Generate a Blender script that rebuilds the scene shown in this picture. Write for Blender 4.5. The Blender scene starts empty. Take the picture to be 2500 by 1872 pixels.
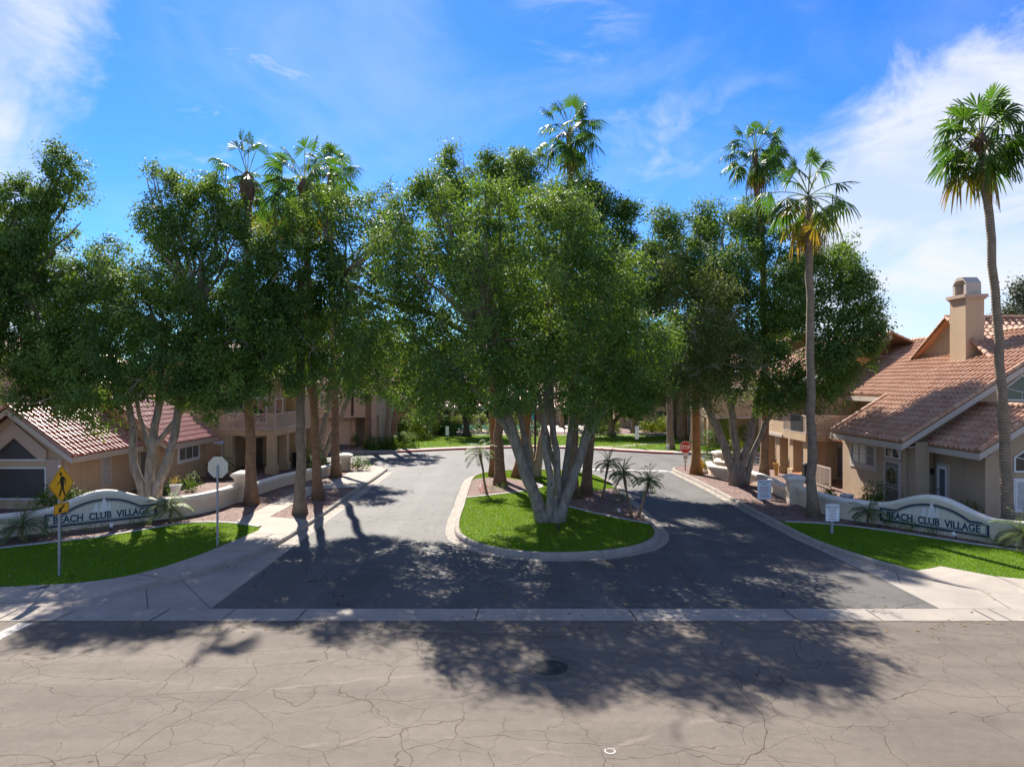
import bpy, bmesh, math, random
import numpy as np
from mathutils import Vector, Matrix
SC = bpy.context.scene
COL = SC.collection
R = math.radians
# ---------------------------------------------------------------- camera
CAM_H = 5.7
F = 1733.0                      # focal length in photo pixels (photo is 2500 wide)
cam = bpy.data.cameras.new('camera')
cam.sensor_width = 36.0
cam.lens = F / 2500.0 * 36.0
cam.clip_start = 0.1
cam.clip_end = 3000.0
co = bpy.data.objects.new('camera', cam)
COL.objects.link(co)
co.location = (0, 0, CAM_H)
co.rotation_euler = (R(90), 0, 0)
SC.camera = co
# ---------------------------------------------------------------- light
SUN_EL, SUN_AZ = R(43.4), R(-18.0)      # azimuth measured from +Y towards +X
SKY_STRENGTH = 0.066
sun = bpy.data.lights.new('sun', 'SUN')
sun.energy = 5.0
sun.angle = R(0.53)
sun.color = (1.0, 0.93, 0.84)
so = bpy.data.objects.new('sun', sun)
COL.objects.link(so)
sd = Vector((math.sin(SUN_AZ) * math.cos(SUN_EL), math.cos(SUN_AZ) * math.cos(SUN_EL), math.sin(SUN_EL)))
so.rotation_euler = (-sd).to_track_quat('-Z', 'Y').to_euler()
so.location = (-20, 60, 50)
SC.view_settings.view_transform = 'Standard'
SC.view_settings.look = 'None'
SC.view_settings.exposure = 1.27
SC.view_settings.gamma = 1.0
try:
    SC.view_settings.use_curve_mapping = False
except Exception:
    pass
SC.cycles.max_bounces = 8
SC.cycles.diffuse_bounces = 4
SC.cycles.transmission_bounces = 4
SC.cycles.use_denoising = True

def N(nt, kind, **kw):
    n = nt.nodes.new(kind)
    for k, v in kw.items():
        if k == 'ins':
            for a, b in v.items():
                n.inputs[a].default_value = b
        else:
            setattr(n, k, v)
    return n
def MATH(nt, op, a, b=None, clamp=False):
    n = nt.nodes.new('ShaderNodeMath'); n.operation = op; n.use_clamp = clamp
    for i, v in enumerate((a, b)):
        if v is None: continue
        if isinstance(v, (int, float)): n.inputs[i].default_value = v
        else: nt.links.new(v, n.inputs[i])
    return n.outputs[0]
def RAMP(nt, fac, lo, hi):
    n = nt.nodes.new('ShaderNodeMapRange'); n.interpolation_type = 'SMOOTHSTEP'
    n.inputs['From Min'].default_value = lo; n.inputs['From Max'].default_value = hi
    nt.links.new(fac, n.inputs['Value'])
    return n.outputs['Result']
def MIX(nt, fac, a, b, mode='MIX'):
    n = nt.nodes.new('ShaderNodeMix'); n.data_type = 'RGBA'; n.blend_type = mode
    for i, v in ((0, fac), (6, a), (7, b)):
        if isinstance(v, (int, float)): n.inputs[i].default_value = v
        elif isinstance(v, tuple): n.inputs[i].default_value = (v[0], v[1], v[2], 1)
        else: nt.links.new(v, n.inputs[i])
    return n.outputs[2]
def NOISE(nt, vec, scale, detail=3.0, rough=0.55, dist=0.0):
    n = nt.nodes.new('ShaderNodeTexNoise')
    n.inputs['Scale'].default_value = scale; n.inputs['Detail'].default_value = detail
    n.inputs['Roughness'].default_value = rough; n.inputs['Distortion'].default_value = dist
    if vec is not None: nt.links.new(vec, n.inputs['Vector'])
    return n.outputs['Fac']

# ---------------------------------------------------------------- sky with clouds
W = bpy.data.worlds.new('World'); SC.world = W; W.use_nodes = True
nt = W.node_tree; nt.nodes.clear()
sky = N(nt, 'ShaderNodeTexSky')
sky.sky_type = 'NISHITA'; sky.sun_disc = False
sky.sun_elevation = SUN_EL; sky.sun_rotation = SUN_AZ
sky.altitude = 350; sky.air_density = 1.0; sky.dust_density = 0.15; sky.ozone_density = 2.5
hsv = N(nt, 'ShaderNodeHueSaturation', ins={'Saturation': 1.3, 'Value': 1.0, 'Hue': 0.505})
nt.links.new(sky.outputs[0], hsv.inputs['Color'])
tc = N(nt, 'ShaderNodeTexCoord')
vec = tc.outputs['Generated']
sep = N(nt, 'ShaderNodeSeparateXYZ'); nt.links.new(vec, sep.inputs[0])
az = MATH(nt, 'ARCTAN2', sep.outputs[0], sep.outputs[1])
el = MATH(nt, 'ARCSINE', sep.outputs[2])
comb = N(nt, 'ShaderNodeCombineXYZ')
nt.links.new(az, comb.inputs[0]); nt.links.new(el, comb.inputs[1])
def cloud(scale, stretch, rot, lo, hi, detail=8, dist=0.6, off=(0, 0, 0)):
    m = N(nt, 'ShaderNodeMapping'); m.inputs['Location'].default_value = off
    m.inputs['Rotation'].default_value = (0, 0, rot); m.inputs['Scale'].default_value = (1, stretch, 1)
    nt.links.new(comb.outputs[0], m.inputs['Vector'])
    return RAMP(nt, NOISE(nt, m.outputs[0], scale, detail, 0.6, dist), lo, hi)
def window(v, a, b, c, d):
    return MATH(nt, 'MULTIPLY', RAMP(nt, v, a, b), MATH(nt, 'SUBTRACT', 1.0, RAMP(nt, v, c, d)))
def edge(base, amp, scale, off):
    m = N(nt, 'ShaderNodeMapping'); m.inputs['Location'].default_value = off
    nt.links.new(comb.outputs[0], m.inputs['Vector'])
    return MATH(nt, 'ADD', base, MATH(nt, 'MULTIPLY', MATH(nt, 'SUBTRACT', NOISE(nt, m.outputs[0], scale, 6, 0.6, 0.8), 0.5), amp))
# big bank on the right: boundary climbs with azimuth
elr = edge(el, 0.20, 7.0, (3, 1, 0)); azr = edge(az, 0.20, 7.0, (7, 2, 0))
top = MATH(nt, 'ADD', 0.31, MATH(nt, 'MULTIPLY', MATH(nt, 'SUBTRACT', az, 0.42), 0.5))
bank = MATH(nt, 'MULTIPLY', RAMP(nt, azr, 0.33, 0.40), MATH(nt, 'SUBTRACT', 1.0, RAMP(nt, MATH(nt, 'SUBTRACT', elr, top), -0.045, 0.03)))
bank = MATH(nt, 'MULTIPLY', bank, MATH(nt, 'ADD', 0.62, MATH(nt, 'MULTIPLY', cloud(6, 2.2, 0.2, 0.35, 0.7), 0.38)))
bank = MATH(nt, 'MULTIPLY', bank, MATH(nt, 'SUBTRACT', 1.0, RAMP(nt, az, 0.95, 1.3)))
# column on the left
azl = edge(az, 0.30, 4.5, (1, 5, 0))
left = MATH(nt, 'SUBTRACT', 1.0, RAMP(nt, azl, -0.60, -0.535))
left = MATH(nt, 'MULTIPLY', left, MATH(nt, 'ADD', 0.38, MATH(nt, 'MULTIPLY', cloud(8, 1.6, -0.5, 0.3, 0.65, off=(2, 0, 0)), 0.42)))
left = MATH(nt, 'MULTIPLY', left, MATH(nt, 'SUBTRACT', 1.0, RAMP(nt, az, -1.2, -0.9)) if False else RAMP(nt, az, -1.3, -1.0))
# thin wisps
w1 = MATH(nt, 'MULTIPLY', cloud(9, 2.4, -0.35, 0.5, 0.85, off=(0.4, 0.2, 0)), window(az, -0.5, -0.38, -0.30, -0.16))
w1 = MATH(nt, 'MULTIPLY', MATH(nt, 'MULTIPLY', w1, window(el, 0.2, 0.28, 0.40, 0.5)), 0.75)
w2 = MATH(nt, 'MULTIPLY', cloud(8, 2.8, 0.7, 0.42, 0.75, off=(5, 3, 0)), window(az, -0.02, 0.06, 0.12, 0.22))
w2 = MATH(nt, 'MULTIPLY', MATH(nt, 'MULTIPLY', w2, RAMP(nt, el, 0.38, 0.46)), 0.4)
w3 = MATH(nt, 'MULTIPLY', cloud(7, 2.0, -0.3, 0.46, 0.8, off=(9, 1, 0)), window(az, 0.05, 0.15, 0.35, 0.45))
w3 = MATH(nt, 'MULTIPLY', MATH(nt, 'MULTIPLY', w3, window(el, 0.15, 0.22, 0.34, 0.42)), 0.5)
veil = MATH(nt, 'MULTIPLY', cloud(3.2, 1.8, 0.3, 0.4, 0.8, off=(4, 8, 0)), 0.22)
cf = MATH(nt, 'MAXIMUM', MATH(nt, 'MAXIMUM', bank, left), MATH(nt, 'MAXIMUM', MATH(nt, 'MAXIMUM', w1, w2), MATH(nt, 'MAXIMUM', w3, veil)))
# unseen broken cloud, added over the rest of the dome to neutralise fill light
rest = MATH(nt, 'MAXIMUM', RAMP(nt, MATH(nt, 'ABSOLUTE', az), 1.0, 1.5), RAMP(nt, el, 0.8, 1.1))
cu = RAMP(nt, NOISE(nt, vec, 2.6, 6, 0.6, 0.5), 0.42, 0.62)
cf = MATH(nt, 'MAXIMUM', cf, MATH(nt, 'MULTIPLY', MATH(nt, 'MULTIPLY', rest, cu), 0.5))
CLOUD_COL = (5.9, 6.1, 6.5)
deep = MIX(nt, 1.0, hsv.outputs[0], (0.55, 0.87, 1.22), 'MULTIPLY')
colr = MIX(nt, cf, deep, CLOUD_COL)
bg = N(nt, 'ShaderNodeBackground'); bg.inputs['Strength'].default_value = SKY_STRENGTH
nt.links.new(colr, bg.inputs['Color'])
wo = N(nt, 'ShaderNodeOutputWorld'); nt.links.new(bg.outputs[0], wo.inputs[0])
# ---------------------------------------------------------------- materials
def new_mat(name):
    m = bpy.data.materials.new(name); m.use_nodes = True
    t = m.node_tree; t.nodes.clear()
    out = N(t, 'ShaderNodeOutputMaterial')
    b = N(t, 'ShaderNodeBsdfPrincipled'); t.links.new(b.outputs[0], out.inputs[0])
    return m, t, b, out
def obj_vec(t):
    g = N(t, 'ShaderNodeNewGeometry'); return g.outputs['Position']
def setcol(t, sock, v):
    if isinstance(v, tuple): sock.default_value = (v[0], v[1], v[2], 1)
    else: t.links.new(v, sock)
def bump(t, b, h, strength, dist):
    n = N(t, 'ShaderNodeBump'); n.inputs['Strength'].default_value = strength; n.inputs['Distance'].default_value = dist
    t.links.new(h, n.inputs['Height']); t.links.new(n.outputs[0], b.inputs['Normal'])
def pm(name, c1, c2=None, scale=1.0, rough=0.85, bmp=0.0, bscale=40.0, spec=0.3, metal=0.0, fine=0.0, stain=None, tint=None, drips=0.0):
    """plain material: two tones in soft patches, fine grain, bump"""
    m, t, b, o = new_mat(name)
    v = obj_vec(t)
    if c2 is None: c2 = tuple(x * 0.8 for x in c1)
    c = MIX(t, RAMP(t, NOISE(t, v, scale, 5, 0.6), 0.3, 0.7), c1, c2)
    if fine:
        f = NOISE(t, v, bscale, 2, 0.7)
        k = MATH(t, 'ADD', 1.0 - fine, MATH(t, 'MULTIPLY', f, 2 * fine))
        c = MIX(t, 1.0, c, mulgrey(t, k), 'MULTIPLY')
    if stain:
        sc, lo, hi, colr = stain
        c = MIX(t, MATH(t, 'MULTIPLY', RAMP(t, NOISE(t, v, sc, 6, 0.65, 0.5), lo, hi), 0.8), c, colr)
    if drips:
        mp = N(t, 'ShaderNodeMapping'); mp.inputs['Scale'].default_value = (3.5, 3.5, .22); t.links.new(v, mp.inputs['Vector'])
        c = MIX(t, MATH(t, 'MULTIPLY', RAMP(t, NOISE(t, mp.outputs[0], 1.0, 5, .65), .52, .74), drips), c, tuple(x * .6 for x in c1))
    if tint:
        a = N(t, 'ShaderNodeAttribute'); a.attribute_name = 'tint'
        c = MIX(t, a.outputs['Fac'], c, tint)
    setcol(t, b.inputs['Base Color'], c)
    b.inputs['Roughness'].default_value = rough
    b.inputs['Specular IOR Level'].default_value = spec
    b.inputs['Metallic'].default_value = metal
    if bmp: bump(t, b, NOISE(t, v, bscale, 4, 0.6), bmp, 0.02)
    return m
def mulgrey(t, k):
    c = N(t, 'ShaderNodeCombineXYZ')
    for i in range(3): t.links.new(k, c.inputs[i])
    return c.outputs[0]
def asphalt(name, c1, c2, crackcol, cell=0.42, crackw=0.011, amount=0.6, rough=0.8, streak=0.5, fine=0.25, spec=0.3, run=(0.12, 1.0, 1.0)):
    m, t, b, o = new_mat(name)
    v = obj_vec(t)
    # patches stretched along the street, plus tyre streaks
    mp = N(t, 'ShaderNodeMapping'); mp.inputs['Scale'].default_value = run; t.links.new(v, mp.inputs['Vector'])
    st = RAMP(t, NOISE(t, mp.outputs[0], 0.9, 4, 0.6), 0.32, 0.68)
    pa = RAMP(t, NOISE(t, v, 0.35, 6, 0.62), 0.3, 0.7)
    fac = MATH(t, 'ADD', MATH(t, 'MULTIPLY', st, streak), MATH(t, 'MULTIPLY', pa, 1 - streak))
    c = MIX(t, fac, c1, c2)
    g = NOISE(t, v, 55, 2, 0.8)
    c = MIX(t, 1.0, c, mulgrey(t, MATH(t, 'ADD', 1 - fine, MATH(t, 'MULTIPLY', g, 2 * fine))), 'MULTIPLY')
    # wandering cracks
    def warp(scale, amp):
        n = N(t, 'ShaderNodeTexNoise'); n.inputs['Scale'].default_value = scale; n.inputs['Detail'].default_value = 5
        t.links.new(v, n.inputs['Vector'])
        s = N(t, 'ShaderNodeVectorMath'); s.operation = 'SUBTRACT'; t.links.new(n.outputs['Color'], s.inputs[0]); s.inputs[1].default_value = (0.5, 0.5, 0.5)
        k = N(t, 'ShaderNodeVectorMath'); k.operation = 'SCALE'; t.links.new(s.outputs[0], k.inputs[0]); k.inputs['Scale'].default_value = amp
        a = N(t, 'ShaderNodeVectorMath'); a.operation = 'ADD'; t.links.new(v, a.inputs[0]); t.links.new(k.outputs[0], a.inputs[1])
        return a.outputs[0]
    def cracks(scale, w, wa, ws):
        vo = N(t, 'ShaderNodeTexVoronoi'); vo.feature = 'DISTANCE_TO_EDGE'; vo.voronoi_dimensions = '2D'
        vo.inputs['Scale'].default_value = scale; t.links.new(warp(ws, wa), vo.inputs['Vector'])
        d = MATH(t, 'DIVIDE', vo.outputs['Distance'], scale)
        return MATH(t, 'SUBTRACT', 1.0, RAMP(t, d, w * 0.35, w * 1.6))
    def contour(sx, sy, rot, off, w):
        m2 = N(t, 'ShaderNodeMapping'); m2.inputs['Scale'].default_value = (sx, sy, 1); m2.inputs['Rotation'].default_value = (0, 0, rot); m2.inputs['Location'].default_value = off
        t.links.new(v, m2.inputs['Vector'])
        d = MATH(t, 'ABSOLUTE', MATH(t, 'SUBTRACT', NOISE(t, m2.outputs[0], 1.0, 5, 0.42, 0.0), 0.5))
        return MATH(t, 'SUBTRACT', 1.0, RAMP(t, d, w * .3, w * 1.5))
    k = cell / .42
    big = MATH(t, 'MULTIPLY', contour(.14 * k, .3 * k, .25, (3, 1, 0), crackw * .10), .9)
    big = MATH(t, 'MAXIMUM', big, MATH(t, 'MULTIPLY', contour(.3 * k, .13 * k, -.5, (8, 5, 0), crackw * .10), RAMP(t, NOISE(t, v, 0.3, 2), .42, .55)))
    v1 = MATH(t, 'MULTIPLY', cracks(cell * 1.15, crackw * 0.62, 1.1, 0.8), RAMP(t, NOISE(t, v, 0.45, 4, 0.6), 0.32, 0.52))
    v2 = MATH(t, 'MULTIPLY', cracks(cell * 3.0, crackw * 0.42, 0.5, 1.8), MATH(t, 'MULTIPLY', RAMP(t, NOISE(t, v, 0.33, 4, 0.6, 0.4), 0.38, 0.55), .8))
    v3 = MATH(t, 'MULTIPLY', cracks(cell * 8.0, crackw * 0.35, 0.2, 4), MATH(t, 'MULTIPLY', RAMP(t, NOISE(t, v, 0.5, 4, 0.6), 0.56, 0.66), .6))
    sm = MATH(t, 'MAXIMUM', MATH(t, 'MAXIMUM', v1, v2), v3)
    mott = NOISE(t, v, 5.0, 5, 0.7)
    c = MIX(t, 1.0, c, mulgrey(t, MATH(t, 'ADD', .78, MATH(t, 'MULTIPLY', mott, .44))), 'MULTIPLY')
    pale = MATH(t, 'MULTIPLY', contour(.1 * k, .22 * k, .9, (1, 9, 0), crackw * .35), RAMP(t, NOISE(t, v, 1.3, 4), .4, .6))
    c = MIX(t, MATH(t, 'MULTIPLY', pale, .4), c, tuple(min(1, x * 1.4) for x in c2))
    oil = MATH(t, 'MULTIPLY', RAMP(t, NOISE(t, v, 0.8, 4, 0.6, 0.6), .6, .76), .35)
    c = MIX(t, oil, c, tuple(x * .55 for x in c1))
    cr = MATH(t, 'MULTIPLY', MATH(t, 'MAXIMUM', big, sm), amount)
    c = MIX(t, cr, c, crackcol)
    setcol(t, b.inputs['Base Color'], c)
    b.inputs['Roughness'].default_value = rough; b.inputs['Specular IOR Level'].default_value = spec
    h = MATH(t, 'SUBTRACT', MATH(t, 'MULTIPLY', g, 0.35), MATH(t, 'MULTIPLY', cr, 1.0))
    bump(t, b, h, 0.45, 0.02)
    return m
def gravel_mat(name, c1, c2, c3):
    m, t, b, o = new_mat(name); v = obj_vec(t)
    vo = N(t, 'ShaderNodeTexVoronoi'); vo.inputs['Scale'].default_value = 16; t.links.new(v, vo.inputs['Vector'])
    sp = N(t, 'ShaderNodeSeparateColor'); t.links.new(vo.outputs['Color'], sp.inputs[0])
    c = MIX(t, RAMP(t, sp.outputs[0], 0.2, 0.8), c1, c2)
    c = MIX(t, RAMP(t, sp.outputs[1], 0.72, 0.95), c, c3)
    c = MIX(t, MATH(t, 'MULTIPLY', RAMP(t, NOISE(t, v, 1.2, 4), 0.4, 0.7), 0.35), c, tuple(x * 0.5 for x in c1))
    setcol(t, b.inputs['Base Color'], c); b.inputs['Roughness'].default_value = 0.9
    bump(t, b, MATH(t, 'SUBTRACT', 1.0, vo.outputs['Distance']), 0.9, 0.05)
    return m
def leaf_mat(name, dark, light, trans, tfac=0.35, rough=0.42, spec=0.45):
    m, t, b, o = new_mat(name)
    a = N(t, 'ShaderNodeAttribute'); a.attribute_name = 'tint'
    c = MIX(t, a.outputs['Fac'], dark, light)
    v = obj_vec(t)
    c = MIX(t, MATH(t, 'MULTIPLY', RAMP(t, NOISE(t, v, 0.45, 3), 0.35, 0.7), 0.45), c, light)
    setcol(t, b.inputs['Base Color'], c)
    b.inputs['Roughness'].default_value = rough; b.inputs['Specular IOR Level'].default_value = spec
    tr = N(t, 'ShaderNodeBsdfTranslucent')
    ct = MIX(t, a.outputs['Fac'], tuple(x * 0.55 for x in trans), trans)
    t.links.new(ct, tr.inputs['Color'])
    mx = N(t, 'ShaderNodeMixShader'); mx.inputs[0].default_value = tfac
    t.links.new(b.outputs[0], mx.inputs[1]); t.links.new(tr.outputs[0], mx.inputs[2])
    t.links.new(mx.outputs[0], o.inputs[0])
    return m
def palm_leaf_mat(name):
    """tint: 0 green .. 1 dead straw"""
    m, t, b, o = new_mat(name)
    a = N(t, 'ShaderNodeAttribute'); a.attribute_name = 'tint'
    r = N(t, 'ShaderNodeValToRGB'); cr = r.color_ramp
    cr.elements[0].position = 0.0; cr.elements[0].color = (0.022, 0.058, 0.012, 1)
    cr.elements[1].position = 1.0; cr.elements[1].color = (0.16, 0.09, 0.04, 1)
    for p, c in ((0.35, (0.06, 0.115, 0.014, 1)), (0.6, (0.20, 0.16, 0.015, 1)), (0.8, (0.34, 0.18, 0.02, 1))):
        e = cr.elements.new(p); e.color = c
    t.links.new(a.outputs['Fac'], r.inputs[0])
    t.links.new(r.outputs[0], b.inputs['Base Color'])
    b.inputs['Roughness'].default_value = 0.5; b.inputs['Specular IOR Level'].default_value = 0.25
    tr = N(t, 'ShaderNodeBsdfTranslucent')
    t.links.new(MIX(t, 1.0, r.outputs[0], (1.7, 1.9, 0.9), 'MULTIPLY'), tr.inputs['Color'])
    mx = N(t, 'ShaderNodeMixShader'); mx.inputs[0].default_value = 0.4
    t.links.new(b.outputs[0], mx.inputs[1]); t.links.new(tr.outputs[0], mx.inputs[2])
    t.links.new(mx.outputs[0], o.inputs[0])
    return m
def bark_mat(name, c1, c2, vscale=(3, 3, 1.2), rings=0.0, knots=0.0):
    m, t, b, o = new_mat(name); v = obj_vec(t)
    mp = N(t, 'ShaderNodeMapping'); mp.inputs['Scale'].default_value = vscale; t.links.new(v, mp.inputs['Vector'])
    n = NOISE(t, mp.outputs[0], 2.2, 6, 0.65, 0.4)
    c = MIX(t, RAMP(t, n, 0.32, 0.68), c1, c2)
    if knots:
        c = MIX(t, MATH(t, 'MULTIPLY', RAMP(t, NOISE(t, v, 3.5, 3, 0.6, 0.6), 0.62, 0.72), knots), c, tuple(x * 0.25 for x in c1))
    setcol(t, b.inputs['Base Color'], c); b.inputs['Roughness'].default_value = 0.9
    h = n
    if rings:
        s = N(t, 'ShaderNodeSeparateXYZ'); t.links.new(v, s.inputs[0])
        w = MATH(t, 'SINE', MATH(t, 'ADD', MATH(t, 'MULTIPLY', s.outputs[2], 62.0), MATH(t, 'MULTIPLY', n, 9.0)))
        h = MATH(t, 'ADD', n, MATH(t, 'MULTIPLY', w, rings))
        c2_ = MIX(t, RAMP(t, w, 0.3, 1.0), c, tuple(x * 0.8 for x in c2)); setcol(t, b.inputs['Base Color'], c2_)
    bump(t, b, h, 0.7, 0.04)
    return m
def glass_mat(name, col, rough=0.06):
    m, t, b, o = new_mat(name); v = obj_vec(t)
    setcol(t, b.inputs['Base Color'], MIX(t, NOISE(t, v, 2.0, 2), col, tuple(x * 0.5 for x in col)))
    b.inputs['Roughness'].default_value = rough; b.inputs['Specular IOR Level'].default_value = 0.7
    return m
M = {}
M['street'] = asphalt('street_asphalt', (0.112, 0.095, 0.078), (0.168, 0.143, 0.117), (0.055, 0.036, 0.023), streak=0.55, amount=0.8, spec=0.12, fine=0.4)
M['drive'] = asphalt('entrance_asphalt', (0.066, 0.063, 0.058), (0.120, 0.114, 0.105), (0.018, 0.017, 0.016), cell=0.3, amount=0.8, rough=0.72, streak=0.5, run=(1.0, 0.09, 1.0), spec=0.25, fine=0.4)
M['concrete'] = pm('concrete', (0.325, 0.287, 0.243), (0.262, 0.232, 0.197), 0.8, 0.85, 0.15, 60, fine=0.12, stain=(0.9, 0.58, 0.75, (0.26, 0.23, 0.2)))
M['kerb'] = pm('kerb_concrete', (0.340, 0.297, 0.255), (0.255, 0.225, 0.196), 1.5, 0.9, 0.2, 50, fine=0.15, stain=(2.0, 0.55, 0.75, (0.2, 0.175, 0.15)))
M['walk'] = pm('sidewalk_concrete', (0.365, 0.318, 0.265), (0.312, 0.272, 0.228), 0.7, 0.88, 0.15, 60, fine=0.1, stain=(0.7, 0.6, 0.8, (0.3, 0.26, 0.23)))
M['edging'] = pm('edging_concrete', (0.42, 0.40, 0.38), (0.34, 0.33, 0.32), 2.0, 0.9, 0.2, 50, fine=0.12)
M['joint'] = pm('joint_dirt', (0.09, 0.075, 0.06), None, 3.0, 0.95)
M['redpaint'] = pm('red_kerb_paint', (0.36, 0.03, 0.045), (0.28, 0.03, 0.04), 2.0, 0.7, fine=0.1)
M['whitepaint'] = pm('road_paint', (0.50, 0.48, 0.44), (0.40, 0.38, 0.35), 2.0, 0.8, fine=0.15, stain=(5.0, 0.48, 0.6, (0.2, 0.175, 0.15)))
M['dirt'] = pm('dry_ground', (0.30, 0.225, 0.165), (0.23, 0.17, 0.125), 0.3, 0.95, 0.3, 12, fine=0.2)
M['gravel'] = gravel_mat('red_gravel', (0.125, 0.066, 0.050), (0.20, 0.118, 0.094), (0.31, 0.23, 0.195))
M['lawn'] = pm('lawn_soil', (0.055, 0.12, 0.012), (0.085, 0.16, 0.014), 0.5, 0.95, 0.5, 18, fine=0.3)
M['blade'] = leaf_mat('grass_blade', (0.058, 0.135, 0.006), (0.165, 0.285, 0.008), (0.34, 0.52, 0.012), 0.3, 0.65, 0.1)
M['stucco'] = pm('tan_stucco', (0.51, 0.37, 0.24), (0.45, 0.325, 0.21), 0.6, 0.95, 0.5, 28, fine=0.1, drips=.4)
M['stucco_pink'] = pm('pink_tan_stucco', (0.48, 0.35, 0.275), (0.44, 0.32, 0.25), 0.6, 0.95, 0.5, 28, fine=0.1, drips=.4)
M['stucco_dark'] = pm('brown_stucco', (0.45, 0.33, 0.222), (0.40, 0.293, 0.197), 0.6, 0.95, 0.5, 28, fine=0.1, drips=.4)
M['trim'] = pm('pale_trim', (0.50, 0.43, 0.365), (0.46, 0.395, 0.335), 1.0, 0.8, fine=0.05)
M['white'] = pm('white_paint', (0.74, 0.73, 0.71), (0.66, 0.65, 0.63), 1.0, 0.6, fine=0.04)
M['wall'] = pm('cream_wall', (0.72, 0.60, 0.45), (0.66, 0.545, 0.41), 0.7, 0.9, 0.3, 30, fine=0.06, stain=(1.3, 0.62, 0.85, (0.5, 0.43, 0.34)), drips=.35)
M['coping'] = pm('white_coping', (0.76, 0.70, 0.60), (0.68, 0.62, 0.53), 0.9, 0.85, 0.2, 30, fine=0.06, stain=(2.5, 0.6, 0.8, (0.5, 0.46, 0.4)), drips=.35)
M['tilepanel'] = pm('cream_sign_tile', (0.62, 0.585, 0.475), (0.57, 0.535, 0.435), 2.0, 0.6, fine=0.04)
M['navy'] = pm('navy_tile', (0.015, 0.035, 0.075), (0.022, 0.05, 0.10), 6.0, 0.4, fine=0.1, spec=0.5)
M['teal'] = pm('green_line_tile', (0.10, 0.16, 0.13), None, 4.0, 0.5)
M['letter'] = pm('navy_letter', (0.006, 0.045, 0.085), (0.01, 0.055, 0.10), 6.0, 0.45, spec=0.5)
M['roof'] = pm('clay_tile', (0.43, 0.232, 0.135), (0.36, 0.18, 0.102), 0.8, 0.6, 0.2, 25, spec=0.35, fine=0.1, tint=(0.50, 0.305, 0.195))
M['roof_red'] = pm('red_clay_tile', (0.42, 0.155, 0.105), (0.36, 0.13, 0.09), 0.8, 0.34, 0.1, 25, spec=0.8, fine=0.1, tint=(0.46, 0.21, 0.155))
M['glass'] = glass_mat('dark_glass', (0.03, 0.035, 0.04))
M['screen'] = glass_mat('sun_screen', (0.035, 0.032, 0.03), 0.55)
M['blind'] = pm('window_blind', (0.42, 0.43, 0.44), None, 5.0, 0.35, spec=0.6)
M['glass_lit'] = glass_mat('pale_glass', (0.16, 0.18, 0.20), 0.1)
M['door'] = pm('door_grey', (0.33, 0.32, 0.31), None, 2.0, 0.6)
M['screen_door'] = pm('screen_door_mesh', (0.17, 0.15, 0.135), None, 6.0, 0.7)
M['garage'] = pm('garage_door_paint', (0.50, 0.40, 0.345), (0.47, 0.375, 0.325), 1.0, 0.7)
M['steel'] = pm('galvanised_steel', (0.34, 0.36, 0.38), (0.28, 0.30, 0.32), 8.0, 0.5, metal=0.6, spec=0.5)
M['alu'] = pm('aluminium_back', (0.74, 0.64, 0.46), (0.68, 0.57, 0.39), 1.6, 0.6, metal=0.0, spec=0.15)
M['yellow'] = pm('sign_yellow', (0.97, 0.46, 0.004), (0.93, 0.43, 0.004), 2.0, 0.45, spec=0.5)
M['black'] = pm('black_paint', (0.012, 0.012, 0.012), None, 4.0, 0.5)
M['iron'] = pm('dark_iron', (0.025, 0.025, 0.027), None, 4.0, 0.5)
M['red'] = pm('sign_red', (0.52, 0.02, 0.02), (0.46, 0.018, 0.018), 3.0, 0.45, spec=0.5)
M['signwhite'] = pm('sign_white', (0.78, 0.79, 0.80), (0.72, 0.73, 0.75), 3.0, 0.5)
M['greytext'] = pm('grey_print', (0.16, 0.17, 0.21), None, 4.0, 0.6)
M['redtext'] = pm('red_print', (0.45, 0.10, 0.12), None, 4.0, 0.6)
M['lattice'] = pm('lattice_paint', (0.52, 0.42, 0.35), None, 2.0, 0.75)
M['bark'] = bark_mat('grey_smooth_bark', (0.33, 0.275, 0.22), (0.17, 0.14, 0.112), (3.2, 3.2, 1.1), knots=0.85)
M['bark_pale'] = bark_mat('tan_smooth_bark', (0.46, 0.33, 0.22), (0.36, 0.26, 0.18), (2.5, 2.5, 0.7), knots=0.4)
M['bark_dark'] = bark_mat('dark_bark', (0.085, 0.065, 0.05), (0.05, 0.04, 0.03))
M['twig'] = bark_mat('bare_grey_twig', (0.33, 0.29, 0.25), (0.26, 0.23, 0.20))
M['palm'] = bark_mat('ringed_palm_bark', (0.33, 0.20, 0.115), (0.20, 0.12, 0.07), (2, 2, 1.6), rings=0.3)
M['palm_grey'] = bark_mat('grey_palm_bark', (0.31, 0.225, 0.15), (0.20, 0.145, 0.10), (2, 2, 1.6), rings=0.3)
M['palm_orange'] = bark_mat('orange_palm_bark', (0.40, 0.20, 0.075), (0.27, 0.135, 0.05), (2, 2, 1.6), rings=0.3)
M['husk'] = bark_mat('brown_palm_husk', (0.10, 0.045, 0.025), (0.20, 0.12, 0.08), (5, 5, 0.8))
M['ficus'] = leaf_mat('ficus_leaf', (0.033, 0.096, 0.035), (0.165, 0.270, 0.050), (0.28, 0.44, 0.035), 0.33, 0.58, 0.18)
M['ficus_olive'] = leaf_mat('olive_leaf', (0.06, 0.10, 0.03), (0.19, 0.235, 0.065), (0.27, 0.32, 0.05), 0.36, 0.62, 0.16)
M['pine'] = leaf_mat('pine_needles', (0.03, 0.05, 0.025), (0.09, 0.11, 0.06), (0.10, 0.12, 0.04), 0.2, 0.6, 0.3)
M['shrub'] = leaf_mat('shrub_leaf', (0.03, 0.075, 0.012), (0.10, 0.19, 0.02), (0.2, 0.32, 0.02), 0.3, 0.6, 0.15)
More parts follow.
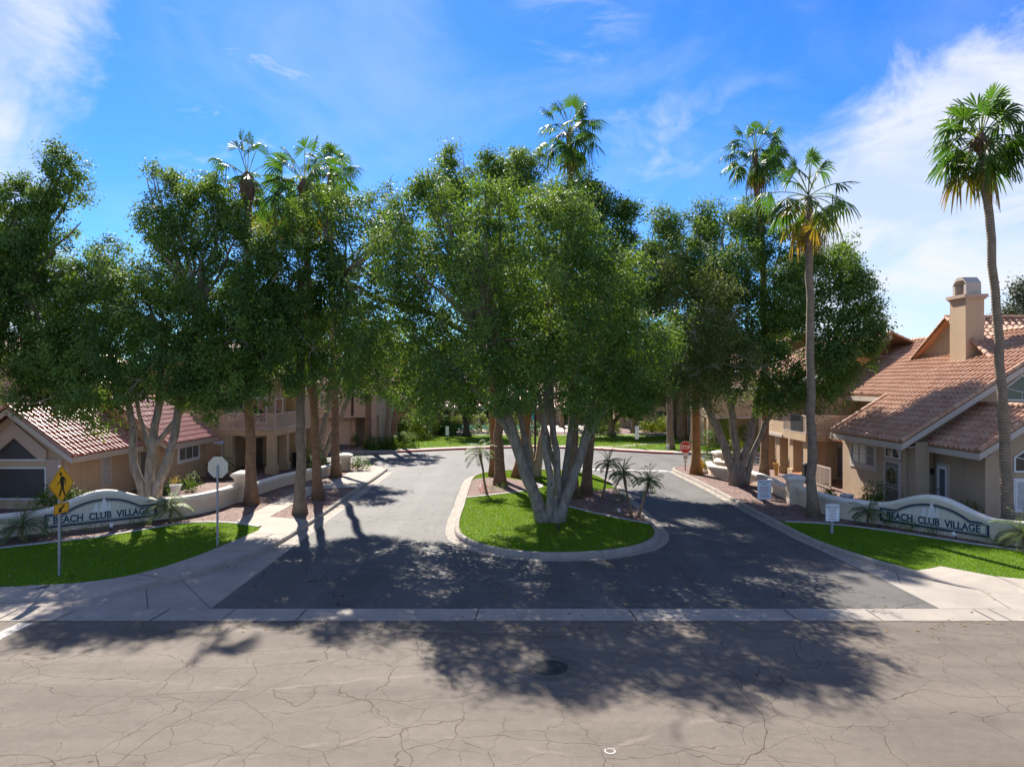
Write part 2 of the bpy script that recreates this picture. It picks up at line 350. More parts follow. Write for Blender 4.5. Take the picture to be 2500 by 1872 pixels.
M['shrub_lime'] = leaf_mat('lime_shrub_leaf', (0.09, 0.17, 0.012), (0.24, 0.30, 0.02), (0.34, 0.42, 0.02), 0.3, 0.6, 0.15)
M['shrub_pale'] = leaf_mat('pale_ground_plant', (0.13, 0.17, 0.06), (0.30, 0.32, 0.12), (0.3, 0.32, 0.08), 0.3, 0.55, 0.3)
M['frond'] = palm_leaf_mat('fan_frond')
M['date'] = leaf_mat('date_frond', (0.09, 0.14, 0.045), (0.21, 0.27, 0.10), (0.2, 0.26, 0.05), 0.3, 0.55, 0.2)
M['water'] = pm('pool_water', (0.03, 0.36, 0.42), (0.05, 0.42, 0.48), 0.6, 0.08, spec=0.6)
M['deck'] = pm('pool_deck', (0.52, 0.46, 0.41), None, 1.0, 0.9)
M['terracotta'] = pm('terracotta', (0.40, 0.16, 0.07), None, 3.0, 0.8)
M['potyellow'] = pm('ochre_clay', (0.60, 0.36, 0.11), None, 3.0, 0.7)
M['hydrant'] = pm('hydrant_yellow', (0.75, 0.42, 0.02), None, 3.0, 0.5)
M['flower_red'] = leaf_mat('red_flower', (0.45, 0.05, 0.02), (0.65, 0.12, 0.04), (0.5, 0.1, 0.05), 0.25)
M['flower_yellow'] = leaf_mat('yellow_flower', (0.45, 0.30, 0.03), (0.65, 0.45, 0.06), (0.5, 0.4, 0.05), 0.25)
M['blue'] = pm('blue_cloth', (0.02, 0.06, 0.22), None, 3.0, 0.8)
M['teal_cloth'] = pm('teal_cloth', (0.02, 0.20, 0.24), None, 3.0, 0.8)
M['lime'] = pm('lime_cloth', (0.40, 0.48, 0.05), None, 3.0, 0.8)
M['rubber'] = pm('black_rubber', (0.02, 0.02, 0.02), None, 5.0, 0.8)
M['wreath'] = pm('dry_wreath', (0.10, 0.08, 0.03), (0.18, 0.12, 0.05), 9.0, 0.9)
M['patch'] = asphalt('dark_patch', (0.075, 0.066, 0.056), (0.11, 0.096, 0.08), (0.03, 0.03, 0.03), amount=0.2)
M['litter'] = leaf_mat('dry_leaf', (0.13, 0.075, 0.03), (0.30, 0.20, 0.07), (0.2, 0.12, 0.04), 0.15, 0.8, 0.2)
# ---------------------------------------------------------------- object helpers
def world_loc(o):
    v = Vector((0, 0, 0))
    while o is not None:
        v += o.location; o = o.parent
    return v
def tag(o, label=None, cat=None, group=None, kind=None):
    if label: o['label'] = label
    if cat: o['category'] = cat
    if group: o['group'] = group
    if kind: o['kind'] = kind
    return o
def empty(name, loc, label, cat, group=None):
    o = bpy.data.objects.new(name, None); COL.objects.link(o); o.location = loc
    o.empty_display_size = 0.3
    return tag(o, label, cat, group)
def link_mesh(name, me, mat, parent=None, loc=None):
    if mat is not None and not me.materials: me.materials.append(mat)
    o = bpy.data.objects.new(name, me); COL.objects.link(o)
    if parent is not None: o.parent = parent
    if loc is not None: o.location = loc
    return o
def np_mesh(name, V, faces, mat, parent=None, loc=(0, 0, 0), tint=None, smooth=False, mats=None, mi=None):
    """V world coordinates; faces (n,k) array or list; loc: origin when it has no parent"""
    off = world_loc(parent) if parent is not None else Vector(loc)
    V = np.asarray(V, dtype=np.float32) - np.array(off, dtype=np.float32)
    me = bpy.data.meshes.new(name)
    if isinstance(faces, np.ndarray):
        n, k = faces.shape
        me.vertices.add(len(V)); me.vertices.foreach_set('co', V.ravel())
        me.loops.add(n * k); me.loops.foreach_set('vertex_index', faces.astype(np.int32).ravel())
        me.polygons.add(n); me.polygons.foreach_set('loop_start', np.arange(0, n * k, k, dtype=np.int32))
        try: me.polygons.foreach_set('loop_total', np.full(n, k, dtype=np.int32))
        except Exception: pass
        me.update(calc_edges=True)
    else:
        me.from_pydata([tuple(map(float, p)) for p in V], [], faces); me.update()
    if tint is not None:
        a = me.attributes.new('tint', 'FLOAT', 'FACE'); a.data.foreach_set('value', np.asarray(tint, dtype=np.float32))
    if mats:
        for m_ in mats: me.materials.append(m_)
        me.polygons.foreach_set('material_index', np.asarray(mi, dtype=np.int32))
    if smooth:
        me.polygons.foreach_set('use_smooth', np.ones(len(me.polygons), dtype=bool))
    return link_mesh(name, me, mat, parent, None if parent is not None else loc)
class MB:
    """collects pieces in world coordinates, built as one mesh"""
    def __init__(s, frame=None): s.v = []; s.f = []; s.m = frame
    def pt(s, p):
        p = Vector(p)
        if s.m is not None: p = s.m @ p
        s.v.append(p); return len(s.v) - 1
    def face(s, pts): s.f.append([s.pt(p) for p in pts])
    def box(s, x0, x1, y0, y1, z0, z1):
        if x0 > x1: x0, x1 = x1, x0
        if y0 > y1: y0, y1 = y1, y0
        if z0 > z1: z0, z1 = z1, z0
        i = [s.pt(p) for p in ((x0, y0, z0), (x1, y0, z0), (x1, y1, z0), (x0, y1, z0), (x0, y0, z1), (x1, y0, z1), (x1, y1, z1), (x0, y1, z1))]
        for q in ((0, 3, 2, 1), (4, 5, 6, 7), (0, 1, 5, 4), (1, 2, 6, 5), (2, 3, 7, 6), (3, 0, 4, 7)): s.f.append([i[k] for k in q])
        return s
    def prism(s, pts, d):
        """polygon (3-D points) extruded by vector d"""
        d = Vector(d); n = len(pts)
        a = [s.pt(p) for p in pts]; b = [s.pt(Vector(p) + d) for p in pts]
        s.f.append(a[::-1]); s.f.append(b)
        for k in range(n): s.f.append([a[k], a[(k + 1) % n], b[(k + 1) % n], b[k]])
        return s
    def tube(s, pts, rad, n=8, cap=True, up=None):
        pts = [Vector(p) for p in pts]
        if isinstance(rad, (int, float)): rad = [rad] * len(pts)
        rings = []
        ref = None
        for k, p in enumerate(pts):
            t = (pts[min(k + 1, len(pts) - 1)] - pts[max(k - 1, 0)]).normalized()
            if ref is None:
                ref = Vector((1, 0, 0)) if abs(t.x) < 0.8 else Vector((0, 1, 0))
            a = (ref - t * ref.dot(t)).normalized(); ref = a; b = t.cross(a)
            rings.append([s.pt(p + (a * math.cos(2 * math.pi * j / n) + b * math.sin(2 * math.pi * j / n)) * rad[k]) for j in range(n)])
        for k in range(len(rings) - 1):
            for j in range(n):
                s.f.append([rings[k][j], rings[k][(j + 1) % n], rings[k + 1][(j + 1) % n], rings[k + 1][j]])
        if cap:
            s.f.append(rings[0][::-1]); s.f.append(rings[-1])
        return s
    def lathe(s, c, prof, n=16):
        c = Vector(c); rings = []
        for r, z in prof:
            rings.append([s.pt(c + Vector((r * math.cos(2 * math.pi * j / n), r * math.sin(2 * math.pi * j / n), z))) for j in range(n)])
        for k in range(len(rings) - 1):
            for j in range(n):
                s.f.append([rings[k][j], rings[k][(j + 1) % n], rings[k + 1][(j + 1) % n], rings[k + 1][j]])
        s.f.append(rings[0][::-1]); s.f.append(rings[-1])
        return s
    def build(s, name, mat, parent=None, loc=(0, 0, 0), smooth=False, bevel=0):
        o = np_mesh(name, [tuple(p) for p in s.v], s.f, mat, parent, loc, smooth=smooth)
        if bevel:
            b = o.modifiers.new('bevel', 'BEVEL'); b.width = bevel; b.segments = 2; b.limit_method = 'ANGLE'
        return o
def frame_at(origin, ax, up=(0, 0, 1)):
    """local x along ax, local y pointing into the wall, local z up"""
    ax = Vector(ax).normalized(); up = Vector(up)
    y = up.cross(ax).normalized()
    m = Matrix((ax, y, up)).transposed().to_4x4(); m.translation = Vector(origin)
    return m
def spline(pts, step=0.4, closed=False):
    """Catmull-Rom through points (any dimension), resampled"""
    P = [np.array(p, float) for p in pts]; n = len(P); out = []
    rng = range(n if closed else n - 1)
    for i in rng:
        if closed: a, b, c, d = P[(i - 1) % n], P[i], P[(i + 1) % n], P[(i + 2) % n]
        else: a, b, c, d = P[max(i - 1, 0)], P[i], P[i + 1], P[min(i + 2, n - 1)]
        L = np.linalg.norm(c - b); k = max(1, int(L / step))
        if L > 12: k = 4
        # centripetal-like tangents limited by segment length
        la, lb = max(np.linalg.norm(b - a), 1e-6), max(np.linalg.norm(d - c), 1e-6)
        m1 = (c - a) / (la + L) * L if la > 1e-5 else (c - b)
        m2 = (d - b) / (lb + L) * L if lb > 1e-5 else (c - b)
        for j in range(k):
            t = j / k
            h = ((2 * t**3 - 3 * t**2 + 1), (t**3 - 2 * t**2 + t), (-2 * t**3 + 3 * t**2), (t**3 - t**2))
            out.append(h[0] * b + h[1] * m1 + h[2] * c + h[3] * m2)
    if not closed: out.append(P[-1])
    return out
def poly_sheet(name, pts, z, mat, kind='structure', thick=0.0, parent=None):
    mb = MB()
    if thick: mb.prism([(p[0], p[1], z - thick) for p in pts], (0, 0, thick))
    else: mb.face([(p[0], p[1], z) for p in pts])
    me = mb.build(name, mat, parent)
    # make the normals point up
    bm = bmesh.new(); bm.from_mesh(me.data)
    bmesh.ops.recalc_face_normals(bm, faces=bm.faces)
    if not thick:
        for f in bm.faces:
            if f.normal.z < 0: f.normal_flip()
    bm.to_mesh(me.data); bm.free()
    if parent is None: tag(me, kind=kind)
    return me
def area2(pts):
    return sum(pts[i][0] * pts[(i + 1) % len(pts)][1] - pts[(i + 1) % len(pts)][0] * pts[i][1] for i in range(len(pts)))
def offset_line(pts, d, closed=False):
    """offset to the left of travel by d"""
    n = len(pts); out = []
    for i in range(n):
        a = np.array(pts[(i - 1) % n if closed else max(i - 1, 0)][:2]); c = np.array(pts[(i + 1) % n if closed else min(i + 1, n - 1)][:2])
        t = c - a; t = t / max(np.linalg.norm(t), 1e-9)
        out.append((pts[i][0] - t[1] * d, pts[i][1] + t[0] * d))
    return out
def sweep(name, line, prof, mat, closed=False, kind='structure', parent=None, zs=None, smooth=False):
    """profile points (offset to the left, height) swept along a ground line; zs scales heights per point"""
    offs = [offset_line(line, o, closed) for o, h in prof]
    n = len(line); k = len(prof); V = []; Fc = []
    for i in range(n):
        for j in range(k):
            h = prof[j][1]
            if zs is not None and h > 0: h = h * zs[i] + 0.004
            V.append((offs[j][i][0], offs[j][i][1], h))
    for i in range(n if closed else n - 1):
        for j in range(k - 1):
            a = i * k + j; b = ((i + 1) % n) * k + j
            Fc.append([a, b, b + 1, a + 1])
    o = np_mesh(name, V, Fc, mat, parent, smooth=smooth)
    bm = bmesh.new(); bm.from_mesh(o.data); bmesh.ops.recalc_face_normals(bm, faces=bm.faces); bm.to_mesh(o.data); bm.free()
    if parent is None: tag(o, kind=kind)
    return o
def text_mesh(name, body, mat, parent, frame, width, height, extrude=0.006, bold=0.0, depth=0.0, weight_h=None):
    """word laid in the frame's x/z plane, centred on the frame's origin, scaled to width and height"""
    cu = bpy.data.curves.new('letters', 'FONT'); cu.body = body; cu.align_x = 'CENTER'; cu.align_y = 'CENTER'
    cu.extrude = 0.02; cu.offset = bold; cu.resolution_u = 4
    to = bpy.data.objects.new('letters', cu); COL.objects.link(to)
    bpy.context.view_layer.update()
    me = bpy.data.meshes.new_from_object(to.evaluated_get(bpy.context.evaluated_depsgraph_get()))
    bpy.data.objects.remove(to); bpy.data.curves.remove(cu)
    n = len(me.vertices); a = np.empty(n * 3, np.float32); me.vertices.foreach_get('co', a); a = a.reshape(-1, 3)
    lo, hi = a.min(0), a.max(0)
    s = (hi - lo); c = (hi + lo) / 2
    L = np.empty_like(a)
    L[:, 0] = (a[:, 0] - c[0]) / s[0] * width
    L[:, 2] = (a[:, 1] - c[1]) / s[1] * height
    L[:, 1] = -(a[:, 2] - lo[2]) / max(s[2], 1e-6) * extrude - depth
    m = np.array(frame)
    Wd = L @ m[:3, :3].T + m[:3, 3]
    off = np.array(world_loc(parent)) if parent is not None else np.zeros(3)
    me.vertices.foreach_set('co', (Wd - off).astype(np.float32).ravel()); me.update()
    me.materials.clear()
    return link_mesh(name, me, mat, parent)
def inside(pts, X, Y):
    P = np.array([(p[0], p[1]) for p in pts]); n = len(P); r = np.zeros(len(X), bool); j = n - 1
    for i in range(n):
        xi, yi = P[i]; xj, yj = P[j]
        c = ((yi > Y) != (yj > Y)) & (X < (xj - xi) * (Y - yi) / ((yj - yi) + 1e-12) + xi)
        r ^= c; j = i
    return r
def grass(name, pts, z, density, h, w, seed, label=None, exclude=()):
    rng = np.random.default_rng(seed)
    P = np.array([(p[0], p[1]) for p in pts]); lo, hi = P.min(0), P.max(0)
    n = int((hi[0] - lo[0]) * (hi[1] - lo[1]) * density)
    X = rng.uniform(lo[0], hi[0], n); Y = rng.uniform(lo[1], hi[1], n)
    k = inside(pts, X, Y)
    for e in exclude: k &= ~inside(e, X, Y)
    X, Y = X[k], Y[k]; n = len(X)
    a = rng.uniform(0, 2 * np.pi, n); hh = h * rng.uniform(0.5, 1.2, n); ln = rng.uniform(-0.6, 0.6, (n, 2)) * hh[:, None]
    dx, dy = np.cos(a) * w / 2, np.sin(a) * w / 2
    V = np.empty((n, 3, 3))
    V[:, 0] = np.stack([X - dx, Y - dy, np.full(n, z)], 1); V[:, 1] = np.stack([X + dx, Y + dy, np.full(n, z)], 1)
    V[:, 2] = np.stack([X + ln[:, 0], Y + ln[:, 1], z + hh], 1)
    o = np_mesh(name, V.reshape(-1, 3), np.arange(3 * n).reshape(-1, 3), M['blade'], tint=rng.uniform(0, 1, n))
    tag(o, label, 'grass', kind='stuff')
    return o
# ---------------------------------------------------------------- foliage
def leaf_cloud(rng, blobs, per_m2=2.2, leaves=60, size=0.13, spread=0.34, lump=0.28, up=0.45, aspect=0.5, inner=0.25, shoots=0.0, sh_len=1.0):
    """blobs: (x,y,z,rx,ry,rz[,density]) -> leaf quads (V, faces, tint)"""
    Cs, Ds, Ts = [], [], []
    B = [tuple(b) + (1.0,) * (7 - len(b)) for b in blobs]
    for bi, (x, y, z, rx, ry, rz, den) in enumerate(B):
        ra = (rx * ry + ry * rz + rx * rz) / 3
        n = max(6, int(4 * math.pi * ra * per_m2 * den))
        d = rng.normal(size=(n, 3)); d /= np.linalg.norm(d, axis=1)[:, None]
        k = rng.normal(size=(5, 3)) * 3.2; ph = rng.uniform(0, 6.28, 5)
        lum = sum(np.sin(d @ k[i] + ph[i]) for i in range(5)) / 5
        rad = 0.86 + lump * lum + rng.normal(0, 0.09, n)
        ins = rng.random(n) < inner
        rad[ins] *= rng.uniform(0.3, 0.9, ins.sum())
        c = np.array([x, y, z]) + d * np.array([rx, ry, rz]) * rad[:, None]
        keep = np.ones(n, bool)
        for bj, o in enumerate(B):
            if bj == bi: continue
            q = (c - np.array(o[:3])) / np.array(o[3:6])
            keep &= ~((np.linalg.norm(q, axis=1) < 0.62) & (rng.random(n) < 0.8))
        Cs.append(c[keep]); Ds.append(d[keep]); Ts.append(np.clip(rng.normal(0.32, 0.22, keep.sum()) + lum[keep] * 0.25, 0, 1))
    C = np.concatenate(Cs); D = np.concatenate(Ds); T = np.concatenate(Ts)
    if shoots:                      # sprigs that break the outline
        k = np.flatnonzero((rng.random(len(C)) < shoots) & (D[:, 2] > 0.1))
        for st in (0.22, 0.45, 0.68):
            C = np.concatenate([C, C[k] + (D[k] * .5 + np.array([0, 0, .6]) + rng.normal(0, .12, (len(k), 3))) * st * sh_len]); D = np.concatenate([D, D[k]]); T = np.concatenate([T, np.clip(T[k] + .1, 0, 1)])
    nsh = 3 * len(k) if shoots else 0
    lam = leaves * rng.uniform(0.5, 1.4, len(C)); lam[len(C) - nsh:] *= .22
    cnt = rng.poisson(lam)
    idx = np.repeat(np.arange(len(C)), cnt); n = len(idx)
    g = rng.normal(size=(n, 3))
    sc_ = spread * rng.uniform(0.7, 1.25, len(C)); sc_[len(C) - nsh:] *= .45; sc = sc_[idx]
    p = C[idx] + g * sc[:, None] * np.array([1, 1, 0.8])
    nr = D[idx] * 0.9 + np.array([0, 0, up]) + rng.normal(size=(n, 3)) * 0.48
    nr /= np.linalg.norm(nr, axis=1)[:, None]
    t = rng.normal(size=(n, 3)) + np.array([0, 0, -0.5]); t -= nr * (t * nr).sum(1)[:, None]; t /= np.linalg.norm(t, axis=1)[:, None]
    b = np.cross(nr, t)
    L = size * rng.uniform(0.65, 1.3, n); Wd = L * aspect
    V = np.empty((n, 4, 3))
    V[:, 0] = p - t * (L / 2)[:, None]; V[:, 2] = p + t * (L / 2)[:, None] - nr * (L * 0.12)[:, None]
    V[:, 1] = p + b * (Wd / 2)[:, None]; V[:, 3] = p - b * (Wd / 2)[:, None]
    tint = np.clip(T[idx] + rng.normal(0, 0.16, n), 0, 1)
    return V.reshape(-1, 3), np.arange(4 * n).reshape(-1, 4), tint
def lobes(rng, blobs, n=7, k=0.5):
    """billows: smaller masses budding from every foliage mass, mostly on its upper half"""
    out = []
    for b in blobs:
        x, y, z, rx, ry, rz = b[:6]; den = b[6] if len(b) > 6 else 1.0
        out.append((x, y, z, rx * .72, ry * .72, rz * .72, .5 * den))
        if min(rx, rz) < 0.7: continue
        for i in range(n):
            d = rng.normal(size=3) + np.array([0, -.15, .25]); d /= np.linalg.norm(d); q = rng.uniform(.3, .55) * (k / .5)
            out.append((x + d[0] * rx * .8, y + d[1] * ry * .8, z + d[2] * rz * .82, rx * q, ry * q, rz * q * 1.3, den * 1.1))
    return out
def wobble(a, b, n, amp, rng, bow=(0, 0, 0)):
    a, b = np.array(a, float), np.array(b, float); out = []
    for i in range(n + 1):
        t = i / n; p = a * (1 - t) + b * t + np.array(bow) * math.sin(math.pi * t)
        if 0 < i < n: p = p + rng.normal(0, amp, 3) * np.array([1, 1, 0.3])
        out.append(p)
    return out
def tree(name, label, base, limbs, blobs, seed, bark='bark', leaf='ficus', group=None, cat='tree', twigs=0, flare=1.5, **kw):
    """limbs: list of (points, r0, r1) in world coordinates; blobs: foliage masses"""
    rng = np.random.default_rng(seed)
    root = empty(name, base, label, cat, group)
    mb = MB(); tips = []
    for pts, r0, r1 in limbs:
        P = spline(pts, 0.5); n = len(P)
        rad = [r0 + (r1 - r0) * (i / (n - 1)) ** 0.8 for i in range(n)]
        rad = [r * (1 + (flare - 1) * max(0, 1 - i * 0.5 / 0.9) ** 2 if P[0][2] < 0.4 else r) if False else r for i, r in enumerate(rad)]
        if P[0][2] < 0.5:
            rad = [r * (1 + (flare - 1) * math.exp(-(p[2] - P[0][2]) / 0.28)) for r, p in zip(rad, P)]
        P = [p + rng.normal(0, 0.03, 3) for p in P]
        mb.tube(P, rad, 10); tips.append((P[-1], r1))
    for b in blobs:         # inner branches to every foliage mass
        c = np.array(b[:3]); t = min(tips, key=lambda q: np.linalg.norm(q[0] - c))
        for k in range(3):
            e = c + rng.normal(0, 0.38, 3) * np.array(b[3:6])
            P = wobble(t[0], e, 5, 0.16, rng)
            mb.tube(P, [t[1] * 0.75 * (1 - i / 5.5) + 0.012 for i in range(6)], 6)
    mb.build('trunk', M[bark], root, smooth=True)
    if twigs:
        for k in range(twigs):
            tb = MB()
            b = blobs[rng.integers(len(blobs))]; d = rng.normal(size=3); d[1] = -abs(d[1]); d[2] = abs(d[2]) * 0.8; d /= np.linalg.norm(d)
            s = np.array(b[:3]) + d * np.array(b[3:6]) * 0.7; e = s + d * rng.uniform(0.7, 1.6)
            tb.tube(wobble(s, e, 4, 0.06, rng), [0.018, 0.015, 0.011, 0.008, 0.005], 4, cap=False)
            for j in range(5):
                q = s + (e - s) * rng.uniform(0.3, 0.9); f = q + (d + rng.normal(0, 0.7, 3)) * rng.uniform(0.3, 0.7)
                tb.tube(wobble(q, f, 2, 0.04, rng), [0.009, 0.007, 0.004], 3, cap=False)
            tb.build('bare_twig', M['twig'], root)
    V, Fc, ti = leaf_cloud(rng, lobes(rng, blobs), shoots=.035, **kw)
    np_mesh('crown', V, Fc, M[leaf], root, tint=ti)
    return root
# ---------------------------------------------------------------- palms
def fan_crown(rng, c, lean, nf=24, pet=1.4, blade=1.05, dead=0.25, droop=1.0, nseg=21, lo=-70, hi=84):
    V, Fc, T = [], [], []
    c = np.array(c, float)
    def quad(a, b, d, e, t):
        i = len(V); V.extend((a, b, d, e)); Fc.append((i, i + 1, i + 2, i + 3)); T.append(t)
    nf = int(nf * 1.3); blade *= .9
    for k in range(nf):
        q = (k + 0.5) / nf
        elv = math.radians(hi + (lo - hi) * q ** 0.9 + rng.normal(0, 7)); azm = k * 2.39996 + rng.normal(0, 0.25)
        age = max(0.0, (q - (1 - dead)) / dead) if dead else 0
        tone = np.clip(0.06 + 0.3 * max(0, 0.25 - q) * 2 + rng.uniform(0, 0.12) + age * rng.uniform(0.25, 0.8), 0, 1)
        L = pet * rng.uniform(0.75, 1.15); Bl = blade * rng.uniform(0.78, 1.12) * (0.85 if q < 0.1 else 1)
        # petiole: starts at elevation, bends down
        P = [c + np.array([0, 0, -0.25 * q])]
        e = elv
        for s in range(4):
            d = np.array([math.cos(e) * math.cos(azm), math.cos(e) * math.sin(azm), math.sin(e)])
            P.append(P[-1] + d * L / 4); e -= 0.13 * droop * max(0.1, math.cos(e))
        d = np.array([math.cos(e) * math.cos(azm), math.cos(e) * math.sin(azm), math.sin(e)])
        s_ = np.cross(d, [0, 0, 1.0]); s_ = s_ / max(np.linalg.norm(s_), 1e-4) if np.linalg.norm(s_) > 0.05 else np.array([math.sin(azm), -math.cos(azm), 0])
        roll = rng.normal(0, 0.6); nrm = np.cross(s_, d); s_ = s_ * math.cos(roll) + nrm * math.sin(roll); nrm = np.cross(s_, d)
        w = 0.024
        for a, b in zip(P[:-1], P[1:]):
            quad(a - s_ * w, a + s_ * w, b + s_ * w * 0.8, b - s_ * w * 0.8, min(1, 0.38 + tone * 0.3))
            quad(a - nrm * w, a + nrm * w, b + nrm * w * 0.8, b - nrm * w * 0.8, min(1, 0.38 + tone * 0.3))
        h = P[-1]; span = math.radians(rng.uniform(100, 130)); fold = rng.uniform(0.1, 0.45); tipd = rng.uniform(0.35, 1.25) * (1 + age) * (0.35 if q < .12 else 1)
        miss = rng.random(nseg) < 0.10 + 0.25 * age
        R_ = (0.05, 0.35, 0.64, 0.84, 1.0)
        for i in range(nseg):
            if miss[i]: continue
            th = -span + 2 * span * (i + 0.5) / nseg; dth = span / nseg
            ln = Bl * (0.62 + 0.38 * math.cos(th * 0.62)) * rng.uniform(0.9, 1.05)
            rows = []
            for r in R_:
                rr = r * ln; ww = dth * (1.05 if r < 0.5 else (0.86 if r < .7 else (0.42 if r < .9 else 0.03)))
                ax = d * math.cos(th) + s_ * math.sin(th); tx = -d * math.sin(th) + s_ * math.cos(th)
                g = nrm * (-fold * rr * abs(math.sin(th))) + np.array([0, 0, -1]) * (tipd * 1.1 * ln * max(0, r - 0.45) ** 2 * (1.1 + 0.6 * abs(math.sin(th))) * droop)
                ctr = h + ax * rr + g; pl = nrm * (0.02 if i % 2 else -0.02) * min(1, r * 2)
                rows.append((ctr - tx * rr * ww + pl * 0, ctr + tx * rr * ww + pl, ))
            for j in range(4):
                tt = np.clip(tone + (0.0, 0.02, 0.08, 0.2)[j] * (1 + 2 * age) * rng.uniform(0.2, 1.2), 0, 1)
                quad(rows[j][0], rows[j][1], rows[j + 1][1], rows[j + 1][0], tt)
    return np.array(V), np.array(Fc), np.array(T)
def fan_palm(label, base, top, r0, r1, seed, group, bark='palm', boot=0.0, name='fan_palm', bow=(0, 0, 0), **kw):
    rng = np.random.default_rng(seed)
    root = empty(name, base, label, 'palm tree', group)
    n = 16; P = wobble(base, top, n, 0.03, rng, bow); rad = []
    for i in range(n + 1):
        t = i / n; r = r0 + (r1 - r0) * min(1, t * 1.6) ** 0.6
        r += r0 * 0.45 * math.exp(-t * (top[2] - base[2]) / 0.45)
        rad.append(r)
    mb = MB(); mb.tube([p for p in P], rad, 14); mb.build('trunk', M[bark], root, smooth=True)
    if boot:
        hb = MB(); t = np.array(top)
        hb.lathe(t, [(r1 * 1.05, -boot), (r1 * 1.7, -boot * 0.7), (r1 * 2.1, -boot * 0.25), (r1 * 1.6, 0.05), (r1 * 0.7, 0.3)], 12)
        for k in range(26):
            a = rng.uniform(0, 6.28); z = rng.uniform(-boot, 0); d = np.array([math.cos(a), math.sin(a), 0])
            s = t + d * r1 * 1.5 + np.array([0, 0, z]); hb.tube([s, s + d * 0.12 + np.array([0, 0, 0.1]), s + d * rng.uniform(0.12, 0.3) + np.array([0, 0, rng.uniform(-0.35, 0.15)])], [0.035, 0.025, 0.01], 4)
        hb.build('husk', M['husk'], root)
    V, Fc, T = fan_crown(rng, np.array(top) + np.array([0, 0, 0.1]), 0, **kw)
    np_mesh('crown', V, Fc, M['frond'], root, tint=T)
    return root
def date_palm(label, base, h, seed, group, nf=16, length=1.0, lean=(0, 0), stems=1, mat='date', name='small_date_palm', width=0.22):
    rng = np.random.default_rng(seed)
    root = empty(name, base, label, 'small palm', group)
    b = np.array(base, float); top = b + np.array([lean[0], lean[1], h])
    mb = MB(); mb.tube(wobble(b, top, 5, 0.02, rng), [0.08, 0.06, 0.052, 0.05, 0.06, 0.07], 8); mb.build('trunk', M['palm'], root, smooth=True)
    V, Fc, T = [], [], []
    for k in range(nf):
        q = (k + .5) / nf; e = math.radians(80 - 75 * q + rng.normal(0, 8)); a = k * 2.39996 + rng.normal(0, .2); P = [top.copy()]; D = []
        L = length * rng.uniform(.8, 1.15); m = 12; tone = rng.uniform(0.1, 0.8)
        for s in range(m):
            d = np.array([math.cos(e) * math.cos(a), math.cos(e) * math.sin(a), math.sin(e)]); D.append(d)
            P.append(P[-1] + d * L / m); e -= 0.17 * max(.2, math.cos(e))
        sd_ = np.array([math.sin(a), -math.cos(a), 0])
        for s in range(m):
            i = len(V); V += [P[s] - sd_ * .01, P[s] + sd_ * .01, P[s + 1] + sd_ * .008, P[s + 1] - sd_ * .008]; Fc.append((i, i + 1, i + 2, i + 3)); T.append(tone)
            if s < 1: continue
            for sg in (-1, 1):
                for sub in (0, .25, .5, .75):
                    p = P[s] * (1 - sub) + P[s + 1] * sub; ll = width * math.sin(math.pi * min(.97, (s + sub) / m * .85 + .15)) ** .6 * rng.uniform(.8, 1.15)
                    v = sd_ * sg * .85 + D[s] * .55 + np.array([0, 0, .12 - .35 * rng.random()]); v /= np.linalg.norm(v)
                    wv = np.cross(v, [0, 0, 1]) * .011
                    tip = p + v * ll + np.array([0, 0, -.2 * ll]); md = p + v * ll * .5
                    i = len(V); V += [p, md + wv, tip, md - wv]; Fc.append((i, i + 1, i + 2, i + 3)); T.append(np.clip(tone + rng.normal(0, .15), 0, 1))
    np_mesh('crown', np.array(V), np.array(Fc), M[mat], root, tint=np.array(T))
    return root
def shrub(label, c, r, seed, mat='shrub', group=None, name='shrub', size=0.07, per=9, leaves=16, cat='shrub', spread=0.11, lump=0.14):
    rng = np.random.default_rng(seed); x, y, z = c; rx, ry, rz = r
    V, Fc, T = leaf_cloud(rng, [(x, y, z + rz * 0.75, rx, ry, rz)], per * 1.5, leaves * 1.3, size, spread * .8, lump, inner=0.35)
    V[:, 2] = np.maximum(V[:, 2], z)
    o = np_mesh(name, V, Fc, M[mat], None, loc=c, tint=T)
    return tag(o, label, cat, group)
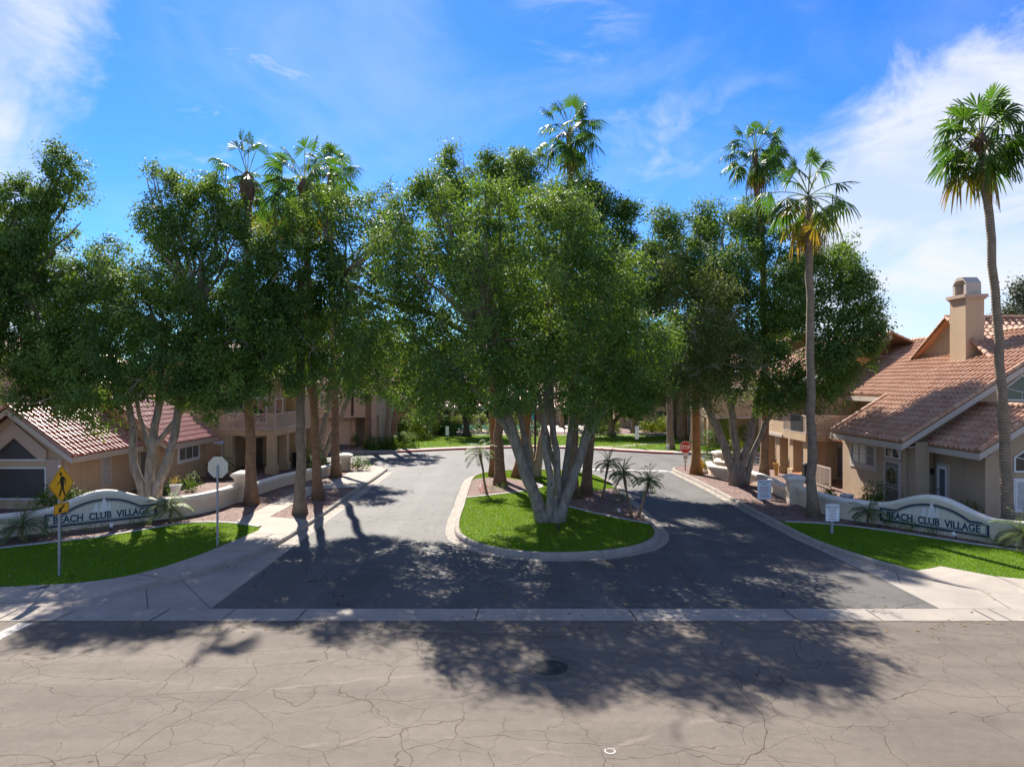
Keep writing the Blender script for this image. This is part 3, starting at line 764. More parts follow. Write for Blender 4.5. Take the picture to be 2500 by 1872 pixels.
# ---------------------------------------------------------------- roofs and walls
def tile_plane(O, ea, up, width, length, rng, pitch=0.33, course=0.38, thick=0.05):
    """barrel tiles on a sloping rectangle: O lower corner, ea along the eave, up along the slope"""
    O, ea, up = np.array(O, float), np.array(ea, float), np.array(up, float); nrm = np.cross(ea, up)
    nc = max(1, round(width / pitch)); pitch = width / nc; nr = max(1, round(length / course)); course = length / nr
    xs, hs = [], []
    for i in range(nc):
        for t, h in ((0, 0.0), (.10, .045), (.22, .075), (.36, .082), (.50, .06), (.60, .0), (.78, -.022), (.92, -.016)):
            xs.append((i + t) * pitch); hs.append(h)
    xs.append(nc * pitch); hs.append(0.0)
    xs, hs = np.array(xs), np.array(hs); k = len(xs); rows = []
    base = O[None] + xs[:, None] * ea[None]
    jit = rng.normal(0, 0.006, (nr, nc + 1))
    ti = np.minimum((np.arange(k)) // 8, nc)
    rows.append(base + nrm * (-thick))
    for j in range(nr):
        lift = 0.042 + jit[j][ti]
        rows.append(base + up * (j * course) + nrm * (hs * 1.0 + lift)[:, None])
        rows.append(base + up * ((j + 1) * course) + nrm * (hs * 0.9 + 0.004)[:, None])
    V = np.concatenate(rows); Fc = []; T = []
    tt = np.clip(rng.normal(0.4, 0.28, (nr + 1, nc + 1)), 0, 1)
    for r in range(len(rows) - 1):
        a = np.arange(k - 1) + r * k
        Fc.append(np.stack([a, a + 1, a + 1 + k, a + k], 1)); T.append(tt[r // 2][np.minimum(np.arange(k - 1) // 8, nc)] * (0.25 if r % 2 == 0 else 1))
    # plain underside
    n0 = len(V); q = np.array([O - nrm * thick, O + ea * width - nrm * thick, O + ea * width + up * length - nrm * thick, O + up * length - nrm * thick]) - nrm * 0.02
    V = np.concatenate([V, q]); Fc.append(np.array([[n0 + 3, n0 + 2, n0 + 1, n0]])); T.append(np.array([0.0]))
    return V, np.concatenate(Fc), np.concatenate(T)
def cap_row(a, b, rng, r=0.125, step=0.38):
    """overlapping half-round caps from a to b"""
    a, b = np.array(a, float), np.array(b, float); L = np.linalg.norm(b - a); n = max(1, round(L / step)); t = (b - a) / L
    s = np.cross(t, [0, 0, 1.0]); s /= np.linalg.norm(s); u = np.cross(s, t); V = []; Fc = []; T = []
    for i in range(n):
        p0 = a + t * (L * i / n); p1 = a + t * (L * (i + 1.12) / n); tone = np.clip(rng.normal(0.45, 0.25), 0, 1)
        k0 = len(V)
        for p, rr in ((p0, r * 1.08), (p1, r * 0.86)):
            for j in range(9):
                th = math.pi * (j / 8) * 1.1 - 0.157; V.append(p + s * math.cos(th) * rr + u * math.sin(th) * rr)
        V.append(p0 + u * 0.0); c = len(V) - 1
        for j in range(8):
            Fc.append((k0 + j, k0 + j + 1, k0 + 10 + j, k0 + 9 + j)); T.append(tone)
            Fc.append((k0 + j + 1, k0 + j, c, c)); T.append(0.0)
    return np.array(V), np.array(Fc), np.array(T)
def join(parts):
    V, Fc, T, o = [], [], [], 0
    for v, f, t in parts:
        V.append(v); Fc.append(f + o); T.append(t); o += len(v)
    return np.concatenate(V), np.concatenate(Fc), np.concatenate(T)
def roof_part(parent, parts, mat='roof', name='roof'):
    V, Fc, T = join(parts)
    me = [list(dict.fromkeys(f)) for f in Fc.tolist()]
    o = np_mesh(name, V, me, M[mat], parent, tint=T)
    return o
class Face:
    """a wall face: local (a along the wall, d outwards, z) mapped to boxes"""
    def __init__(s, kind, plane): s.k = kind; s.p = plane
    def box(s, mb, a0, a1, d0, d1, z0, z1):
        if s.k == '-Y': mb.box(a0, a1, s.p - d1, s.p - d0, z0, z1)
        elif s.k == '+X': mb.box(s.p + d0, s.p + d1, a0, a1, z0, z1)
        else: mb.box(s.p - d1, s.p - d0, a0, a1, z0, z1)
    def pt(s, a, d, z):
        return {'-Y': (a, s.p - d, z), '+X': (s.p + d, a, z), '-X': (s.p - d, a, z)}[s.k]
def window_part(parent, face, a0, a1, z0, z1, cols=2, rows=2, pane='glass', w=0.07, fm='trim', surround=0.0, mw=0.022, name='window'):
    mb = MB(); D = 0.05
    if surround:
        s = surround; face.box(mb, a0 - s, a1 + s, 0.001, 0.035, z0 - s, z0); face.box(mb, a0 - s, a1 + s, 0.001, 0.035, z1, z1 + s)
        face.box(mb, a0 - s, a0, 0.001, 0.035, z0, z1); face.box(mb, a1, a1 + s, 0.001, 0.035, z0, z1)
    face.box(mb, a0, a1, 0.002, D, z0, z0 + w); face.box(mb, a0, a1, 0.002, D, z1 - w, z1)
    face.box(mb, a0, a0 + w, 0.002, D, z0 + w, z1 - w); face.box(mb, a1 - w, a1, 0.002, D, z0 + w, z1 - w)
    for i in range(1, cols):
        x = a0 + (a1 - a0) * i / cols; face.box(mb, x - mw, x + mw, 0.002, 0.04, z0 + w, z1 - w)
    for j in range(1, rows):
        z = z0 + (z1 - z0) * j / rows; face.box(mb, a0 + w, a1 - w, 0.002, 0.036, z - mw * .7, z + mw * .7)
    o = mb.build(name, M[fm], parent)
    p = MB(); face.box(p, a0 + w * .8, a1 - w * .8, 0.004, 0.018, z0 + w * .8, z1 - w * .8); p.build('pane', M[pane], o)
    return o
def door_part(parent, face, a0, a1, z0, z1, leaf='door', fm='trim', glass=None, handle=True, w=0.09, name='door'):
    mb = MB(); face.box(mb, a0, a0 + w, 0.001, 0.06, z0, z1); face.box(mb, a1 - w, a1, 0.001, 0.06, z0, z1); face.box(mb, a0 + w, a1 - w, 0.001, 0.06, z1 - w, z1)
    o = mb.build(name, M[fm], parent)
    p = MB(); face.box(p, a0 + w, a1 - w, 0.004, 0.03, z0, z1 - w)
    if glass is None and leaf == 'screen_door':
        pass
    p.build('door_leaf', M[leaf], o)
    if glass:
        g = MB(); m = (a1 - a0 - 2 * w) * 0.22; face.box(g, a0 + w + m, a1 - w - m, 0.03, 0.036, z0 + 0.15, z1 - w - 0.15); g.build('pane', M[glass], o)
    if handle:
        hmb = MB(); face.box(hmb, a1 - w - 0.12, a1 - w - 0.06, 0.03, 0.08, z0 + 0.95, z0 + 1.05); hmb.build('handle', M['steel'], o)
    return o
def lattice(mb, face, a0, a1, z0, z1, sp=0.13, w=0.045, rail=0.08, d0=0.0, post=0):
    face.box(mb, a0, a1, d0, d0 + 0.05, z0, z0 + rail); face.box(mb, a0, a1, d0, d0 + 0.05, z1 - rail, z1)
    face.box(mb, a0, a0 + rail, d0, d0 + 0.05, z0 + rail, z1 - rail); face.box(mb, a1 - rail, a1, d0, d0 + 0.05, z0 + rail, z1 - rail)
    for k in range(1, post + 1):
        x = a0 + (a1 - a0) * k / (post + 1); face.box(mb, x - rail / 2, x + rail / 2, d0, d0 + 0.05, z0 + rail, z1 - rail)
    A0, A1, Z0, Z1 = a0 + rail, a1 - rail, z0 + rail, z1 - rail
    for sg, dd in ((1, 0.008), (-1, 0.024)):
        c = -(A1 - A0) - (Z1 - Z0)
        while c < (A1 - A0) + (Z1 - Z0):
            # line z - Z0 = sg*(a - A0) + c
            pts = []
            for a in (A0, A1):
                z = Z0 + sg * (a - A0) + c
                if Z0 <= z <= Z1: pts.append((a, z))
            for z in (Z0, Z1):
                a = A0 + (z - Z0 - c) / sg
                if A0 < a < A1: pts.append((a, z))
            if len(pts) >= 2:
                (x0, y0), (x1, y1) = pts[0], pts[1]
                L = math.hypot(x1 - x0, y1 - y0)
                if L > 0.05:
                    nx, ny = -(y1 - y0) / L * w / 2, (x1 - x0) / L * w / 2
                    q = [(x0 - nx, y0 - ny), (x1 - nx, y1 - ny), (x1 + nx, y1 + ny), (x0 + nx, y0 + ny)]
                    f = [face.pt(a, d0 + dd, z) for a, z in q]; b = [face.pt(a, d0 + dd + 0.014, z) for a, z in q]
                    mb.prism(f, Vector(b[0]) - Vector(f[0]))
            c += sp * 1.414
def G(u, v, h=0.0):
    """ground point seen at a photo pixel (used while surveying)"""
    Y = F * (CAM_H - h) / (v - 936.0); return ((u - 1250.0) / F * Y, Y)
# ================================================================ GROUND AND ROADS
GZ = 0.14                                   # level of verges, lawns and yards above the road
def GV(u, v): return G(u, v, GZ)
poly_sheet('ground', [(-600, -60), (600, -60), (600, 1500), (-600, 1500)], -0.06, M['dirt'])
poly_sheet('street', [(-90, -12), (90, -12), (90, 17.03), (-90, 17.03)], 0.0, M['street'])
poly_sheet('loop_road', [(-90, 46.0), (90, 46.0), (90, 64), (-90, 64)], 0.002, M['drive'])
poly_sheet('entrance_road', [(-7.62, 17.9), (10.82, 17.9), (10.75, 21.0), (10.35, 26.0), (10.3, 47.0), (-7.62, 47.0)], 0.006, M['drive'])
# kerb lines, each travelled with its block on the left
LK = spline([(-90, 18.35), (-30, 18.35), (-13.3, 18.4), (-11.4, 18.75), (-10.3, 19.5), (-9.1, 21.5), (-8.3, 24.2), (-8.1, 28), (-8.1, 36), (-8.1, 45.6), (-8.35, 47.3), (-9.3, 48.4), (-11, 48.9), (-16, 49), (-90, 49)], 0.5)
RK = spline([(90, 49), (17, 48.9), (12.6, 48.6), (11.2, 47.8), (10.5, 46.6), (10.4, 45), (10.6, 41), (10.6, 30), (10.65, 25.5), (11.05, 23.3), (11.85, 21.0), (12.5, 19.9), (13.6, 19.1), (15.5, 18.8), (30, 18.7), (90, 18.7)], 0.5)
FK = spline([(-90, 56.8), (-30, 56.8), (-15, 57.0), (-10, 58.1), (-6, 60.2), (-2, 61.9), (2, 62.5), (6, 61.4), (9.5, 59.0), (13, 57.0), (17, 56.2), (30, 56), (90, 56)], 0.6)
KP = [(0.0, -0.02), (0.025, 0.10), (0.05, 0.142), (0.09, 0.152), (0.16, 0.152), (0.162, 0.08)]
def lowered(line, test):
    z = [0.05 if test(p) else 1.0 for p in line]
    return [float(np.mean(z[max(0, i - 1):i + 2])) for i in range(len(z))]
zl = lowered(LK, lambda p: -12.4 < p[0] < -10.6 and p[1] < 20)
zr = lowered(RK, lambda p: 12.3 < p[0] < 14.4 and p[1] < 20.6)
def notch(line, zs, d, deep=1.15):
    a, b = offset_line(line, d), offset_line(line, deep)
    return [(q if z < .99 else p) for p, q, z in zip(a, b, zs)]
def ramp(line, zs):
    a, b = offset_line(line, 0.09), offset_line(line, 1.16)
    k = [i for i, z in enumerate(zs) if z < .99]; k = [k[0] - 1] + k + [k[-1] + 1]
    V = []; Fc = []
    for i in k: V += [(a[i][0], a[i][1], .152 * zs[i] + .005), (b[i][0], b[i][1], .1515)]
    for j in range(len(k) - 1): Fc.append((2 * j, 2 * j + 2, 2 * j + 3, 2 * j + 1))
    o = np_mesh('kerb_ramp', V, Fc, M['walk']); tag(o, kind='structure')
    bm = bmesh.new(); bm.from_mesh(o.data)
    for f in bm.faces:
        if f.normal.z < 0: f.normal_flip()
    bm.to_mesh(o.data); bm.free()
ramp(LK, zl); ramp(RK, zr)
sweep('kerb', LK, KP, M['kerb'], zs=zl)
sweep('kerb', RK, KP, M['kerb'], zs=zr)
red = [p for p in FK if -9.9 <= p[0] <= 13.2]
sweep('kerb', [p for p in FK if p[0] <= red[0][0]], KP, M['kerb'])
sweep('kerb', [p for p in FK if p[0] >= red[-1][0]], KP, M['kerb'])
sweep('red_kerb', red, KP, M['redpaint'])
# concrete gutter across the mouth, gutter pans and corner aprons
VG = [(x, 17.48) for x in np.linspace(-90, 90, 120)]
sweep('gutter', VG, [(-0.46, 0.0095), (-0.2, 0.004), (0.05, 0.0035), (0.25, 0.006), (0.46, 0.014)], M['concrete'])
lk_s = [p for p in LK if p[1] < 46]
poly_sheet('apron', [(-7.62, 17.92)] + [(-7.62, y) for y in (24, 30, 38, 46)] + [(p[0] - 0.02, p[1] + .02) for p in lk_s[::-1] if p[0] > -60] + [(-60, 17.92)], 0.0115, M['concrete'])
rk_s = [p for p in RK if p[1] < 46.5]
poly_sheet('apron', [(60, 17.92), (10.82, 17.92), (10.76, 21.0), (10.36, 26.0), (10.3, 30), (10.3, 38), (10.1, 46.3)] + [(p[0] + 0.03, p[1] + .02) for p in rk_s if p[0] < 60], 0.0115, M['concrete'])
# raised blocks
poly_sheet('gravel_bed', notch(LK, zl, 0.13, 1.4), 0.135, M['gravel'])
poly_sheet('gravel_bed', notch(RK, zr, 0.13, 1.4), 0.135, M['gravel'])
poly_sheet('far_ground', offset_line(FK, 0.13) + [(90, 300), (-90, 300)], 0.135, M['gravel'])
# ---- lawns
LL_front = [(-30, 19.35), (-17, 19.35), (-14.0, 19.4), (-12.1, 19.8), (-11.0, 20.65), (-10.25, 22.6), (-9.85, 25.0), (-9.6, 26.9)]
LL_back = [(-9.75, 27.5), (-10.9, 28.2), (-12.2, 28.45), (-13.2, 28.1), (-13.9, 27.1), (-15.0, 25.7), (-17.3, 23.9), (-20.5, 21.4), (-26, 20)]
LFs = spline(LL_front, 0.4); LBs = spline(LL_back, 0.4)
LAWN_L = LFs + LBs
poly_sheet('lawn', LAWN_L, 0.15, M['lawn'])
kbR = offset_line([p for p in RK if 21.05 < p[1] < 28.6], 0.17)
LR_front = [(12.0, 21.05), (13.05, 21.6), (13.9, 20.5), (14.6, 20.15), (17, 20.05), (30, 20.05)]
LR_back = spline([(26, 20.6), (20.5, 21.6), (17.6, 23.1), (16.2, 24.3), (15.0, 25.75), (13.9, 27.0), (13.0, 27.75), (11.9, 28.3), (10.95, 28.5)], 0.4)
LAWN_R = kbR + LR_front + LR_back
poly_sheet('lawn', LAWN_R, 0.15, M['lawn'])
EP = [(-0.07, 0.1), (-0.07, 0.175), (-0.04, 0.19), (0.09, 0.19), (0.12, 0.175), (0.12, 0.1)]
sweep('lawn_edging', LBs, EP, M['edging'])
sweep('lawn_edging', LR_back, EP, M['edging'])
# ---- pavements
kbL = [q for p, q in zip(LK, notch(LK, zl, .155)) if p[1] < 29.2]
walkL = [p for p in kbL if p[0] > -60] + [(-8.35, 29.0), (-10.1, 29.6), (-11.1, 28.9), (-10.9, 28.2)] + LFs[::-1] + [(-60, 19.35)]
poly_sheet('pavement', walkL, 0.148, M['walk'])
poly_sheet('pavement', [(-11.15, 28.6), (-10.1, 29.2), (-10.05, 37.4), (-8.25, 37.9), (-8.25, 46.2), (-8.8, 47.6), (-9.95, 48.4), (-10.2, 45), (-10.15, 39.6), (-11.1, 38.2)], 0.152, M['walk'])
kbR2 = [q for p, q in zip(RK, notch(RK, zr, .155)) if p[1] < 21.05]
poly_sheet('pavement', [p for p in kbR2 if p[0] < 60] + [(60, 20.05), (17, 20.05), (14.6, 20.15), (13.9, 20.5), (13.05, 21.6), (12.0, 21.05)], 0.148, M['walk'])
FO1 = offset_line(FK, 0.15); FO2 = offset_line(FK, 1.55)
poly_sheet('pavement', FO1 + FO2[::-1], 0.150, M['walk'])
ISL = spline([(1.55, 23.05), (3.3, 23.45), (4.75, 24.6), (5.5, 26.4), (5.65, 29), (5.65, 34), (5.6, 39), (5.3, 42.4), (4.3, 44.5), (2.4, 45.6), (0.4, 45.6), (-1.5, 44.6), (-2.35, 42.6), (-2.45, 38), (-2.35, 32), (-2.3, 28.5), (-2.0, 26.0), (-1.1, 24.3), (0.2, 23.3)], 0.35, True)
jm = MB()
def joint(a, b, z, w=0.02):
    a, b = Vector((a[0], a[1], z)), Vector((b[0], b[1], z)); t = (b - a).normalized(); s = Vector((-t.y, t.x, 0)) * w / 2
    jm.face([a - s, b - s, b + s, a + s])
for a, b in (((-16.2, 18.55), (-16.2, 19.35)), ((-12.2, 18.6), (-12.2, 19.75)), ((-9.9, 20.2), (-10.9, 20.7)), ((-8.55, 23.5), (-10.1, 23.4)), ((-8.3, 26.2), (-9.65, 26.3)), ((-11.15, 30.6), (-10.1, 30.6)), ((-11.1, 33.4), (-10.1, 33.4)), ((-11.1, 36.2), (-10.08, 36.2)), ((-10.2, 40.2), (-8.26, 40.2)), ((-10.2, 42.6), (-8.26, 42.6)), ((-10.2, 45), (-8.26, 45)), ((14.1, 19.15), (13.9, 20.5)), ((16.8, 18.95), (16.8, 20.05)), ((19.5, 18.95), (19.5, 20.05))): joint(a, b, 0.1555)
for a, b in (((-7.62, 17.94), (-9.6, 20.6)), ((-9.2, 17.94), (-10.1, 19.6)), ((-11.8, 17.94), (-11.6, 18.6)), ((10.84, 17.94), (12.2, 17.94)), ((12.6, 17.94), (12.9, 19.5)), ((11.05, 20.2), (11.6, 21.4))): joint(a, b, 0.0145, 0.022)
for x in (-12.4, -8.7, -5.2, -0.9, 3.0, 6.9, 11.6): joint((x, 17.06), (x + random.Random(x).uniform(-.1, .1), 17.9), 0.0165, 0.03)
for x in (-11, -7, 8.9, 12.0, 15.5): joint((x, 17.04), (x + 0.02, 17.92), 0.0165, 0.018)
def kerb_joints(line, step, prof, closed=False):
    s_ = 0.0; nxt = step * .5
    for i in range(len(line) - 1):
        a, b = np.array(line[i][:2]), np.array(line[i + 1][:2]); L = np.linalg.norm(b - a)
        if abs(a[0]) > 24: continue
        s_ += L
        if s_ < nxt: continue
        nxt += step * random.Random(i).uniform(.85, 1.2)
        t = (b - a) / L; n = np.array([-t[1], t[0]])
        P = [Vector((*(a + n * (o - (.003 if h < .14 else 0))), h + .003)) for o, h in prof if h > 0]
        w = Vector((t[0], t[1], 0)) * .009
        for p, q in zip(P[:-1], P[1:]): jm.face([p - w, p + w, q + w, q - w])
kerb_joints([p for p in LK if p[1] > 20.5 and p[0] > -20], 3.0, KP[:5]); kerb_joints([p for p in RK if p[1] > 20.7 and p[0] < 20], 3.0, KP[:5])
kerb_joints(ISL, 3.0, [(0.0, .001), (0.02, 0.14), (0.05, 0.18), (0.09, 0.19), (0.19, 0.19)])
tag(jm.build('paving_joint', M['joint']), kind='structure')
# dark crumbled seam where the gutter meets the street
sm_ = MB(); rr = random.Random(5); x = -14.0
while x < 16:
    w = rr.uniform(.3, 1.1); q = rr.uniform(.02, .075); sm_.face([(x, 17.035 - q, .0035), (x + w, 17.035 - q * rr.uniform(.4, 1.2), .0035), (x + w, 17.06, .0105), (x, 17.06, .0105)]); x += w * rr.uniform(1.0, 1.6)
tag(sm_.build('street_seam', M['joint']), kind='structure')
# painted lines
pl = MB(); pl.face([(-11.75, 5, .004), (-11.4, 5, .004), (-11.4, 16.9, .004), (-11.75, 16.9, .004)]); pl.face([(-14.9, 5, .004), (-14.55, 5, .004), (-14.55, 16.9, .004), (-14.9, 16.9, .004)])
tag(pl.build('crosswalk_line', M['whitepaint']), kind='structure')
pl = MB(); pl.face([(4.6, 46.9, .0105), (10.15, 45.75, .0105), (10.15, 46.5, .0105), (4.6, 47.7, .0105)])
tag(pl.build('stop_line', M['whitepaint']), kind='structure')
pl = MB()
for k in range(16):
    a, b = 2 * math.pi * k / 16, 2 * math.pi * (k + 1) / 16
    if k in (5,): continue
    c = Vector((1.52, 11.02, .004)); p = lambda t, r: c + Vector((math.cos(t) * r, math.sin(t) * r, 0))
    pl.face([p(a, .065), p(a, .09), p(b, .09), p(b, .065)])
tag(pl.build('painted_ring', M['whitepaint']), kind='structure')
tag(poly_sheet('asphalt_patch', [(0.76 + .62 * math.cos(t) * rr.uniform(.95, 1.05), 14.25 + .6 * math.sin(t) * rr.uniform(.95, 1.05)) for t in np.linspace(0, 2 * math.pi, 28)[:-1]], 0.005, M['patch']), kind='structure')
mh = MB(); mh.lathe((0.76, 14.25, 0), [(.36, .004), (.36, .016), (.30, .016), (.29, .013), (.02, .014)], 28)
tag(mh.build('manhole_cover', M['iron'], loc=(0.76, 14.25, 0)), 'round dark manhole cover set in the street asphalt in the tree shade', 'manhole cover')
# ---- the planted island
sweep('kerb', ISL, [(0.0, -0.02), (0.02, 0.14), (0.05, 0.18), (0.09, 0.19), (0.19, 0.19), (0.2, 0.08)], M['kerb'], closed=True)
sweep('gutter', ISL, [(-0.34, 0.0105), (0.02, 0.016)], M['concrete'], closed=True)
LAWN_I = offset_line(ISL, 0.17, True)
poly_sheet('lawn', LAWN_I, 0.15, M['lawn'])
GI_L = spline([(-2.2, 34.6), (-1.0, 35.4), (0.5, 36.6), (1.5, 38.2), (1.3, 39.6), (0.5, 40.8), (-0.6, 41.9), (-2.1, 41.4), (-2.24, 38)], 0.4, True)
GI_R = spline([(2.3, 34.6), (2.25, 33.0), (3.3, 31.0), (4.6, 29.2), (5.4, 28.2), (5.45, 31), (5.43, 35), (5.3, 37.6), (4.2, 36.6), (3.2, 36.1)], 0.4, True)
for g in (GI_L, GI_R): poly_sheet('gravel_bed', g, 0.156, M['gravel'])
sweep('lawn_edging', spline([(-2.2, 34.5), (-1.0, 35.3), (0.5, 36.5), (1.6, 38.1), (1.4, 39.7)], .4), EP, M['edging'])
sweep('lawn_edging', spline([(2.2, 34.8), (2.15, 33.0), (3.2, 30.9), (4.5, 29.1), (5.45, 28.05)], .4), EP, M['edging'])
# ---- far side: lawns, paths, pool
FL = offset_line([p for p in FK if -12 < p[0] < 26], 1.6)
LAWN_F = FL + [(34, 60), (40, 90), (24, 92), (19, 80), (14, 77.4), (6, 77), (-3, 77), (-8, 75.5), (-11.5, 70), (-13, 66)]
poly_sheet('lawn', LAWN_F, 0.148, M['lawn'])
def path(pts, w, z): 
    s = spline(pts, .6); return poly_sheet('path', offset_line(s, w / 2)[::-1] + offset_line(s, -w / 2), z, M['walk'])
path([(7.6, 62.2), (9.6, 62.9), (12.6, 65.6), (15.5, 68.2), (21, 71)], 1.3, .156)
path([(-14, 72), (-8, 76.3), (-2, 77.4), (4, 76.6), (8.4, 74.6), (10.8, 72.6), (12.4, 73.0), (14.5, 75), (18.5, 76.2), (30, 77)], 1.1, .158)
path([(7.0, 76.8), (11, 77.6), (16, 78.5), (24, 81)], 1.0, .160)
poly_sheet('pool_deck', [(-12, 80.5), (9, 80.5), (11, 110), (-16, 110)], .15, M['deck'])
poly_sheet('pool_water', spline([(-7, 87.5), (-2, 86.5), (2.5, 87), (4.4, 89.5), (3.4, 93.5), (-1, 95.5), (-6.5, 94.5), (-9, 91)], .6, True), .165, M['water'])
poly_sheet('driveway', [(-19.5, 56.9), (-14.2, 57.3), (-14.4, 63.9), (-19.5, 63.9)], .158, M['drive'])
grass('grass', LAWN_L, .15, 950, .042, .022, 11)
grass('grass', LAWN_R, .15, 950, .042, .022, 12)
grass('grass', LAWN_I, .15, 850, .042, .024, 13, exclude=(GI_L, GI_R))
grass('grass', FL + [(30, 60), (24, 75), (6, 76.4), (-8, 75)], .15, 90, .06, .07, 14)

# fallen leaves along kerbs, on gravel and paving
def litter(name, spots, seed):
    rng = np.random.default_rng(seed); V = []
    for x, y, z, sx, sy, n in spots:
        X = rng.normal(x, sx, n); Y = rng.normal(y, sy, n); a = rng.uniform(0, 6.28, n); L = rng.uniform(.03, .07, n)
        d = np.stack([np.cos(a), np.sin(a), rng.uniform(-.2, .35, n)], 1) * L[:, None]; w = np.stack([-np.sin(a), np.cos(a), rng.uniform(-.2, .2, n)], 1) * L[:, None] * .5
        P = np.stack([X, Y, np.full(n, z + .012)], 1)
        V.append(np.stack([P - d, P + w, P + d, P - w], 1))
    V = np.concatenate(V); n = len(V)
    o = np_mesh(name, V.reshape(-1, 3), np.arange(4 * n).reshape(-1, 4), M['litter'], tint=rng.uniform(0, 1, n)); tag(o, 'scattered fallen leaves', 'leaf litter', kind='stuff')
sp = [(p[0] - .25, p[1], .012, .12, .4, 7) for p in RK if 22 < p[1] < 46 and p[0] < 12][::2] + [(p[0] + .25, p[1], .012, .12, .4, 3) for p in LK if 22 < p[1] < 46 and p[0] > -9][::2]
sp += [(q[0], q[1], .012, .2, .2, 1) for q in offset_line(ISL, -.25, True)] + [(-12, 34, .135, 1.0, 4, 160), (12.2, 36, .135, .7, 5, 260), (4, 33, .157, 1, 2.4, 160), (-1, 38.5, .157, .7, 1.8, 90), (-9.2, 33, .135, .4, 2.5, 90), (13, 28.5, .135, 1.2, .6, 80), (-14, 28.6, .135, 1.5, .5, 80)]
sp += [(1.5, 27.5, .17, 2.4, 2.2, 160), (-13, 23.5, .17, 2.4, 2.2, 90), (1.5, 19.5, .008, 5, 1.3, 140), (-1, 16.7, .002, 9, .35, 160)]
litter('leaf_litter', sp, 77)
# ================================================================ BOUNDARY WALLS WITH THE VILLAGE SIGN
def smooth_len(line):
    s = [0.0]
    for a, b in zip(line[:-1], line[1:]): s.append(s[-1] + math.hypot(b[0] - a[0], b[1] - a[1]))
    return s
def wall_line(parent, line, top, thick=0.24, cop_w=0.2, wname='wall_panel', z0=0.05, cop=True):
    """line: ground points of the face towards the viewer, wall lies to the left of travel"""
    inner = offset_line(line, thick); V, Fc = [], []
    for i, p in enumerate(line):
        V += [(p[0], p[1], z0), (p[0], p[1], top[i]), (inner[i][0], inner[i][1], top[i]), (inner[i][0], inner[i][1], z0)]
    for i in range(len(line) - 1):
        for j in range(4):
            a = i * 4 + j; b = i * 4 + (j + 1) % 4
            Fc.append((a, b, b + 4, a + 4))
    e = 4 * (len(line) - 1); Fc += [(0, 3, 2, 1), (e, e + 1, e + 2, e + 3)]
    o = np_mesh(wname, V, Fc, M['wall'], parent); fixn(o)
    if not cop: return o
    prof = [(-.03, -.20), (-.035, -.13), (-.075, -.115), (-.085, -.03), (-.05, .04), (.06, .06), (thick - .06, .06), (thick + .05, .04), (thick + .085, -.03), (thick + .075, -.115), (thick + .035, -.13), (thick + .03, -.20)]
    V, Fc = [], []; offs = [offset_line(line, a) for a, b in prof]; k = len(prof)
    for i in range(len(line)):
        for j in range(k): V.append((offs[j][i][0], offs[j][i][1], top[i] + prof[j][1]))
    for i in range(len(line) - 1):
        for j in range(k - 1):
            a = i * k + j; Fc.append((a, a + 1, a + 1 + k, a + k))
    Fc += [tuple(range(k)), tuple(range((len(line) - 1) * k, len(line) * k))]
    c = np_mesh('coping', V, Fc, M['coping'], parent, smooth=False); fixn(c)
    return o
def fixn(o):
    bm = bmesh.new(); bm.from_mesh(o.data); bmesh.ops.recalc_face_normals(bm, faces=bm.faces); bm.to_mesh(o.data); bm.free()
def pillar(parent, x, y, w, h, rot):
    fr = Matrix.Translation((x, y, 0)) @ Matrix.Rotation(rot, 4, 'Z')
    mb = MB(fr); mb.box(-w / 2, w / 2, -w / 2, w / 2, 0.05, h); p = mb.build('pillar', M['wall'], parent)
    c = MB(fr); e = w / 2
    prev = None
    rings = [(e + .04, h - .02), (e + .07, h + .04), (e + .13, h + .07), (e + .14, h + .16), (e + .06, h + .22), (e * .45, h + .30)]
    ids = []
    for r, z in rings: ids.append([c.pt(q) for q in ((-r, -r, z), (r, -r, z), (r, r, z), (-r, r, z))])
    for a, b in zip(ids[:-1], ids[1:]):
        for j in range(4): c.f.append([a[j], a[(j + 1) % 4], b[(j + 1) % 4], b[j]])
    c.f.append(ids[0][::-1]); c.f.append(ids[-1])
    c.build('pillar_cap', M['coping'], p)
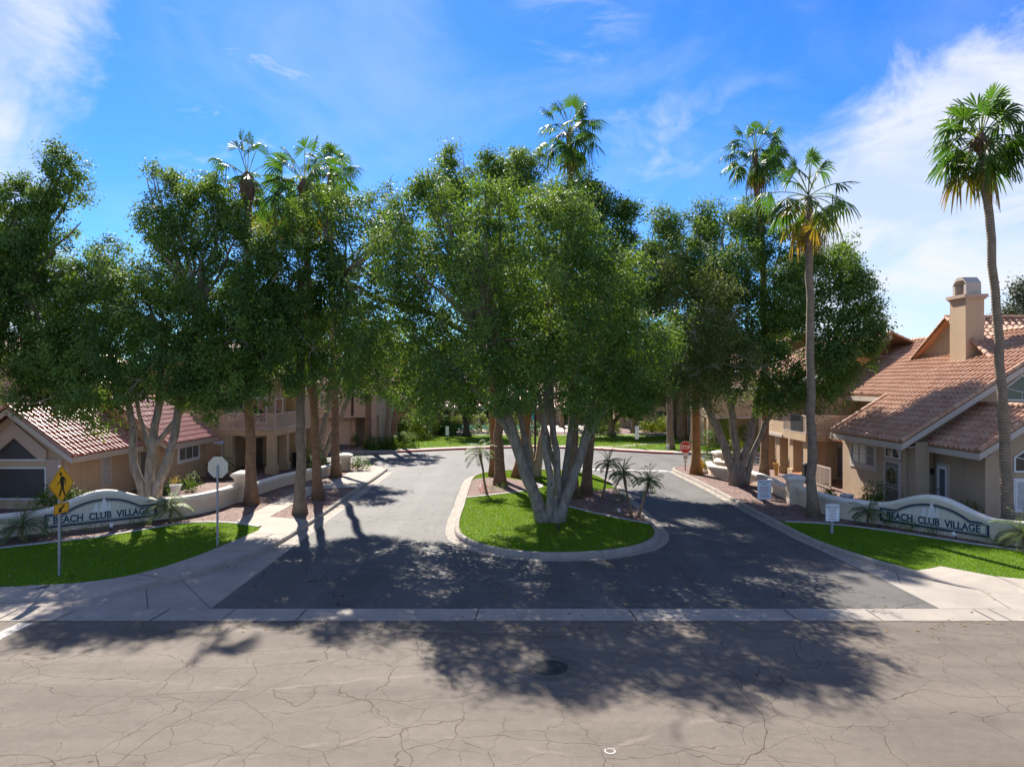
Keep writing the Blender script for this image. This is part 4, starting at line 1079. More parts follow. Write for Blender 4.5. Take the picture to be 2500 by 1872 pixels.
def village_sign(parent, origin, ax, W=3.86):
    """panel on the wall face: origin at the panel's lower middle"""
    fr = frame_at(origin, ax)
    hw = W / 2; h0, ha, xa = 0.52, 0.40, hw - 0.62
    def outline(ins):
        w = hw - ins; pts = [(-w, ins), (w, ins), (w, h0 - ins)]
        x1 = xa - ins * 0.2
        pts.append((x1, h0 - ins))
        n = 20
        for i in range(1, n):
            t = 1 - 2 * i / n; pts.append((x1 * t, h0 - ins + (ha) * (1 - abs(t) ** 2.1)))
        pts.append((-x1, h0 - ins)); pts.append((-w, h0 - ins)); return pts
    def strip(i0, i1, d, name, mat, par):
        A, B = outline(i0), outline(i1); mb = MB(fr); n = len(A)
        for k in range(n):
            a, b, c, e = A[k], A[(k + 1) % n], B[(k + 1) % n], B[k]
            mb.face([(a[0], -d, a[1]), (b[0], -d, b[1]), (c[0], -d, c[1]), (e[0], -d, e[1])])
            mb.face([(a[0], -d, a[1]), (a[0], 0.0, a[1]), (b[0], 0.0, b[1]), (b[0], -d, b[1])])
        o = mb.build(name, M[mat], par); fixn(o); return o
    mb = MB(fr); mb.prism([(a, 0.0, z) for a, z in outline(0.005)], (0, -0.012, 0))
    # hairline joints between the tiles
    panel = mb.build('sign_panel', M['tilepanel'], parent); fixn(panel)
    j = MB(fr)
    for x in np.arange(-hw + .42, hw - .2, .42): j.box(x - .004, x + .004, -.0145, -.012, .1, (h0 - .1) if abs(x) > xa - .1 else h0 + ha * (1 - abs(x / xa) ** 2.1) - .1)
    j.box(-hw + .1, hw - .1, -.0147, -.012, h0 - .104, h0 - .096)
    j.build('tile_joint', M['edging'], panel)
    strip(0.0, 0.075, 0.024, 'border', 'navy', panel); strip(0.095, 0.118, 0.019, 'inner_border', 'teal', panel)
    tf = fr @ Matrix.Translation((0.0, 0, 0.275))
    text_mesh('lettering', 'BEACH  CLUB  VILLAGE', M['letter'], panel, tf, W - 0.56, 0.275, 0.012, bold=0.03, depth=0.012)
    # three sails in relief
    s = MB(fr)
    def sail(x, z, w, h, b):
        pts = []
        for i in range(9):
            t = i / 8; pts.append((x + w * (0.5 - t * .42) - w * b * math.sin(math.pi * t) * -.25, z + h * t))
        left = []
        for i in range(9):
            t = 1 - i / 8; left.append((x - w * .5 * (1 - t) ** .8 + w * .08 * t, z + h * t - .02 * (1 - t)))
        s.prism([(a, -.013, q) for a, q in pts + left], (0, -.045, 0))
    sail(0.0, .43, .30, .56, .5); sail(-.26, .43, .2, .36, .4); sail(.2, .46, .15, .36, .4)
    s.build('sail_relief', M['white'], panel)
def hump(t): return .5 + .5 * math.cos(math.pi * max(-1, min(1, t)))
# left
oL = empty('boundary_wall', (-16.0, 27.6, 0), 'cream entrance wall with humped village sign and white coping behind the yellow crossing sign', 'wall', 'cream walls flanking the entrance')
cs = np.array([-15.95, 27.68]); dirL = np.array([2.8, 2.4]) / math.hypot(2.8, 2.4)
run = [tuple(cs + dirL * t) for t in (-8, -5, -3.5, -2.6, -2, -1, 0, 1, 1.75)]
ln = spline(run + [(-13.55, 29.9), (-13.0, 31.4), (-12.82, 33.2)], 0.16)
tops = [0.93 + .56 * hump(((np.array(p[:2]) - cs) @ dirL) / 2.2) for p in ln]
wall_line(oL, ln, tops)
village_sign(oL, (cs[0] + .016 * dirL[1], cs[1] - .016 * dirL[0], .30), (dirL[0], dirL[1], 0))
pillar(oL, -12.75, 33.6, .62, 1.28, .08)
ln = spline([(-12.72, 34.0), (-12.62, 36.0), (-12.35, 38.4), (-11.7, 40.6), (-11.05, 42.6), (-10.85, 45.2)], 0.3)
wall_line(oL, ln, [0.72] * len(ln)); pillar(oL, -10.75, 45.7, .62, .93, .05)
# right: travelled from the inner end outwards so the wall lies to the left
oR = empty('boundary_wall', (15.6, 26.5, 0), 'cream entrance wall with humped village sign and white coping in front of the house with the chimney', 'wall', 'cream walls flanking the entrance')
cs = np.array([15.62, 26.42]); dirR = np.array([2.1, -3.1]) / math.hypot(2.1, 3.1)
run = [tuple(cs + dirR * t) for t in (-2.1, -1.5, -.8, 0, .8, 1.5, 2.1)]
ln = spline([(13.12, 32.6), (13.2, 30.6), (13.6, 29.2)] + run + [(17.7, 23.95), (22.0, 21.4), (27, 19.6)], 0.16)
tops = [0.93 + .56 * hump(((np.array(p[:2]) - cs) @ dirR) / 2.2) for p in ln]
wall_line(oR, ln, tops)
village_sign(oR, (cs[0] + .016 * dirR[1] - .0, cs[1] - .016 * dirR[0], .30), (dirR[0], dirR[1], 0))
pillar(oR, 13.12, 32.95, .62, 1.2, -.1)
ln = spline([(12.35, 45.0), (12.0, 42.8), (12.5, 41.5), (13.2, 40.2), (13.4, 38.0), (13.2, 35.4), (13.15, 33.3)], 0.3)
wall_line(oR, ln, [0.74] * len(ln)); pillar(oR, 13.9, 47.4, .7, .93, .1)
ln = spline([(13.6, 47.0), (13.1, 45.6), (13.6, 44.2)], .3); wall_line(oR, ln, [0.74] * len(ln))

# ================================================================ HOUSES
rngR = np.random.default_rng(77)
def gable_y(x0, x1, y0, y1, ze, pitch, rng, mat='roof', ridge_caps=True, rakes=True, left=True, right=True):
    """ridge along y; returns tile parts"""
    xm = (x0 + x1) / 2; run = (x1 - x0) / 2; L = run / math.cos(pitch); c, s = math.cos(pitch), math.sin(pitch); zt = ze + run * math.tan(pitch)
    parts = []
    if right: parts.append(tile_plane((x1, y0, ze), (0, 1, 0), (-c, 0, s), y1 - y0, L, rng))
    if left: parts.append(tile_plane((x0, y1, ze), (0, -1, 0), (c, 0, s), y1 - y0, L, rng))
    if ridge_caps: parts.append(cap_row((xm, y0 - .02, zt + .06), (xm, y1, zt + .06), rng))
    if rakes:
        if right: parts.append(cap_row((x1 + .02, y0 + .05, ze + .04), (xm, y0 + .05, zt + .04), rng))
        if left: parts.append(cap_row((x0 - .02, y0 + .05, ze + .04), (xm, y0 + .05, zt + .04), rng))
    return parts
def gable_x(x0, x1, y0, y1, ze, pitch, rng, front=True, back=True, rake_l=True):
    ym = (y0 + y1) / 2; run = (y1 - y0) / 2; L = run / math.cos(pitch); c, s = math.cos(pitch), math.sin(pitch); zt = ze + run * math.tan(pitch)
    parts = []
    if front: parts.append(tile_plane((x0, y0, ze), (1, 0, 0), (0, c, s), x1 - x0, L, rng))
    if back: parts.append(tile_plane((x1, y1, ze), (-1, 0, 0), (0, -c, s), x1 - x0, L, rng))
    parts.append(cap_row((x0 - .02, ym, zt + .06), (x1, ym, zt + .06), rng))
    if rake_l:
        parts.append(cap_row((x0 + .05, y0, ze + .04), (x0 + .05, ym, zt + .04), rng)); parts.append(cap_row((x0 + .05, y1, ze + .04), (x0 + .05, ym, zt + .04), rng))
    return parts
def rake_board(mb, xa, za, xb, zb, y, h=0.26, t=0.05):
    mb.prism([(xa, y, za), (xb, y, zb), (xb, y, zb - h), (xa, y, za - h)], (0, t, 0))
PT = math.radians(37.0); PR = math.radians(32.6)
# ---------------- left near house: two low gables
hA = empty('house', (-20, 34, 0), 'low tan house with red tile gables and dark arched window behind the left sign', 'house')
mb = MB()
def gable_box(mb, x0, x1, y0, y1, z0, ze, pitch):
    xm = (x0 + x1) / 2; zt = ze + (x1 - x0) / 2 * math.tan(pitch)
    mb.prism([(x0, y0, z0), (x1, y0, z0), (x1, y0, ze), (xm, y0, zt), (x0, y0, ze)], (0, y1 - y0, 0))
gable_box(mb, -24.35, -19.75, 31.55, 37.3, .1, 2.72, PT)
gable_box(mb, -23.6, -18.5, 37.25, 42.9, .1, 2.72, PT)
mb.box(-36, -23.0, 34, 43.0, .1, 2.7)
mb.build('wall', M['stucco'], hA)
# raised stucco pilasters that frame the arched window
fm = MB(); fA = Face('-Y', 31.55)
fA.box(fm, -20.62, -19.95, .002, .14, .1, 2.35); fA.box(fm, -24.2, -23.55, .002, .14, .1, 2.35)
fm.prism([(-23.55, 31.41, 2.35), (-23.55, 31.41, 2.75), (-22.05, 31.41, 3.95), (-20.62, 31.41, 2.75), (-20.62, 31.41, 2.35), (-21.0, 31.41, 2.35), (-22.05, 31.41, 3.3), (-23.15, 31.41, 2.35)], (0, .138, 0))
fm.build('window_surround', M['stucco_pink'], hA)
w = MB()
for a0, a1, z0, z1 in ((-23.5, -20.68, .55, 1.98),):
    fA.box(w, a0, a1, .002, .06, z0, z0 + .06); fA.box(w, a0, a1, .002, .06, z1 - .06, z1); fA.box(w, a0, a0 + .06, .002, .06, z0 + .06, z1 - .06); fA.box(w, a1 - .06, a1, .002, .06, z0 + .06, z1 - .06)
w1 = w.build('window', M['white'], hA)
p = MB(); fA.box(p, -23.45, -20.73, .004, .02, .6, 1.93); p.build('pane', M['screen'], w1)
w = MB(); op = [(-23.2, 2.28), (-20.7, 2.28), (-20.7, 2.72), (-22.05, 3.72), (-23.2, 2.85)]; ip = [(-23.14, 2.34), (-20.76, 2.34), (-20.76, 2.69), (-22.05, 3.64), (-23.14, 2.82)]
for k in range(5):
    a, b, c, e = op[k], op[(k + 1) % 5], ip[(k + 1) % 5], ip[k]
    w.prism([(q[0], 31.49, q[1]) for q in (a, b, c, e)], (0, .058, 0))
w2 = w.build('arched_window', M['white'], hA); fixn(w2)
p = MB(); p.prism([(q[0], 31.53, q[1]) for q in ip], (0, .016, 0)); p.build('pane', M['screen'], w2)
fA2 = Face('+X', -19.75)
window_part(hA, fA2, 34.15, 34.85, .75, 2.25, 2, 4, 'blind', surround=.12)
fA3 = Face('+X', -18.5)
window_part(hA, fA3, 39.35, 41.9, 1.35, 2.15, 3, 1, 'glass_lit', surround=.12, fm='white')
door_part(hA, Face('-Y', 37.25), -19.55, -18.65, .14, 2.2, 'screen_door')
roof_part(hA, gable_y(-24.9, -19.2, 30.95, 37.3, 2.5, PT, rngR, ridge_caps=True), 'roof_red')
roof_part(hA, gable_y(-24.1, -17.95, 37.0, 43.3, 2.5, PT, rngR), 'roof_red')
fb = MB()
for x0, x1, y in ((-24.9, -19.2, 30.95), (-24.1, -17.95, 37.0)):
    xm = (x0 + x1) / 2; zt = 2.5 + (x1 - x0) / 2 * math.tan(PT)
    rake_board(fb, x0 - .02, 2.45, xm, zt - .05, y - .02); rake_board(fb, x1 + .02, 2.45, xm, zt - .05, y - .02)
fb.box(-19.24, -19.16, 31.0, 37.0, 2.22, 2.47); fb.box(-17.99, -17.91, 37.05, 43.3, 2.22, 2.47)
fb.box(-19.8, -19.24, 31.0, 37.0, 2.40, 2.43); fb.box(-18.55, -17.99, 37.05, 43.2, 2.40, 2.43)
fb.build('fascia', M['trim'], hA)
lm = MB(); lm.box(-18.48, -18.36, 37.9, 38.02, 1.75, 2.0); lm.build('wall_lamp', M['iron'], hA)
# ---------------- left two-storey house with lattice balcony
hB = empty('house', (-19, 50, 0), 'two storey tan house with lattice balcony on square columns behind the left palm trunks', 'house')
mb = MB()
mb.box(-27, -15.6, 48.6, 57, .1, 5.6)                                   # main block
mb.box(-15.6, -14.55, 49.2, 52.6, 2.5, 5.6); mb.box(-15.1, -14.55, 49.2, 49.75, .1, 2.5); mb.box(-15.1, -14.55, 52.05, 52.6, .1, 2.5)   # pier beside the balcony
mb.prism([(-20.9, 45.6, .1), (-18.05, 45.6, .1), (-18.05, 45.6, 3.65), (-19.55, 45.6, 4.65), (-20.9, 45.6, 4.65)], (0, 3.0, 0))    # sloping parapet of the stairs
mb.build('wall', M['stucco'], hB)
bt = MB()
bt.box(-18.0, -14.45, 43.6, 48.6, 2.48, 2.82); bt.build('balcony_floor', M['stucco'], hB)
for y in (43.85, 46.2, 48.4):
    c = MB(); c.box(-15.08, -14.58, y - .25, y + .25, .62, 2.48); c.box(-15.16, -14.5, y - .33, y + .33, .1, .62); c.build('column', M['stucco'], hB)
c = MB(); c.box(-17.7, -17.2, 43.65, 44.1, .1, 2.48); c.build('column', M['stucco'], hB)
bl = MB(); lattice(bl, Face('-Y', 43.62), -17.95, -14.5, 2.85, 3.86, post=1)
bl.build('balcony_lattice', M['lattice'], hB)
bl = MB(); lattice(bl, Face('+X', -14.5), 43.62, 49.2, 2.85, 3.86, post=2); bl.build('balcony_lattice', M['lattice'], hB)
fB = Face('-Y', 48.6)
window_part(hB, fB, -18.95, -18.35, 3.35, 4.7, 2, 4, 'glass', fm='white')
window_part(hB, fB, -17.95, -16.75, 2.95, 4.75, 2, 1, 'glass', fm='white', w=.1, name='sliding_door')
window_part(hB, fB, -16.1 - .1, -15.65, 3.1, 4.7, 1, 1, 'glass', fm='white')
door_part(hB, fB, -17.9, -16.95, .14, 2.25, 'screen_door')
# small porch roof between stairs and balcony
pr = gable_y(-18.7, -16.75, 45.0, 48.5, 2.35, PT, rngR, left=False)
roof_part(hB, pr, 'roof_red', 'porch_roof')
fb = MB(); rake_board(fb, -16.73, 2.3, -17.72, 3.05, 44.98); fb.box(-16.79, -16.71, 45.03, 48.5, 2.1, 2.32); fb.build('fascia', M['trim'], hB)
roof_part(hB, gable_y(-27.8, -14.0, 48.0, 57.6, 5.55, R(24), rngR), 'roof_red')
fb = MB(); fb.box(-14.06, -13.98, 48.0, 57.6, 5.25, 5.5); rake_board(fb, -13.98, 5.5, -20.9, 8.58, 47.97); rake_board(fb, -27.82, 5.5, -20.9, 8.58, 47.97); fb.build('fascia', M['trim'], hB)
gb = MB(); gb.prism([(-27, 48.62, 5.6), (-15.0, 48.62, 5.6), (-20.9, 48.62, 8.3)], (0, 8.3, 0)); gb.build('gable_wall', M['stucco'], hB)
aw = MB(); aw.prism([(-18.55, 44.0, 2.05), (-17.95, 44.0, 1.95), (-17.95, 44.0, 1.88), (-18.55, 44.0, 1.98)], (0, 1.7, 0)); aw.box(-18.0, -17.94, 44.0, 44.06, .1, 1.9); aw.build('awning', M['white'], hB)
# ---------------- left far house with garage
hC = empty('house', (-16, 68, 0), 'pinkish two storey house with pale garage door beyond the left driveway', 'house')
mb = MB(); mb.box(-27, -14.25, 64.6, 73.4, .1, 6.0); mb.box(-27, -14.5, 63.9, 64.6, 2.55, 6.0); mb.box(-14.25, -12.3, 66.2, 73.4, .1, 6.0); mb.box(-14.25, -12.3, 63.9, 66.2, 2.75, 6.0)
mb.box(-13.0, -12.3, 63.9, 64.6, .1, 2.75); mb.box(-13.0, -12.3, 65.8, 66.2, .1, 2.75)
mb.build('wall', M['stucco_pink'], hC)
door_part(hC, Face('-Y', 64.6), -17.6, -14.75, .16, 2.3, 'garage', glass=None, handle=False, name='garage_door')
gm = MB(); fC = Face('-Y', 64.6)
for k in range(1, 5): fC.box(gm, -17.5, -14.85, .03, .034, .16 + .43 * k, .175 + .43 * k)
gm.build('garage_seam', M['stucco_dark'], hC)
window_part(hC, Face('-Y', 63.9), -17.3, -16.0, 3.5, 4.9, 2, 2, 'glass_lit', fm='white')
lm = MB(); lm.box(-14.52, -14.36, 64.45, 64.58, 2.0, 2.25); lm.build('wall_lamp', M['trim'], hC)
fC2 = Face('+X', -12.3)
for y in (67.0, 68.6, 70.2):
    bm_ = MB(); fC2.box(bm_, y, y + 1.1, .002, .03, .2, 2.6); bm_.build('recess_panel', M['stucco_dark'], hC)
fb = MB(); fb.box(-27.0, -12.26, 63.84, 63.9, 2.66, 2.78); fb.build('band', M['trim'], hC)
bl = MB(); lattice(bl, Face('+X', -12.3), 70.6, 72.8, 2.8, 4.2, d0=.05, sp=.2); bl.build('balcony_lattice', M['white'], hC)
roof_part(hC, gable_y(-27.8, -11.6, 63.2, 74.0, 5.95, R(24), rngR), 'roof_red')
# ---------------- single storey house further back on the left
hD = empty('house', (-14, 76, 0), 'small house with salmon tile gable behind the bright shrubs', 'house')
mb = MB(); gable_box(mb, -16.4, -10.8, 75, 84, .1, 2.75, R(33)); mb.build('wall', M['stucco'], hD)
roof_part(hD, gable_y(-17.1, -10.15, 74.2, 84.6, 2.55, R(33), rngR), 'roof_red')
fb = MB(); rake_board(fb, -10.13, 2.5, -13.62, 4.75, 74.17); fb.box(-10.2, -10.12, 74.2, 84.6, 2.25, 2.5); fb.build('fascia', M['trim'], hD)
window_part(hD, Face('-Y', 75), -11.9, -11.2, .5, 2.2, 1, 1, 'glass', fm='trim')
# ---------------- tall house at the far left edge
hG = empty('house', (-34, 47, 0), 'tall tan house with tile roof at the left edge behind the low gables', 'house')
mb = MB(); gable_box(mb, -40, -27.2, 44.0, 56, .1, 5.9, R(24)); mb.build('wall', M['stucco'], hG)
roof_part(hG, gable_y(-40.7, -26.5, 43.4, 56.6, 5.65, R(24), rngR), 'roof_red')
fb = MB(); rake_board(fb, -26.48, 5.6, -33.6, 8.77, 43.37); rake_board(fb, -40.72, 5.6, -33.6, 8.77, 43.37); fb.box(-26.55, -26.47, 43.4, 56.6, 5.35, 5.6); fb.build('fascia', M['trim'], hG)
window_part(hG, Face('-Y', 44.0), -31.2, -30.0, 3.6, 4.9, 2, 2, 'glass', fm='trim', surround=.15)
# ---------------- right near house with chimney
hE = empty('house', (20, 33, 0), 'tan house with terracotta tile roof and stucco chimney on the right', 'house')
tp = math.tan(PR)
mb = MB()
zr_ = lambda x: 3.2 + (x - 16.5) * tp            # main slope height
# main body under the long slope
mb.prism([(17.1, 31.0, .1), (30, 31.0, .1), (30, 31.0, zr_(24.3) - .5), (24.3, 31.0, zr_(24.3) - .16), (18.4, 31.0, zr_(18.4) - .16), (17.1, 31.0, zr_(17.1) - .16)], (0, 5.7, 0))
mb.prism([(20.0, 36.7, .1), (29, 36.7, .1), (29, 36.7, 5.2), (24.4, 36.7, 8.0), (20.0, 36.7, zr_(20.0) - .16)], (0, 7.6, 0)); mb.box(18.2, 20.0, 41.2, 44.3, .1, 4.9)
gable_box(mb, 18.4, 22.4, 27.6, 31.05, .1, 3.3, PR)
mb.box(17.25, 17.85, 30.35, 30.95, .1, 3.2)       # porch pier
mb.build('wall', M['stucco_dark'], hE)
gw = MB(); gw.prism([(22.62, 33.4, 7.0), (22.62, 39.6, 7.0), (22.62, 36.5, 9.0)], (3.5, 0, 0)); fixn(gw.build('dormer_wall', M['stucco_dark'], hE))
c, s = math.cos(PR), math.sin(PR)
parts = [tile_plane((16.5, 36.75, 3.2), (0, -1, 0), (c, 0, s), 6.75, (24.4 - 16.5) / c, rngR), cap_row((16.48, 30.05, 3.24), (24.4, 30.05, 3.24 + 7.9 * tp), rngR), cap_row((24.4, 30, 3.28 + 7.9 * tp), (24.4, 36.7, 3.28 + 7.9 * tp), rngR),
         tile_plane((32.3, 30.0, 3.2), (0, 1, 0), (-c, 0, s), 6.75, 7.9 / c, rngR)]
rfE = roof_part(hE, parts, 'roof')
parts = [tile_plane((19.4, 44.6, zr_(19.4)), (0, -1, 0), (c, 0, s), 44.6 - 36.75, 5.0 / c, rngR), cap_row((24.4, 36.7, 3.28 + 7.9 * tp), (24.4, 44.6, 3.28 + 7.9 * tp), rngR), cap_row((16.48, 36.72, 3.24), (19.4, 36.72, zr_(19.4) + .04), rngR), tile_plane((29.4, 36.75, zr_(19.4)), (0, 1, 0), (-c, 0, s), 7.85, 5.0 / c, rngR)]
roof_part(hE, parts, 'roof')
roof_part(hE, gable_x(22.3, 31, 33.1, 39.9, 6.86, PR, rngR), 'roof')
roof_part(hE, gable_y(17.8, 23.0, 27.0, 31.0, 3.08, PR, rngR), 'roof')
fb = MB()
rake_board(fb, 16.48, 3.16, 24.4, 3.16 + 7.9 * tp, 29.97); fb.box(16.46, 16.54, 30.02, 36.75, 2.88, 3.14)
rake_board(fb, 17.78, 3.04, 20.4, 3.04 + 2.6 * tp, 26.97); rake_board(fb, 23.02, 3.04, 20.4, 3.04 + 2.6 * tp, 26.97); fb.box(17.76, 17.84, 27.02, 30.9, 2.78, 3.02)
fb.box(19.36, 19.44, 36.8, 44.6, zr_(19.4) - .32, zr_(19.4) - .06); rake_board(fb, 16.5, 3.16, 19.36, 3.16 + 2.86 * tp, 36.76)
fb.box(16.56, 17.1, 30.05, 36.7, 2.98, 3.01); fb.box(17.86, 18.4, 27.05, 31.0, 2.9, 2.93)
fb.build('fascia', M['trim'], hE)
fE = Face('-X', 17.1)
window_part(hE, fE, 33.45, 35.7, 1.75, 2.75, 3, 2, 'glass_lit', fm='trim', surround=.2, w=.06)
window_part(hE, fE, 31.25, 32.5, 2.35, 2.85, 2, 1, 'glass', fm='white', w=.05)
d1 = door_part(hE, fE, 31.2, 32.55, .16, 2.25, 'screen_door', w=.12, name='security_door')
sb = MB()
for k in range(8): fE.box(sb, 31.42 + k * .13, 31.435 + k * .13, .03, .045, 1.3, 2.0)
fE.box(sb, 31.35, 32.4, .03, .05, 1.02, 1.06); fE.box(sb, 31.35, 32.4, .03, .05, 1.16, 1.2)
for k in range(10):
    t0, t1 = math.pi * k / 10, math.pi * (k + 1) / 10
    a0, z0_, a1, z1_ = 31.87 - .5 * math.cos(t0), 1.72 + .3 * math.sin(t0), 31.87 - .5 * math.cos(t1), 1.72 + .3 * math.sin(t1)
    sb.tube([fE.pt(a0, .04, z0_), fE.pt(a1, .04, z1_)], .012, 4)
sb.build('door_grille', M['trim'], d1)
fE2 = Face('-X', 18.4)
door_part(hE, fE2, 29.85, 30.75, .16, 2.3, 'signwhite', glass='glass_lit', w=.11)
lm = MB(); lm.lathe((18.3, 30.95 - .12 + .1, 1.75), [(.03, 0), (.08, .05), (.09, .18), (.03, .26)], 8); lm.build('wall_lamp', M['iron'], hE)
fE3 = Face('-Y', 27.6)
window_part(hE, fE3, 19.55, 20.9, .75, 1.95, 2, 1, 'blind', fm='white', surround=.06)
def arch_window(parent, fc, a0, a1, z0, z1, zt):
    xm = (a0 + a1) / 2; op = [(a0, z0), (a1, z0), (a1, z1), (xm, zt), (a0, z1)]; k_ = .06
    ip = [(a0 + k_, z0 + k_), (a1 - k_, z0 + k_), (a1 - k_, z1 - k_ * .4), (xm, zt - k_ * 1.3), (a0 + k_, z1 - k_ * .4)]
    w = MB()
    for k in range(5):
        q = [op[k], op[(k + 1) % 5], ip[(k + 1) % 5], ip[k]]
        p0 = [fc.pt(a, .05, z) for a, z in q]; p1 = fc.pt(q[0][0], .002, q[0][1]); w.prism(p0, Vector(p1) - Vector(p0[0]))
    w.tube([fc.pt(xm, .035, z0), fc.pt(xm, .035, (z0 + z1) / 2 + .1)], .02, 4); w.tube([fc.pt(xm, .035, (z0 + z1) / 2 + .1), fc.pt(a0, .035, z1)], .02, 4); w.tube([fc.pt(xm, .035, (z0 + z1) / 2 + .1), fc.pt(a1, .035, z1)], .02, 4)
    o = w.build('arched_window', M['white'], parent); fixn(o)
    p = MB(); p0 = [fc.pt(a, .02, z) for a, z in ip]; p1 = fc.pt(ip[0][0], .004, ip[0][1]); p.prism(p0, Vector(p1) - Vector(p0[0])); po = p.build('pane', M['glass'], o); fixn(po)
arch_window(hE, fE3, 19.5, 21.3, 2.25, 2.85, 3.45)
arch_window(hE, Face('-Y', 31.0), 21.5, 23.0, 4.95, 5.5, 6.1)
# chimney through the slope
ch = MB(); cx0, cx1, cy0, cy1 = 22.05, 22.95, 34.5, 35.75; CT = 9.8
ch.box(cx0, cx1, cy0, cy1, 6.3, CT); chm = ch.build('chimney', M['stucco'], hE)
cc = MB(); cc.box(cx0 - .06, cx1 + .06, cy0 - .06, cy1 + .06, CT, CT + .08); cc.box(cx0 - .13, cx1 + .13, cy0 - .13, cy1 + .13, CT + .08, CT + .24); cc.build('chimney_cap', M['stucco_pink'], chm)
cz = CT + .24; hd = MB()
hd.box(cx0 + .08, cx0 + .2, cy0 + .1, cy0 + .28, cz, cz + .5); hd.box(cx0 + .08, cx0 + .2, cy1 - .28, cy1 - .1, cz, cz + .5)
hd.box(cx1 - .2, cx1 - .08, cy0 + .1, cy1 - .1, cz, cz + .5); hd.box(cx0 + .2, cx1 - .2, cy0 + .1, cy0 + .2, cz, cz + .5); hd.box(cx0 + .2, cx1 - .2, cy1 - .2, cy1 - .1, cz, cz + .5)
ym = (cy0 + cy1) / 2
for sg, ya in ((-1, cy0 + .1), (1, cy1 - .1)):
    hd.prism([(cx0 + .08, ya, cz + .5), (cx0 + .08, ya, cz + .58), (cx0 + .08, ya - sg * .3, cz + .88), (cx0 + .08, ym, cz + .9), (cx0 + .08, ym, cz + .74), (cx0 + .08, ya - sg * .22, cz + .72)], (cx1 - cx0 - .16, 0, 0))
hdo = hd.build('chimney_hood', M['trim'], chm); fixn(hdo)
vent = MB(); vent.lathe((19.2, 31.6, zr_(19.2) + .02), [(.06, 0), (.06, .22), (.09, .23), (.02, .3)], 10); vent.build('roof_vent', M['roof'], rfE)
# ---------------- right house with balcony on columns
hH = empty('house', (19, 46, 0), 'tan house with lattice balcony above square columns behind the forked tree on the right', 'house')
mb = MB(); mb.box(19.3, 29, 45.0, 53, .1, 5.7); mb.box(19.3, 20.5, 44.4, 45.0, .1, 5.2); mb.box(16.6, 19.3, 43.4, 47.2, 2.5, 5.7); mb.box(17.6, 19.3, 43.2, 43.4, 2.6, 5.5); mb.box(18.9, 19.3, 39.8, 43.2, .1, 2.5)
mb.build('wall', M['stucco'], hH)
bt = MB(); bt.box(16.55, 19.3, 40.0, 43.4, 2.42, 2.82); bt.build('balcony_floor', M['stucco'], hH)
bd = MB(); bd.box(16.5, 16.6, 43.4, 47.25, 2.42, 2.6); bd.build('band', M['trim'], hH)
for x, y in ((16.95, 46.7), (16.95, 44.5), (16.95, 42.4), (16.95, 40.4)):
    c_ = MB(); c_.box(x - .26, x + .26, y - .26, y + .26, .62, 2.46); c_.box(x - .36, x + .36, y - .36, y + .36, .1, .62); c_.build('column', M['stucco'], hH)
bl = MB(); lattice(bl, Face('-X', 16.62), 40.0, 43.4, 2.85, 3.9, post=1); bl.build('balcony_lattice', M['lattice'], hH)
bl = MB(); lattice(bl, Face('-Y', 40.02), 16.7, 19.9, 2.85, 3.9, post=1); bl.build('balcony_lattice', M['lattice'], hH)
sh = MB(); sh.box(16.56, 16.6, 40.5, 42.2, 2.95, 3.88); sh.build('privacy_screen', M['iron'], hH)
fH = Face('-Y', 43.2)
window_part(hH, fH, 17.75, 19.1, 3.5, 4.75, 2, 6, 'blind', fm='trim', surround=.08)
door_part(hH, Face('-X', 18.9), 40.4, 41.4, .16, 2.25, 'door', glass='glass_lit', fm='trim')
lm = MB(); lm.box(18.74, 18.88, 42.0, 42.16, 1.7, 2.0); lm.build('wall_lamp', M['iron'], hH)
roof_part(hH, gable_y(16.0, 29.6, 42.6, 53.6, 5.65, R(24), rngR), 'roof')
fb = MB(); fb.box(15.96, 16.04, 42.6, 53.6, 5.35, 5.6); rake_board(fb, 15.98, 5.6, 22.8, 8.63, 42.57); fb.build('fascia', M['trim'], hH)
pr = [tile_plane((17.5, 39.6, 2.6), (0, -1, 0), (c, 0, s), 2.4, 2.0, rngR)]; roof_part(hH, pr, 'roof', 'porch_roof')
# ---------------- far right house
hF = empty('house', (22, 66, 0), 'shaded tan house with recessed porch beyond the loop road on the right', 'house')
mb = MB(); mb.box(17.2, 34, 63.6, 76, .1, 6); mb.box(17.2, 34, 62.2, 63.6, 2.7, 6)
for x in (17.2, 19.0, 21.6, 24.4): mb.box(x, x + .6, 62.2, 62.8, .1, 2.7)
mb.build('wall', M['stucco'], hF)
bd = MB(); bd.box(17.1, 34, 62.12, 62.2, 2.62, 2.8); bd.build('band', M['trim'], hF)
fF = Face('-Y', 63.6)
for x in (18.0, 20.4):
    dp = MB(); fF.box(dp, x, x + .95, .002, .04, .15, 2.3); dp.build('door', M['door'], hF)
roof_part(hF, gable_y(16.4, 34.6, 61.6, 76.6, 5.95, R(24), rngR), 'roof')
